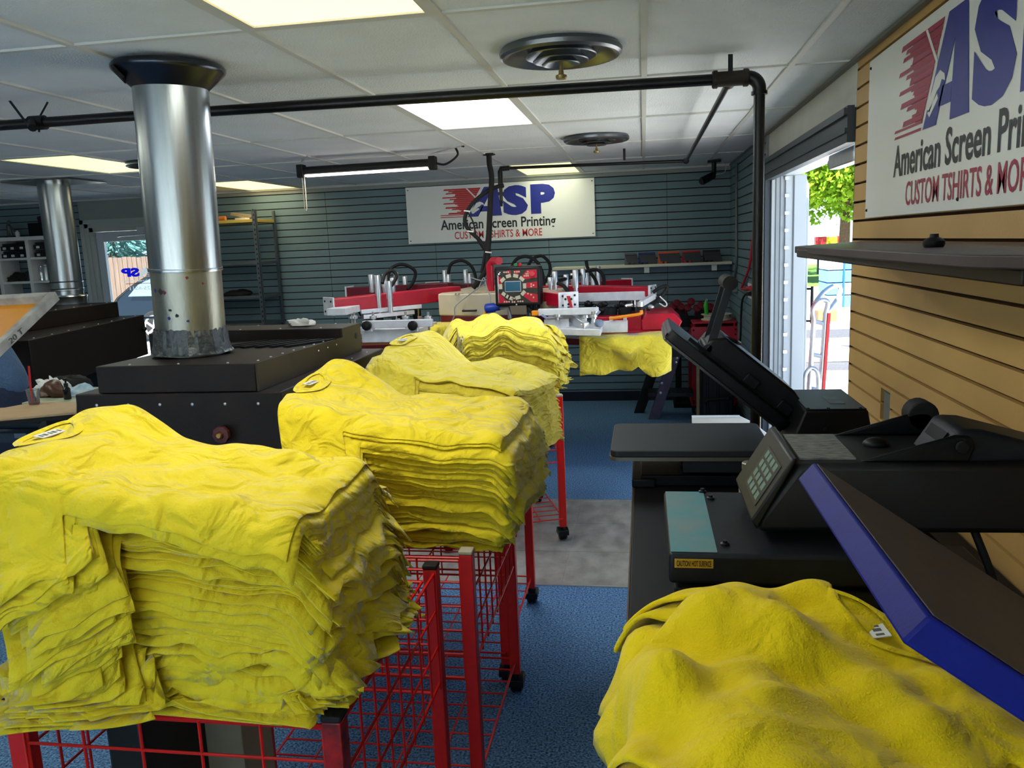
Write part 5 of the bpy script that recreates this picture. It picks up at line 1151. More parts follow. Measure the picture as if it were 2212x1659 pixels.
# hoses rising to the ceiling
t2 = thing('hose_bundle', 'thick black hoses dropping from the ceiling to the press hub in front of the sign', 'hose', at(1052, 590, Y=6.45))
def ph(pts, r): m = MB(); m.tube(bez([at(a, b_, Y=6.45) for a, b_ in pts], 8), r, 10); return part('hose', m, M_rubber, t2)
ph([(1057, 354), (1062, 385), (1059, 440), (1057, 500), (1054, 545), (1052, 575), (1040, 600), (1022, 622)], .021)
ph([(1088, 400), (1062, 408), (1030, 430), (1010, 455), (1004, 478), (1013, 497), (1035, 518), (1048, 538), (1054, 560), (1050, 580), (1035, 605)], .016)
ph([(1056, 450), (1053, 510), (1046, 560), (1040, 590)], .013)
ph([(1008, 455), (1022, 480), (1030, 515), (1045, 540)], .006)
m = MB()
for a, b_ in ((1009, 456), (1016, 500), (1055, 545)): q = at(a, b_, Y=6.43); m.tube([q+Vector((-.025, 0, .004)), q+Vector((.025, 0, -.004))], .006, 6)
part('cable_tie', m, M_label, t2, each=True)
m = MB(); q = at(1057, 354, Y=6.45); m.lathe([(.05, 0), (.05, .006), (0, .006)], (q.x, 6.45, CZ-.008), n=16); m.cyl((q.x, 6.45, CZ-.006), q, .021, n=10); part('ceiling_rose', m, M_rubber, t2)
# shirts loaded on the press pallets
def pallet_shirt(label, c, az, w, drop, z):
    m = MB(); n = 26; ny = 14; a = Vector((math.cos(az), math.sin(az), 0)); b_ = Vector((-a.y, a.x, 0)); Wn = Wave(int(abs(c[0])*100)+3, 8, 8, 30)
    vs = []; fs = []
    for i in range(n+1):
        for j in range(ny+1):
            u = (i/n-.5)*2; v = j/ny; s = u*(w/2+drop); over = abs(s)-w/2
            ss = s if over < 0 else math.copysign(w/2+.012, s); zz_ = z if over < 0 else z-over
            # sleeves widen near the outer end
            r = float(Wn(np.array(s*1.5), np.array(v*.7)))
            if over > 0: ss += r*.04*min(1, over/.1)+(.05*min(1, over/.1) if v > .75 else 0)*(1 if s > 0 else -1); zz_ += (.07*math.exp(-((v-.64)/.07)**2)+r*.02)*min(1, over/.12)
            p = Vector(c)+a*(v*.62)+b_*ss; p.z = zz_+ (r*.004 if over < 0 else 0); vs.append(p)
    for i in range(n):
        for j in range(ny): fs.append((i*(ny+1)+j, (i+1)*(ny+1)+j, (i+1)*(ny+1)+j+1, i*(ny+1)+j+1))
    m.add(vs, fs); o = part('t_shirt', m, M_yel2, None, angle=60); sm = o.modifiers.new('cloth', 'SOLIDIFY'); sm.thickness = .004
    return tag(o, label, 't-shirt')
q = at(1255, 722, Y=5.8); pallet_shirt('yellow t-shirt hanging over the press pallet at right, below the white print rail', (q.x, 5.75, 0), .02, .34, .26, q.z)
q = at(960, 700, Y=6.0); pallet_shirt('yellow t-shirt on the shaded press pallet left of the cream hub', (q.x+.2, 6.25, 0), math.radians(215), .34, .16, q.z)
m = MB(); q = at(1255, 722, Y=5.8); m.box(q.x+.02, q.x+.6, 5.6, 5.9, q.z-.03, q.z-.006); part('pallet', m, M_aluw, t, bevel=.004)
# ================================================================== LEFT SIDE
M_tanb = mat('tan_board', '#B89A72', .6, var=.06, scale=12)
M_bgrey = mat('blue_grey_steel', '#3A4652', .45, metal=.3, var=.15, scale=20)
t = thing('manual_press', 'manual screen printing press at the left edge with a tan pallet and a raised screen', 'printing press', (-3.95, 3.4, 0))
z8 = 1.0; c = [at(0, 905, Z=z8), at(165, 890, Z=z8), at(165, 868, Z=z8), at(70, 870, Z=z8), at(22, 882, Z=z8)]
lp = [(c[0].x-.5, c[0].y-.09), (c[0].x, c[0].y), (c[1].x, c[1].y), (c[2].x, c[2].y), (c[3].x, c[3].y+.02), (c[4].x-.05, c[4].y+.02), (c[0].x-.5, c[0].y+.25)]
m = MB(); m.prism([(x, y, z8-.012) for x, y in lp], (0, 0, .012)); part('pallet', m, M_tanb, t, bevel=.003)
m = MB(); m.prism([(x, y, z8-.03) for x, y in lp], (0, 0, .017)); part('pallet_base', m, M_rubber, t)
m = MB(); q0, q1 = at(0, 935, Y=3.42), at(88, 957, Y=3.42); m.box(q0.x-.7, q1.x, 3.42, 3.5, q1.z, q0.z); m.box(q1.x-.07, q1.x, 3.42, 3.5, .1, q1.z); part('base_beam', m, M_bgrey, t, bevel=.004, each=True)
m = MB(); q0, q1 = at(31, 936, Y=3.418), at(58, 946, Y=3.418); m.box(q0.x, q1.x, 3.415, 3.419, q1.z, q0.z); part('name_plate', m, mat('grey_plate', '#6A7480', .5), t, smooth=False)
m = MB(); q0, q1 = at(15, 915, Y=3.55), at(84, 930, Y=3.55); m.box(q0.x-.4, q1.x, 3.55, 3.61, q1.z, q0.z); part('cross_rail', m, M_bgrey, t, bevel=.003)
m = MB(); m.cyl((-3.95, 3.4, 0), (-3.95, 3.4, 1.45), .06); m.box(-4.2, -3.7, 3.15, 3.65, 0, .06); part('post', m, M_bgrey, t)
P1 = at(118, 626, Y=3.3); P0 = at(0, 737, Y=2.95); dl = (P0-P1); Ls = dl.length; dl.normalize(); Ls = .58
dw = Vector((-.98, .05, -.02)).normalized(); nn_ = dl.cross(dw).normalized(); nn_ = -nn_ if nn_.z < 0 else nn_; W2 = .46; th = .043
m = MB(); o = P1-nn_*th*.2
m.obox(o, dl*Ls, dw*.035, -nn_*th); m.obox(o+dw*(W2-.035), dl*Ls, dw*.035, -nn_*th); m.obox(o+dw*.035, dl*.035, dw*(W2-.07), -nn_*th); m.obox(o+dl*(Ls-.035)+dw*.035, dl*.035, dw*(W2-.07), -nn_*th)
sf = part('screen_frame', m, mat('stained_white_wood', '#B9B6AE', .6, col2='#8E8C88', scale=14), t, bevel=.003)
m = MB(); m.obox(o+dl*.03+dw*.03-nn_*th*.9, dl*(Ls-.06), dw*(W2-.06), nn_*.002); part('screen_mesh', m, mat('amber_emulsion_mesh', '#D88A0C', .5, var=.08, scale=6), sf, smooth=False)
wp = o+dl*(.36)-nn_*th*.5-dw*.0015
m = text_mb('20 T', wp-nn_*.012, -dl*-1*-1, nn_*1, .09, .024, .001, .01)
part('marker_note', m, mat('marker_ink', '#4A4A50', .6), sf, smooth=False)
m = MB(); m.tube([o+dl*.3+dw*W2, (-3.95, 3.4, 1.4)], .03, 10); part('screen_arm', m, M_bgrey, t)

# things behind the pallet
def box_thing(name, label, cat, x0, x1, y0, y1, z0, z1, mt, group=None, bevel=.004):
    m = MB(); m.box(x0, x1, y0, y1, z0, z1); return tag(part(name, m, mt, bevel=bevel), label, cat, group)
t = thing('side_table', 'pale side table behind the tan pallet and below the far left dryer', 'table', (-2.9, 4.0, 0))
m = MB(); m.box(-3.22, -2.4, 3.74, 4.2, .965, .985); part('table_top', m, mat('pale_green_laminate', '#A8AE94', .5), t, bevel=.003)
m = MB(); [m.box(a, a+.04, b, b+.04, 0, .965) for a in (-3.2, -2.46) for b in (3.76, 4.14)]; part('leg', m, M_bgrey, t, each=True)
cp = at(90, 869, Z=z8+.001); x, y = cp.x, cp.y-.05
t = thing('drink_cup', 'clear plastic drink cup with a red straw on the tan pallet', 'cup', (x, y, z8))
m = MB(); m.lathe([(0, .002), (.024, .002), (.025, .004), (.031, .074), (.033, .075), (.032, .078), (.029, .076), (.023, .006), (0, .005)], (x, y, z8), n=28); part('cup_wall', m, mat('clear_plastic', '#E8ECEC', .08, trans=.95, ior=1.2, spec=.4), t)
m = MB(); m.tube([(x-.012, y, z8+.008), (x-.008, y, z8+.1), (x-.002, y, z8+.195)], .0048, 10); part('straw', m, mat('red_straw', '#C8141E', .35), t)
m = MB(); m.lathe([(0, .004), (.023, .004), (.0235, .014), (0, .014)], (x, y, z8), n=24); part('drink', m, mat('red_dregs', '#8A3A34', .3), t)
q = at(147, 866, Y=3.82); x, y = q.x, 3.82; zs = .986
t = thing('pump_bottle', 'small black pump bottle on the side table behind the tan pallet', 'bottle', (x, y, zs))
m = MB(); m.lathe([(0, 0), (.017, 0), (.019, .003), (.019, .055), (.01, .066), (.01, .07)], (x, y, zs), n=20); part('body', m, M_chrome if 0 else mat('smoked_bottle', '#15171C', .15), t)
m = MB(); m.lathe([(.011, .07), (.011, .085), (.005, .087), (.005, .1), (.011, .1), (.011, .112), (0, .112)], (x, y, zs), n=16); part('pump_cap', m, M_blackpl, t)
def crumple(name, label, cat, c, r, sc, seed, mt, amp=.25, res=24):
    W = Wave(seed, 14, 2.5, 11); vs = []; fs = []; n = res; h = res//2
    for i in range(h+1):
        th_ = PI*i/h
        for j in range(n):
            ph_ = 2*PI*j/n; d = Vector((math.sin(th_)*math.cos(ph_), math.sin(th_)*math.sin(ph_), math.cos(th_)))
            rr_ = r*(1+amp*float(W(np.array(d.x+d.z*.7), np.array(d.y-d.z*.5)))); p = Vector((d.x*sc[0], d.y*sc[1], max(d.z, -.25)*sc[2]+.25*sc[2]))*rr_; p.z = max(p.z, 0.0)+.002
            vs.append(Vector(c)+p)
    for i in range(h):
        for j in range(n): fs.append((i*n+j, i*n+(j+1)%n, (i+1)*n+(j+1)%n, (i+1)*n+j))
    m = MB(); m.add(vs, fs); return tag(part(name, m, mt, angle=70), label, cat)
q = at(120, 862, Y=3.92); crumple('brown_bag', 'crumpled brown leather-like bag on the side table behind the red straw cup', 'bag', (q.x, 3.92, .986), .065, (1.2, .9, .7), 3, mat('brown_leather', '#4A2A16', .4))
q = at(118, 848, Y=4.05); crumple('white_rag', 'white rag heaped on the side table behind the brown bag', 'rag', (q.x, 4.06, .986), .07, (1.3, .8, .9), 4, M_white)
q = at(172, 855, Y=3.95); crumple('blue_rag', 'pale blue crumpled rag on the side table beside the near dryer', 'rag', (q.x, 3.95, .986), .06, (1.4, 1, .5), 5, mat('pale_blue_cloth', '#8CB4CC', .8, col2='#C8D4D8', scale=30))
q = at(140, 842, Y=4.1); crumple('black_hat', 'black cloth cap on the side table behind the pump bottle', 'cap', (q.x+.02, 4.14, .986), .085, (1.5, .5, .75), 6, M_rubber, .12)
q0, q1 = at(119, 822, Y=4.0), at(131, 833, Y=4.0)
m = MB(); m.tube([(q0.x, 4.0, q0.z), (q1.x, 4.0, q1.z), (q1.x+.05, 3.99, .99)], .006, 8); tag(part('striped_straw', m, mat('pink_white_stripes', '#E0C8CC', .5, col2='#7A1834', scale=60)), 'thin pink and white striped stick leaning by the black cap', 'stick')
q = at(654, 692, Y=3.58); crumple('white_rag', 'small white rag lying on the rear ridge of the near dryer', 'rag', (q.x, 3.56, 1.366), .03, (1.9, .8, .8), 8, M_white)
q = at(636, 694, Y=3.58); crumple('brown_scrap', 'small brown scrap beside the white rag on the near dryer', 'scrap', (q.x, 3.56, 1.366), .014, (1.3, 1, 1), 9, mat('brown_scrap', '#5A4426', .8))

# person bending at the far left
def skin_body(name, nodes, edges, radii, mt, parent=None, root=0, sub=2, org=None):
    me = bpy.data.meshes.new(name); org = Vector(org if org is not None else ORG[parent.name]); me.from_pydata([tuple(Vector(v)-org) for v in nodes], edges, [])
    o = bpy.data.objects.new(name, me); COL.objects.link(o); md = o.modifiers.new('skin', 'SKIN'); md.use_smooth_shade = True
    sv = me.skin_vertices[0].data
    for i, r in enumerate(radii): sv[i].radius = r if isinstance(r, tuple) else (r, r); sv[i].use_root = i == root
    ss = o.modifiers.new('sub', 'SUBSURF'); ss.levels = ss.render_levels = sub
    me.materials.append(mt)
    if parent is not None: o.parent = parent
    else: o.location = org
    ORG[o.name] = org
    dg = bpy.context.evaluated_depsgraph_get(); nm = bpy.data.meshes.new_from_object(o.evaluated_get(dg)); o.modifiers.clear(); o.data = nm
    if not nm.materials: nm.materials.append(mt)
    nm.polygons.foreach_set('use_smooth', [True]*len(nm.polygons))
    return o
M_skin = mat('skin', '#B98468', .5, var=.05, scale=20); M_tee = mat('heather_blue_jersey', '#46607E', .9, var=.18, scale=160, bump=.25, bscale=300, sheen=.1, crease=.3); M_jean = mat('navy_denim', '#1C2740', .85, var=.2, scale=200, bump=.3, bscale=400, crease=.3)
hx, hy = at(30, 860, Y=4.3).x, 4.3
px_, py_ = hx-.03, hy
def N(dx, dy, z): return (px_+dx, py_+dy, z)
# body: pelvis, spine, neck, head, arms with hands, legs with feet (facing left, -x)
nodes = [N(0,0,.95), N(-.08,0,1.1), N(-.2,0,1.27), N(-.33,0,1.40), N(-.43,0,1.47), N(-.5,0,1.53),
         N(-.31,-.18,1.39), N(-.42,-.26,1.14), N(-.62,-.2,1.0), N(-.70,-.19,.97), N(-.31,.18,1.39), N(-.42,.26,1.14), N(-.62,.2,1.0), N(-.70,.19,.97),
         N(.0,-.09,.88), N(-.03,-.1,.5), N(.0,-.1,.09), N(-.16,-.11,.04), N(.0,.09,.88), N(-.03,.1,.5), N(.0,.1,.09), N(-.16,.11,.04)]
edges = [(0,1),(1,2),(2,3),(3,4),(4,5),(3,6),(6,7),(7,8),(8,9),(3,10),(10,11),(11,12),(12,13),(0,14),(14,15),(15,16),(16,17),(0,18),(18,19),(19,20),(20,21)]
radii = [(.09,.09),(.09,.1),(.09,.12),(.08,.12),.055,.05,.06,.045,.034,.028,.06,.045,.034,.028,.095,.062,.045,.04,.095,.062,.045,.04]
body = skin_body('person', nodes, edges, radii, M_skin, org=N(0,0,0))
tag(body, 'person in a heather blue t-shirt and navy jeans, cut by the left edge', 'person')
m = MB(); hd = Vector(N(-.55, 0, 1.62)); m.ball(hd, .1, 20, sc=(1.0, .78, 1.2)); m.tube([hd+Vector((-.09, 0, .01)), hd+Vector((-.125, 0, -.02)), hd+Vector((-.1, 0, -.03))], [.012, .018, .014], 8)
for s_ in (-1, 1): m.ball(hd+Vector((.005, s_*.08, 0)), .028, 10, sc=(.9, .4, 1.2))
m.tube([hd+Vector((-.095, -.022, -.055)), hd+Vector((-.1, 0, -.057)), hd+Vector((-.095, .022, -.055))], .006, 6)
part('head', m, M_skin, body)
m = MB()
for s_ in (-1, 1): m.ball(hd+Vector((-.085, s_*.034, .02)), .012, 10)
part('eye', m, mat('eye_white', '#E8E6E0', .3), body, each=True)
m = MB(); m.ball(hd+Vector((.018, 0, .03)), .107, 20, sc=(.98, .84, 1.12)); part('hair', m, mat('dark_hair', '#2A1C14', .7, bump=.5, bscale=90), body)
for s_ in (-1, 1):
    w = Vector(N(-.71, s_*.195, .965)); hn = [w, w+Vector((-.05, 0, -.01)), w+Vector((-.09, 0, -.02))]; hed = [(0, 1), (1, 2)]; hr = [(.02, .03), (.018, .038), (.014, .036)]
    for k in range(4):
        b0 = len(hn); off = (-.028+.019*k)*s_; L_ = (.06, .075, .07, .055)[k]
        hn += [w+Vector((-.095, off, -.022)), w+Vector((-.095-L_*.55, off*1.1, -.035)), w+Vector((-.095-L_*.9, off*1.1, -.06))]; hed += [(2, b0), (b0, b0+1), (b0+1, b0+2)]; hr += [.009, .0085, .007]
    b0 = len(hn); hn += [w+Vector((-.06, -.042*s_, -.02)), w+Vector((-.09, -.058*s_, -.035))]; hed += [(1, b0), (b0, b0+1)]; hr += [.011, .009]
    skin_body('hand', hn, hed, hr, M_skin, body)
tn = [N(.02,0,.86), N(-.07,0,1.08), N(-.2,0,1.27), N(-.33,0,1.41), N(-.40,0,1.45), N(-.31,-.18,1.40), N(-.38,-.245,1.23), N(-.31,.18,1.40), N(-.38,.245,1.23)]
skin_body('shirt', tn, [(0,1),(1,2),(2,3),(3,4),(3,5),(5,6),(3,7),(7,8)], [(.155,.165),(.145,.165),(.145,.18),(.125,.17),(.075,.075),.082,.075,.082,.075], M_tee, body)
jn = [N(-.05,0,1.02), N(0,0,.92), N(.0,-.09,.86), N(-.03,-.1,.5), N(.0,-.1,.1), N(.0,.09,.86), N(-.03,.1,.5), N(.0,.1,.1)]
skin_body('jeans', jn, [(0,1),(1,2),(2,3),(3,4),(1,5),(5,6),(6,7)], [(.12,.14),(.14,.15),.112,.08,.068,.112,.08,.068], M_jean, body)
m = MB()
for s_ in (-1, 1): m.tube([N(.06, .1*s_, .04), N(-.02, .1*s_, .05), N(-.12, .105*s_, .04), N(-.2, .11*s_, .03)], [.03, .045, .042, .026], 12)
part('shoe', m, M_rubber, body, each=True)

# white open cabinet on the back wall, with its contents
t = thing('wall_cabinet', 'open white shelf cabinet on the back wall at the far left', 'cabinet', (-7.2, 8.5, 1.35))
yc = 8.36; g = lambda px, py: at(px, py, Y=yc)
zt_, z1_, z2_, zb_ = g(20, 515).z, g(20, 558).z, g(20, 609).z, g(20, 652).z; xR = g(112, 560).x+.1; xD = g(62, 560).x; xD2 = g(2, 600).x
m = MB()
for nm_, zz_ in (('shelf', zt_), ('shelf', z1_), ('shelf', z2_), ('shelf', zb_)):
    q = MB(); q.box(LX+.02, xR, yc, BY-.005, zz_-.026 if zz_ != zt_ else zz_-.03, zz_ if zz_ != zt_ else zz_+.012); part('shelf', q, M_white, t, bevel=.002)
for xx in (xD, xD2, xR-.02, LX+.03):
    q = MB(); q.box(xx-.02, xx+.025, yc-.004, BY-.005, zb_, zt_-.03); part('divider', q, M_white, t, bevel=.002)
M_bin = mat('dark_blue_bin', '#16181F', .35)
k = 0
for row, zz_ in enumerate((z1_, z1_+.085)):
    for px in (5, 22, 42, 78, 98):
        k += 1; x = g(px+row*.5, 540).x
        if abs(x-xD) < .08: x += .06
        b_ = thing('parts_bin', ('small dark parts bin in the lower row on the white cabinet\'s upper shelf', 'small dark parts bin in the upper row on the white cabinet\'s upper shelf')[row], 'bin', (x, yc+.12, zz_), ('lower row of parts bins', 'upper row of parts bins')[row])
        q = MB(); q.prism([(x-.055, yc+.03, zz_+.001), (x+.055, yc+.03, zz_+.001), (x+.055, yc+.2, zz_+.001), (x-.055, yc+.2, zz_+.001)], (0, 0, .05)); q.prism([(x-.055, yc+.06, zz_+.051), (x+.055, yc+.06, zz_+.051), (x+.055, yc+.2, zz_+.051), (x-.055, yc+.2, zz_+.051)], (0, 0, .028)); part('bin_body', q, M_bin, b_, bevel=.003)
        q = MB(); q.box(x-.02, x+.02, yc+.027, yc+.03, zz_+.012, zz_+.038); part('bin_label', q, M_label, b_, smooth=False)
for px, r_, h_, mt, lb in ((78, .035, .16, M_chrome, 'tall steel canister in the white cabinet, nearest the divider'), (88, .042, .175, M_alu, 'larger brushed steel canister in the white cabinet'), (103, .05, .18, mat('dark_green_can', '#1C2A28', .4), 'dark green can in the white cabinet, beside the steel canisters'), (52, .05, .12, mat('navy_can', '#1A2236', .4), 'dark navy can in the white cabinet, left of the divider')):
    x = g(px, 600).x; q = MB(); q.lathe([(0, .001), (r_, .001), (r_, h_-.02), (r_*.9, h_-.012), (r_*.5, h_-.008), (r_*.5, h_), (0, h_)], (x, yc+.1, z2_), n=24); tag(part('canister', q, mt), lb, 'can')
x = g(20, 605).x; crumple('dark_rag', 'dark cloth heap on the lower shelf of the white cabinet', 'rag', (x, yc+.12, z2_+.001), .09, (1.6, .8, .7), 12, mat('dark_cloth', '#22241E', .9))
x = g(80, 510).x; box_thing('black_case', 'black box on top of the white cabinet beside the far flue', 'box', x-.14, x+.2, yc+.05, yc+.25, zt_+.0125, zt_+.16, M_black)
crumple('crimson_cap', 'crimson and black cap on the black box on the white cabinet', 'cap', (x+.05, yc+.15, zt_+.161), .08, (1.4, 1, .8), 15, mat('crimson_cloth', '#4A1020', .8, col2='#16080C', scale=9))
x = g(8, 512).x
t = thing('trophy', 'small dark figurine trophy on top of the white cabinet at the frame edge', 'trophy', (x, yc+.1, zt_+.0125)); zt3 = zt_+.0125
q = MB(); q.lathe([(0, 0), (.06, 0), (.06, .015), (.03, .02), (0, .02)], (x, yc+.1, zt3), n=20); part('base', q, M_dark, t)
q = MB(); q.tube([(x-.02, yc+.1, zt3+.02), (x-.01, yc+.1, zt3+.08), (x, yc+.1, zt3+.13), (x+.005, yc+.1, zt3+.15)], [.014, .022, .028, .012], 10); q.tube([(x+.03, yc+.1, zt3+.02), (x+.01, yc+.1, zt3+.08), (x, yc+.1, zt3+.1)], [.014, .018, .02], 8); q.ball((x+.01, yc+.1, zt3+.17), .022, 10); q.tube([(x, yc+.1, zt3+.125), (x+.05, yc+.1, zt3+.1), (x+.06, yc+.1, zt3+.06)], .01, 8); part('figure', q, mat('grey_figure', '#5A5C5A', .5, metal=.4), t)
x = g(24, 506).x; q = MB(); q.lathe([(0, 0), (.022, 0), (.024, .03), (.02, .06), (.01, .065), (.01, .075), (0, .075)], (x, yc+.1, zt3), n=16); tag(part('small_jar', q, M_label), 'small white topped jar beside the figurine on the white cabinet', 'jar')
m = MB(); m.box(LX+.02, -6.6, 8.1, BY-.015, .85, .89); t = thing('counter', 'dark counter below the white cabinet, mostly behind the far left dryer', 'counter', (-7.2, 8.3, 0)); part('counter_top', m, M_bgrey, t, bevel=.004)
m = MB(); m.box(LX+.05, -6.63, 8.15, BY-.015, .0, .85); part('counter_body', m, M_plain, t)

# metal rack against the back wall
t = thing('metal_rack', 'grey slotted metal shelving rack against the back wall behind the big flue', 'shelving', (-4.5, 8.35, 0))
M_rack = mat('grey_rack_steel', '#5E666C', .4, metal=.5, var=.1, scale=20)
yf_, yb_ = 8.12, 8.60; xr = at(560, 560, Y=yf_).x; xl = -5.0; zt_ = at(553, 452, Y=yf_).z
for nm_, a_, b_, sgn in (('post', xr, yf_, -1), ('post', xr, yb_, -1), ('post', xl, yf_, 1), ('post', xl, yb_, 1)):
    q = MB(); s_ = 1 if b_ == yf_ else -1; q.obox((a_, b_, 0), (sgn*.04, 0, 0), (0, s_*.003, 0), (0, 0, zt_)); q.obox((a_, b_, 0), (sgn*.003, 0, 0), (0, s_*.04, 0), (0, 0, zt_)); 
    part('post', q, M_rack, t, smooth=False)
    if b_ == yf_:
        q = MB()
        for k in range(int(zt_/.05)): q.box(a_+sgn*.014, a_+sgn*.024, b_-.0012, b_-.0002, .04+k*.05, .06+k*.05)
        part('slot_row', q, M_rubber, t, smooth=False, stuff=True)
for k, py in enumerate((474, 566, 640, 700)):
    zs_ = at(530, py, Y=yf_).z; q = MB(); q.box(xl+.002, xr-.002, yf_+.004, yb_-.004, zs_-.03, zs_); part('shelf', q, mat('yellowed_shelf', '#B8A04C', .5) if k == 0 else M_rack, t, bevel=.002, label='yellow edged top shelf' if k == 0 else None)
zs_ = at(530, 474, Y=yf_).z
q0, q1 = at(500, 460, Y=8.3), at(548, 464, Y=8.3)
m = MB(); bar(m, (q0.x, 8.3, zs_+.07), (q1.x, 8.22, zs_+.035), .03, .03); bar(m, (q0.x, 8.34, zs_+.07), (q0.x+.02, 8.5, zs_+.05), .03, .03); tag(part('picture_frame', m, mat('pale_wood', '#9C9078', .6)), 'pale wooden frame resting on the top shelf of the metal rack', 'frame')
box_thing('white_box', 'small white box on the top shelf of the metal rack', 'box', q0.x-.0, q0.x+.12, 8.36, 8.46, zs_+.001, zs_+.03, M_white, bevel=.002)
m = MB(); m.tube([(xl+.1, 8.2, zs_+.025), (q0.x-.02, 8.2, zs_+.025)], .024, 12); tag(part('orange_tube', m, mat('orange_brown_tube', '#B06A2C', .5)), 'orange brown tube lying on the top shelf of the metal rack', 'tube')
q = at(510, 632, Y=8.3); crumple('dark_cloth', 'dark folded cloth on the lower shelf of the metal rack', 'cloth', (q.x, 8.32, at(530, 640, Y=yf_).z+.001), .1, (1.5, 1, .5), 17, M_rubber, .1)

# ================================================================== BACK RIGHT CORNER
t = thing('wall_shelf', 'long white wall shelf holding squeegees in the right corner of the back wall', 'shelf', (-.02, 8.5, 1.42))
ysf = 8.36; zs_ = at(1400, 571, Y=ysf).z
m = MB(); m.box(-.92, WX-.022, ysf, BY-.002, zs_-.028, zs_); part('board', m, mat('cream_white_board', '#C9C5B0', .5), t, bevel=.003)
for px in (1397, 1543):
    q = at(px, 582, Y=ysf+.03); m = MB(); m.box(q.x-.025, q.x+.025, ysf+.03, ysf+.05, zs_-.085, zs_-.029); m.box(q.x-.008, q.x+.008, ysf+.05, BY-.004, zs_-.07, zs_-.029); part('bracket', m, M_label, t)
cols = (('#4A5058', 'leftmost squeegee on the white shelf, grey topped', 1350, 1380), ('#18225E', 'squeegee with a dark blue top edge on the white shelf', 1380, 1420), ('#B84A1C', 'squeegee with an orange top edge, middle of the white shelf', 1422, 1472), ('#A01A1E', 'squeegee with a crimson top edge on the white shelf', 1474, 1517), ('#16161A', 'rightmost squeegee on the white shelf, all black', 1519, 1560))
for i, (hc, lb, xa, xb) in enumerate(cols):
    q0, q1 = at(xa, 572, Y=8.42).x, at(xb, 570, Y=8.42).x
    sq = thing('squeegee', lb, 'squeegee', ((q0+q1)/2, 8.46, zs_), 'squeegees on the white shelf')
    m = MB(); m.prism([(q0+.03, 8.40, zs_+.001), (q1+.0, 8.40, zs_+.001), (q1-.02, 8.44, zs_+.105), (q0+.0, 8.44, zs_+.105)], (0, .02, 0)); part('holder', m, mat('grey_rubber', '#33353A', .5, var=.1, scale=20), sq, bevel=.003)
    m = MB(); m.prism([(q0-.002, 8.432, zs_+.098), (q1-.018, 8.432, zs_+.098), (q1-.02, 8.436, zs_+.118), (q0-.004, 8.436, zs_+.118)], (0, .03, 0)); part('top_edge', m, mat('squeegee_'+hc[1:], hc, .45), sq, bevel=.002)
    m = MB(); m.prism([(q0-.004, 8.42, zs_+.001), (q0+.024, 8.42, zs_+.001), (q0+.02, 8.45, zs_+.1), (q0-.002, 8.45, zs_+.1)], (0, .012, 0)); m.lathe([(.01, 0), (.014, .006), (.014, .02), (0, .02)], (q0+.03, 8.395, zs_+.001), n=12); m.lathe([(.01, 0), (.014, .006), (.014, .02), (0, .02)], (q0+.075, 8.395, zs_+.001), n=12); part('end_clip', m, mat('clip_'+hc[1:], hc, .4), sq)

# red tool cart
q = at(1505, 893, Z=0); ycart = q.y
a0_, a1_ = at(1493, 700, Y=ycart), at(1594, 700, Y=ycart)
X0_, X1_ = a0_.x, a1_.x; zt_ = a0_.z; zlow = at(1500, 862, Y=ycart).z; zl2 = at(1500, 877, Y=ycart).z
t = thing('tool_cart', 'red steel tool cart on casters in the back right corner', 'cart', ((X0_+X1_)/2, ycart+.2, 0)); D_ = .5
for a_ in (X0_, X1_-.035):
    for b_ in (ycart, ycart+D_-.035):
        m = MB(); m.box(a_, a_+.045, b_, b_+.004, zl2, zt_-.03); m.box(a_, a_+.004, b_, b_+.045, zl2, zt_-.03); part('post', m, M_prred, t, smooth=False)
        m = MB(); m.cyl((a_+.02, b_+.02, zl2), (a_+.02, b_+.02, .07), .01, n=10); m.lathe([(.02, -.016), (.034, -.012), (.034, .012), (.02, .016)], (a_+.02, b_+.03, .036), (1, 0, 0), 20); part('caster', m, M_rubber, t)
m = MB(); zt4 = at(1500, 733, Y=ycart).z; m.box(X0_, X1_, ycart-.002, ycart+.002, zt4, zt_-.03); m.box(X0_, X1_, ycart, ycart+D_, zt_-.05, zt_-.03); m.box(X0_-.0, X0_+.004, ycart, ycart+D_, zt4, zt_-.03); part('upper_tray', m, M_prred, t)
m = MB(); m.box(X0_+.01, X1_-.01, ycart-.004, ycart+D_, zt_-.002, zt_+.018); part('lid', m, M_prred, t, bevel=.004)
m = MB(); m.cyl((X0_+.03, ycart+.02, zt_-.03), (X0_+.03, ycart+.02, zt_), .012, n=8); m.cyl((X1_-.03, ycart+.02, zt_-.03), (X1_-.03, ycart+.02, zt_), .012, n=8); m.cyl((X1_-.03, ycart+D_-.05, zt_-.03), (X1_-.03, ycart+D_-.05, zt_), .012, n=8); part('lid_stay', m, M_prred, t, each=True)
m = MB(); m.box(X0_, X1_, ycart-.002, ycart+.002, zl2, zlow); m.box(X0_, X1_, ycart, ycart+D_, zl2+.01, zl2+.02); part('lower_tray', m, M_prred, t)
m = MB()
for pz_ in (zt_-.06, zt4-.0+.02, zl2+.03, zlow-.02):
    m.lathe([(.01, 0), (.01, .002), (0, .002)], (X0_+.022, ycart-.003, pz_), (0, -1, 0), 10)
for pz_ in (zt_-.06, zt4+.04): m.lathe([(.01, 0), (.01, .002), (0, .002)], (X1_-.022, ycart-.003, pz_), (0, -1, 0), 10)
part('bolt_hole', m, M_rubber, t, each=True)
q = at(1543, 697, Y=ycart+.15); x, y, z = q.x, ycart+.15, zt_+.019
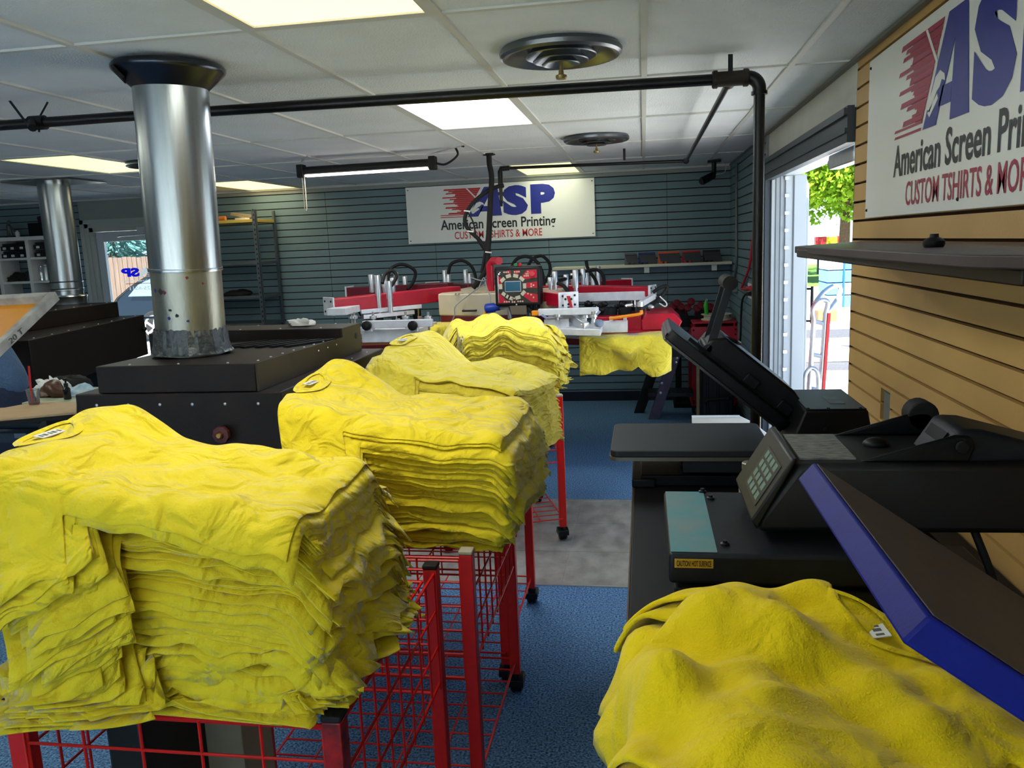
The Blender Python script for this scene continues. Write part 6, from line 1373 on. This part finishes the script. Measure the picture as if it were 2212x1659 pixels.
m = MB(); m.lathe([(.035, 0), (.14, 0), (.145, .006), (.145, .012), (.12, .016), (.12, .05), (.145, .054), (.145, .06), (.035, .06)], (x+.02, y, z), n=36); tag(part('tape_reel', m, mat('cream_reel', '#C8C4B0', .5)), 'cream plastic reel lying on the red tool cart', 'reel')
q = at(1526, 680, Y=ycart+.05); m = MB(); gx, gz = q.x, z+.061; gy = y-.06
m.tube([(gx+.004, gy, gz), (gx+.0, gy, gz+.04), (gx-.004, gy, gz+.09), (gx+.002, gy, gz+.125)], [.016, .02, .022, .014], 12); tg = thing('trimming_knife', 'bright green handled knife standing on the cream reel', 'knife', (gx, gy, gz)); part('handle', m, mat('bright_green', '#2EB42E', .4), tg); m = MB(); m.tube([(gx+.004, gy, gz+.12), (gx+.012, gy, gz+.14), (gx+.004, gy, gz+.145), (gx-.006, gy, gz+.135), (gx-.004, gy, gz+.12)], .003, 6); part('hang_loop', m, M_label, tg)
q = at(1518, 860, Y=ycart+.1); x = q.x; z = zl2+.021; h_ = .19
t = thing('spray_bottle', 'small clear spray bottle on the lower tray of the red tool cart', 'bottle', (x, ycart+.12, z))
m = MB(); m.lathe([(0, 0), (.042, 0), (.045, .006), (.044, .07), (.03, .11), (.014, .125), (.014, .135)], (x, ycart+.12, z), n=24); part('body', m, mat('cloudy_plastic', '#B4B4AC', .4, col2='#6A6A60', scale=12), t)
m = MB(); m.lathe([(.017, .132), (.017, .15), (.009, .152), (.009, .175), (.015, .178), (.015, .2), (0, .2)], (x, ycart+.12, z), n=16); part('cap', m, M_label, t)
q = at(1532, 850, Y=ycart+.2); box_thing('grey_carton', 'grey carton behind the spray bottle on the red tool cart', 'box', q.x-.03, q.x+.13, ycart+.24, ycart+.36, zl2+.021, zl2+.22, mat('grey_card2', '#6E7468', .7))
# rack of red knobs behind the cart
t = thing('knob_rack', 'black equipment with dark crimson knobs behind the red tool cart', 'equipment', (.45, 8.3, 0)); yk = 8.2
for ppx, ppy in ((1461, 656), (1492, 653), (1470, 664), (1484, 666), (1452, 663), (1513, 661), (1505, 667), (1532, 664), (1540, 667)):
    q = at(ppx, ppy, Y=yk); m = MB(); m.lathe([(.012, 0), (.034, .004), (.04, .02), (.034, .036), (.012, .04)], q, (.2, -.9, .35), 10); m.cyl(q, (q.x-.01, yk+.05, q.z-.06), .012, n=8); part('knob', m, mat('crimson_knob', '#6A1020', .5), t)
for xa, xb, ya, yb2 in ((1443, 1490, 668, 690), (1500, 1550, 670, 690)):
    q0, q1 = at(xa, ya, Y=yk+.03), at(xb, yb2, Y=yk+.03); m = MB(); m.prism([(q0.x, yk+.03, q1.z), (q1.x, yk+.03, q1.z), (q1.x-.04, yk+.03, q0.z), (q0.x+.05, yk+.03, q0.z)], (0, .2, 0)); part('clamp_body', m, M_black, t, bevel=.006)
q0, q1 = at(1450, 690, Y=yk+.03), at(1560, 700, Y=yk+.03); m = MB(); m.box(q0.x, q1.x, yk+.02, yk+.3, q1.z-.02, q0.z); m.box(q0.x+.04, q0.x+.1, yk+.1, yk+.16, 0, q1.z); m.box(q1.x-.1, q1.x-.04, yk+.1, yk+.16, 0, q1.z); m.box(q0.x+.02, q1.x-.02, yk+.02, yk+.28, 0, .05); part('stand', m, M_black, t, bevel=.004)
# press stand leg
yl = ycart-.25
t = thing('equipment_stand', 'purple grey bolted steel stand left of the red tool cart', 'stand', (at(1430, 880, Y=yl).x, yl, 0))
q = [at(*p, Y=yl) for p in ((1405, 875), (1428, 875), (1470, 770), (1446, 770))]
zf = q[0].z
pts = [Vector((p.x, yl, 0.0 if i < 2 else p.z)) for i, p in enumerate(q)]; pts[0].x -= .02; pts[1].x -= .02
m = MB(); m.prism(pts, (0, .05, 0)); part('leg', m, mat('purple_grey_steel', '#4E465A', .5, metal=.3, var=.25, scale=14), t, bevel=.003)
m = MB(); off = Vector((-.14, .28, 0)); m.prism([p+off for p in pts], (0, .05, 0)); part('leg', m, M_black, t, bevel=.003)
q2 = at(1440, 850, Y=yl+.1); m = MB(); m.box(pts[1].x-.1, pts[1].x+.32, yl+.02, yl+.3, q2.z-.02, q2.z+.02); part('cross_brace', m, M_dark, t, bevel=.003)
q3, q4 = at(1440, 745, Y=yl), at(1480, 772, Y=yl); m = MB(); m.box(q3.x, q4.x+.1, yl, yl+.3, q4.z, q3.z); part('head_bracket', m, M_dark, t, bevel=.004)
m = MB()
for ppx, ppy in ((1463, 774), (1461, 783), (1430, 828), (1427, 849)):
    p = at(ppx, ppy, Y=yl); m.lathe([(.014, 0), (.014, .006), (.008, .01), (0, .01)], (p.x, yl, p.z), (0, -1, 0), 8)
part('bolt', m, M_alu, t, each=True)
# black tote, white board
yt = ycart-.55; q0, q1 = at(1545, 815, Y=yt), at(1640, 905, Y=yt); q1.x = min(q1.x, WX-.1); q0.x = min(q0.x, .5)
t = thing('tote_bin', 'black ribbed plastic tote standing on end beside the red tool cart', 'bin', ((q0.x+q1.x)/2, yt, 0))
m = MB(); m.box(q0.x, q1.x, yt, yt+.3, 0, q0.z+.14); part('shell', m, M_pressgr, t, bevel=.02, seg=3)
m = MB()
for f in (.18, .5, .8): xx = q0.x+(q1.x-q0.x)*f; m.box(xx-.012, xx+.012, yt-.012, yt, .03, q0.z+.1)
part('rib', m, M_pressgr, t, bevel=.006, each=True)
hh = at(1590, 861, Y=yt); hh.x = (q0.x+q1.x)/2; m = MB(); m.tube([(hh.x-.11, yt, hh.z-.04), (hh.x-.09, yt-.05, hh.z), (hh.x+.09, yt-.05, hh.z+.01), (hh.x+.11, yt, hh.z)], .014, 10); part('carry_handle', m, M_rubber, t)
m = MB(); m.box(q0.x-.045, q0.x-.02, yt+.02, yt+.05, 0, q0.z+.16); tag(part('wood_strip', m, mat('raw_wood_edge', '#8A7A58', .7)), 'thin upright wooden strip beside the black tote', 'strip')
yw = 4.75; w = [at(*p, Y=yw) for p in ((1495, 902), (1600, 901), (1628, 914), (1668, 946), (1668, 975), (1600, 975), (1600, 917), (1495, 917))]
t = thing('white_board', 'white low panel with a sloping end seen between the presses and the carpet', 'panel', (w[2].x, yw, 0))
m = MB(); m.prism([(p.x, yw, p.z) for p in w], (0, .03, 0)); part('face', m, M_white, t, bevel=.002)
m = MB(); m.box(w[0].x, w[1].x, yw+.0, yw+.06, w[0].z-.004, w[0].z); part('ledge', m, M_white, t, bevel=.001)
m = MB(); m.box(w[5].x, w[4].x, yw+.002, yw+.03, 0, w[4].z+.01); m.box(w[0].x+.01, w[0].x+.04, yw+.02, yw+.05, 0, w[0].z-.004); part('support', m, M_white, t, each=True)

# cords and boxes on the far right wall
xw = WX-.012
t = thing('red_cord', 'red extension cord hanging down the far right slat wall', 'cord', at(1640, 305, X=xw-.02))
m = MB(); m.tube(bez([at(a, b, X=xw-.02) for a, b in ((1638, 300), (1634, 350), (1633, 400), (1632, 450), (1627, 510), (1620, 570), (1610, 602), (1602, 622), (1606, 624), (1616, 624))], 6), .011, 8); part('cable', m, mat('red_cable', '#C02434', .5), t)
m = MB(); m.tube(bez([at(a, b, X=xw-.02) for a, b in ((1644, 305), (1640, 330), (1640, 350))], 6), .009, 8); part('cable', m, MATS['red_cable'], t)
m = MB(); m.tube([at(1612, 624, X=xw-.025), at(1622, 622, X=xw-.025)], [.014, .02], 10); part('plug', m, MATS['red_cable'], t)
t = thing('power_outlet', 'pale power outlet plate on the far right wall with a red and a black plug', 'outlet', at(1623, 628, X=xw))
a_, b_ = at(1626, 614, X=xw-.001), at(1620, 643, X=xw-.001); m = MB(); m.box(xw-.012, xw-.001, a_.y-.02, b_.y+.06, b_.z, a_.z); part('plate', m, M_label, t, bevel=.003)
t = thing('drop_cable', 'black power cord curving down the far right wall from the outlet', 'cord', at(1612, 640, X=xw-.02))
m = MB(); m.tube(bez([at(a, b, X=xw-.022) for a, b in ((1622, 634), (1612, 635), (1604, 648), (1601, 680), (1600, 720), (1597, 760))], 6), .009, 8); part('cable', m, M_rubber, t)
m = MB(); m.tube([at(1614, 635, X=xw-.022), at(1622, 634, X=xw-.022)], [.014, .018], 10); part('plug', m, M_rubber, t)
t = thing('conduit', 'thin grey conduit running down the far right wall to a grey junction box', 'conduit', at(1590, 480, X=xw))
m = MB(); m.tube(bez([at(a, b, X=xw-.015) for a, b in ((1591, 352), (1591, 420), (1591, 500), (1591, 560), (1588, 592), (1586, 602))], 4), .012, 8); part('tube', m, mat('grey_conduit', '#6A7072', .5, metal=.3), t)
a_, b_ = at(1592, 602, X=xw-.01), at(1581, 625, X=xw-.01); m = MB(); m.box(xw-.05, xw-.001, a_.y, b_.y, b_.z, a_.z); part('junction_box', m, MATS['grey_zinc'], t, bevel=.004)

# ================================================================== UNDER THE CARTS
xa, xb = at(395, 1570, Y=1.80).x, at(520, 1570, Y=1.80).x
t = thing('cardboard_box', 'tall tan cardboard box on the lower shelf of the nearest cart', 'box', ((xa+xb)/2, 1.88, .139))
m = MB(); m.box(xa, xb, 1.80, 1.96, .139, .77); part('carton', m, mat('kraft_board', '#9C8C6C', .8, var=.06, scale=10), t, bevel=.003)
m = MB(); m.box(xa-.0005, xa+.06, 1.7995, 1.8, .3, .6); part('printed_panel', m, mat('kraft_print', '#7E7058', .8), t, smooth=False)
box_thing('storage_bin', 'dark olive storage bin left of the cardboard box on the nearest cart', 'bin', -1.15, xa-.03, 1.55, 1.95, .139, .72, mat('dark_olive_plastic', '#1E1C10', .5), bevel=.01)
q = at(915, 1336, Z=0); m = MB(); m.tube(bez([(q.x-.04, q.y, .006), (q.x-.01, q.y+.02, .008), (q.x+.03, q.y, .006), (q.x+.06, q.y+.025, .006)], 6), .006, 6); m.tube(bez([(q.x-.03, q.y-.015, .006), (q.x+.0, q.y, .012), (q.x+.05, q.y-.01, .006)], 6), .006, 6); tag(part('fabric_scrap', m, M_yel), 'small yellow fabric scrap on the blue carpet under the second cart', 'scrap')

# ================================================================== OUTSIDE THE DOORS
ht = at(1782, 618, Z=1.27)
hyy = 6.3; k_ = at(1782, 618, Y=hyy); zt_ = k_.z
g = lambda px, py, dy=0.: at(px, py, Y=hyy+dy)
t = thing('hand_truck', 'aluminium hand truck with one red rail standing outside the open door', 'hand truck', (g(1775, 700).x, hyy, -.03))
bl, br = g(1748, 845), g(1772, 845); tl, tr = g(1758, 690), g(1784, 676)
gz = -.028
def ext(p, q, z): f = (z-p.z)/(q.z-p.z); return p+(q-p)*f
bl, br = ext(tl, bl, gz+.06), ext(tr, br, gz+.06)
m = MB(); m.tube([tl, bl], .02, 10); m.tube([tr, br], .02, 10); part('rail', m, M_alu, t, each=True)
m = MB(); m.obox(tr+Vector((.008, -.03, 0)), (.02, 0, 0), (0, .012, 0), br-tr); part('red_rail_strip', m, mat('red_strip', '#C8202C', .4), t, smooth=False)
m = MB(); m.tube(bez([tl, g(1756, 668), g(1770, 650), g(1788, 652), tr], 6), .018, 10); m.tube(bez([g(1760, 655), g(1778, 632, .1), g(1800, 618, .16), g(1815, 622, .18), g(1812, 640, .12), g(1795, 664, .05), tr], 6), .017, 10); part('loop_handle', m, M_alu, t)
m = MB()
for py in (694, 765, 838): a_, b_ = g(1757-(py-694)*.06, py), g(1784-(py-694)*.085, py+6); m.tube([a_, b_], .016, 8)
part('cross_bar', m, M_alu, t, each=True)
m = MB(); a_ = g(1740, 800, -.05); m.tube(bez([g(1738, 850, -.08), g(1740, 810, -.08), g(1752, 795, -.08), g(1766, 806, -.08), g(1768, 850, -.08)], 5), .016, 10); part('fender', m, M_alu, t)
m = MB()
for p in (bl, br): m.lathe([(.05, -.03), (.1, -.025), (.11, 0), (.1, .025), (.05, .03)], (p.x, p.y+.12, gz+.112), (1, .2, 0), 24)
m.cyl((bl.x, bl.y+.12, gz+.112), (br.x, br.y+.12, gz+.112), .012, n=8); part('wheel', m, M_rubber, t, each=True)
m = MB(); m.box(bl.x-.06, br.x+.1, bl.y-.2, bl.y+.02, gz, gz+.012); m.box(bl.x-.02, br.x+.03, bl.y, bl.y+.12, gz+.09, gz+.13); part('toe_plate', m, M_alu, t, each=True)

# kerb island
q = [at(1738, 688, Z=-.03), at(1828, 686, Z=-.03), at(1826, 672, Z=.12), at(1740, 655, Z=.12)]
m = MB(); m.prism([(1.9, 11.2, -.03), (2.75, 11.25, -.03), (2.75, 11.6, -.03), (2.2, 13.2, -.03), (1.8, 13.2, -.03)], (0, 0, .15)); tag(part('kerb_island', m, M_conc, bevel=.02), 'pale concrete kerb island on the asphalt beyond the hand truck', 'kerb')
# pallet of blue crates
q = at(1800, 560, Y=18); 
t = thing('crate_pallet', 'tall pallet of blue and white crates outside the open door', 'crates', (q.x+.35, 18.2, -.03)); x0_ = at(1788, 600, Y=18).x
n_ = 0
for i in range(3):
    for j in range(4):
        m = MB(); m.box(x0_+.32*i, x0_+.32*i+.3, 18, 18.9, .1+.26*j, .34+.26*j); part('crate', m, (mat('crate_blue', '#4A8AC8', .5), mat('crate_pale', '#B8CCD8', .5))[(i+j*2) % 3 == 0], t, bevel=.01)
m = MB(); m.box(x0_, x0_+.94, 18, 18.9, -.03, .1); part('pallet_base', m, M_tanb, t)
m = MB(); m.box(x0_+.3, x0_+.33, 17.95, 17.99, .1, 1.16); m.box(x0_+.62, x0_+.65, 17.95, 17.99, .1, 1.16); m.box(x0_+.9, x0_+.93, 17.95, 17.99, .1, 1.16); m.box(x0_+.3, x0_+.93, 17.95, 17.99, 1.13, 1.16); part('strap', m, mat('strap_blue', '#1A4CB0', .4), t, each=True)
q = at(1795, 633, Y=16.5); box_thing('small_carton', 'small brown carton on the ground in front of the blue crates', 'box', q.x-.25, q.x+.1, 16.4, 16.7, -.029, .18, mat('brown_carton', '#7A5A40', .8))
# distant red and yellow kiosk
q0, q1 = at(1762, 512, Y=34), at(1832, 531, Y=34)
t = thing('roadside_sign', 'distant red and yellow roadside sign under the tree', 'sign', ((q0.x+q1.x)/2, 34, -.03)); w_ = (q1.x-q0.x)/3
m = MB(); m.box(q0.x, q0.x+w_, 34, 34.3, 1.1, q0.z); m.box(q1.x-w_, q1.x, 34, 34.3, 1.1, q0.z); part('red_panel', m, M_sred, t, each=True)
m = MB(); m.box(q0.x+w_, q1.x-w_, 34, 34.3, 1.1, q0.z-.02); part('yellow_panel', m, mat('sign_yellow', '#E8C818', .5), t)
m = MB(); m.box(q0.x+.1, q0.x+.25, 34.1, 34.2, -.03, 1.1); m.box(q1.x-.25, q1.x-.1, 34.1, 34.2, -.03, 1.1); part('post', m, M_dark, t, each=True)

def foliage(name, parent, c, r, n, size, mt, seed, shape='round'):
    rs = np.random.RandomState(seed); vs = []; fs = []
    for k in range(n):
        if shape == 'round':
            while True:
                p = rs.uniform(-1, 1, 3)
                if .25 < (p**2).sum() < 1: break
            # clumps
            p = p*(.82+.18*math.sin(p[0]*9+1)*math.sin(p[1]*8)*math.sin(p[2]*9)); pos = np.array(c)+p*np.array(r); d = rs.normal(size=3)
        else:
            h = rs.uniform(0, 1); ang_ = rs.uniform(0, 2*PI); lay = (h*14) % 1; rad = (1-h)*(.55+.45*(1-lay))*rs.uniform(.45, 1)
            pos = np.array(c)+np.array((math.cos(ang_)*rad*r[0], math.sin(ang_)*rad*r[1], h*r[2]-.12*rad*r[2]*.5)); d = np.array((math.cos(ang_), math.sin(ang_), -.35))+rs.normal(0, .3, 3)
        d = d/np.linalg.norm(d); e = np.cross(d, rs.normal(size=3)); e /= np.linalg.norm(e); s_ = size*rs.uniform(.6, 1.3); b = len(vs)
        if shape == 'round': q4 = [pos-d*s_, pos-e*s_*.55, pos+d*s_, pos+e*s_*.55]
        else: q4 = [pos-d*s_*.4-e*s_*.16, pos-d*s_*.4+e*s_*.16, pos+d*s_*1.2+e*s_*.08, pos+d*s_*1.2-e*s_*.08]
        vs += q4; fs.append((b, b+1, b+2, b+3))
    m = MB(); m.add([tuple(map(float, v)) for v in vs], fs); return part(name, m, mt, parent, smooth=False)
def leafmat(name, col, col2):
    m = mat(name, col, .7, col2=col2, scale=1.2, spec=.2); nt = m.node_tree; b = nt.nodes['Principled BSDF']; tr = nt.nodes.new('ShaderNodeBsdfTranslucent'); mx = nt.nodes.new('ShaderNodeMixShader'); mx.inputs[0].default_value = .4
    src = b.inputs['Base Color'].links[0].from_socket; nt.links.new(src, tr.inputs[0]); nt.links.new(b.outputs[0], mx.inputs[1]); nt.links.new(tr.outputs[0], mx.inputs[2]); nt.links.new(mx.outputs[0], nt.nodes['Material Output'].inputs[0]); return m
M_leaf = leafmat('leaf_green', '#5E8A1C', '#8CA82C'); M_needle = leafmat('blue_spruce_needle', '#3E6A68', '#6E9894'); M_bark = mat('tree_bark', '#4A3A2A', .9, var=.3, scale=20)
def tree(label, x, y, h, r, seed, n):
    t = thing('leafy_tree', label, 'tree', (x, y, -.03)); m = MB(); m.tube([(x, y, -.05), (x+.05, y, h*.35), (x-.05, y, h*.7)], [.2, .15, .06], 10); m.tube([(x+.05, y, h*.35), (x+.9, y+.3, h*.62)], [.1, .04], 8); m.tube([(x, y, h*.4), (x-.9, y-.2, h*.65)], [.1, .04], 8); part('trunk', m, M_bark, t)
    foliage('foliage', t, (x, y, h*.64), r, n, .105, M_leaf, seed)
q = at(1822, 508, Y=28); tree('leafy green tree seen through the open right door', q.x, 28, 6.6, (2.9, 2.4, 2.55), 2, 14000)
q = at(1722, 420, Y=31); tree('second leafy tree, mostly behind the open door leaf', q.x-.2, 33, 6.4, (2.2, 2, 2.6), 6, 3500)
q = at(1850, 420, Y=30); tree('leafy tree hidden mostly behind the tan wall edge', q.x+1.5, 36, 7.4, (3, 2, 3.2), 9, 3000)

# seen through the left glass door
t = thing('plank_fence', 'weathered wooden plank fence behind the parked car', 'fence', (-12, 22, -.03))
fa, fb = -16.5, -8.0; n_ = 56; q = at(270, 556, Y=22); hf = q.z
m = MB(); w_ = (fb-fa)/n_
for k in range(n_): m.box(fa+k*w_+.006, fa+(k+1)*w_-.006, 22, 22.03, -.03, hf+rnd.uniform(-.02, .02))
part('planks', m, mat('weathered_cedar', '#6A574C', .9, col2='#4E4038', scale=3, stretch=(6, 6, .4)), t, smooth=False)
m = MB(); m.box(fa, fb, 22.03, 22.1, .3, .4); m.box(fa, fb, 22.03, 22.1, hf-.4, hf-.3); part('rail', m, MATS['weathered_cedar'], t, each=True)
for i, (px, yy_, hh_, rr_) in enumerate(((240, 25, 6.6, 1.9), (325, 29.5, 7.6, 2.2))):
    q = at(px, 520, Y=yy_); t = thing('blue_spruce', ('blue spruce straight behind the fence, left one through the glass door', 'blue spruce behind the fence at the flue edge of the glass door', 'blue spruce farther left, behind the door frame')[i], 'tree', (q.x, yy_, -.03)); m = MB(); m.tube([(q.x, yy_, -.05), (q.x, yy_, hh_*.95)], [.18, .03], 8); part('trunk', m, M_bark, t); foliage('foliage', t, (q.x, yy_, .3), (rr_, rr_, hh_), 4200, .26, M_needle, 20+i, 'cone')
# parked car
cy = 15.6; a_ = at(236, 632, Y=cy); b_x = a_.x; 
t = thing('parked_car', 'dark blue parked car outside the left glass door', 'car', (b_x+2.2, cy+.8, -.03)); gz = -.03
prof = [(0, .35), (.0, .62), (.04, .84), (.14, .95), (.4, 1.16), (.75, 1.36), (1.2, 1.47), (2.1, 1.5), (2.7, 1.42), (3.2, 1.25), (3.75, .98), (4.3, .9), (4.42, .75), (4.42, .4), (4.3, .24), (.12, .24)]
M_car = mat('car_paint', '#0A141E', .2, metal=.2, coat=.4)
def carshape(pts, y0, y1, inset):
    m = MB(); n = len(pts); vs = []
    for yy_, k in ((y0+inset, 0), (y0, 1), (y1, 1), (y1-inset, 0)):
        for x, z in pts:
            zz_ = z; yo = 0
            if z > .95: yo = (z-.95)*.35
            vs.append((b_x+x, yy_+(yo if yy_ < (y0+y1)/2 else -yo), gz+zz_))
    fs = []
    for r in range(3):
        for i in range(n): fs.append((r*n+i, r*n+(i+1)%n, (r+1)*n+(i+1)%n, (r+1)*n+i))
    fs.append(tuple(range(n))); fs.append(tuple(3*n+i for i in range(n-1, -1, -1)))
    m.add(vs, fs); return m
part('car_body', carshape(prof, cy, cy+1.75, .05), M_car, t, bevel=.02)
gl = mat('car_glass', '#5A7484', .08, spec=.8)
for pts in ([(.42, .97), (.62, 1.2), (1.0, 1.36), (1.95, 1.4), (1.95, .95)], [(2.13, .95), (2.13, 1.38), (2.68, 1.34), (3.3, .97)]):
    m = MB(); m.prism([(b_x+x, cy+(max(0, z-.95))*.35-.006, gz+z) for x, z in pts], (0, .012, 0)); part('side_window', m, gl, t, smooth=False)
for wx in (.95, 3.5):
    for wy in (cy-.01, cy+1.56):
        m = MB(); m.lathe([(.2, 0), (.31, .0), (.33, .03), (.33, .17), (.31, .2), (.2, .2)], (b_x+wx, wy, gz+.33), (0, 1, 0), 32); wl_ = part('wheel', m, M_rubber, t); m = MB()
        for k in range(5): a = 2*PI*k/5; m.obox((b_x+wx, wy-.005 if wy < cy+.5 else wy+.19, gz+.33), (math.cos(a)*.2, 0, math.sin(a)*.2), (-math.sin(a)*.05, 0, math.cos(a)*.05), (0, .02, 0))
        m.lathe([(.2, 0), (.22, -.008), (.24, 0)], (b_x+wx, wy if wy < cy+.5 else wy+.2, gz+.33), (0, 1, 0), 28, cap=False); part('rim', m, M_alu, wl_, smooth=False)
m = MB(); m.box(b_x+3.2, b_x+3.36, cy-.12, cy, gz+.95, gz+1.06); part('mirror', m, M_car, t, bevel=.02)
m = MB(); m.obox((b_x+1.75, cy-.012, gz+.8), (.16, 0, 0), (0, .015, 0), (0, 0, .025)); m.obox((b_x+2.6, cy-.012, gz+.82), (.16, 0, 0), (0, .015, 0), (0, 0, .025)); part('door_handle', m, M_chrome, t, bevel=.004, each=True)
q = at(320, 700, Z=-.03); crumple('debris', 'small heap of grey debris on the bright pavement outside the left door', 'debris', (at(318, 702, Y=11.5).x, 11.5, -.03), .12, (2, 1, .5), 31, M_bgrey)
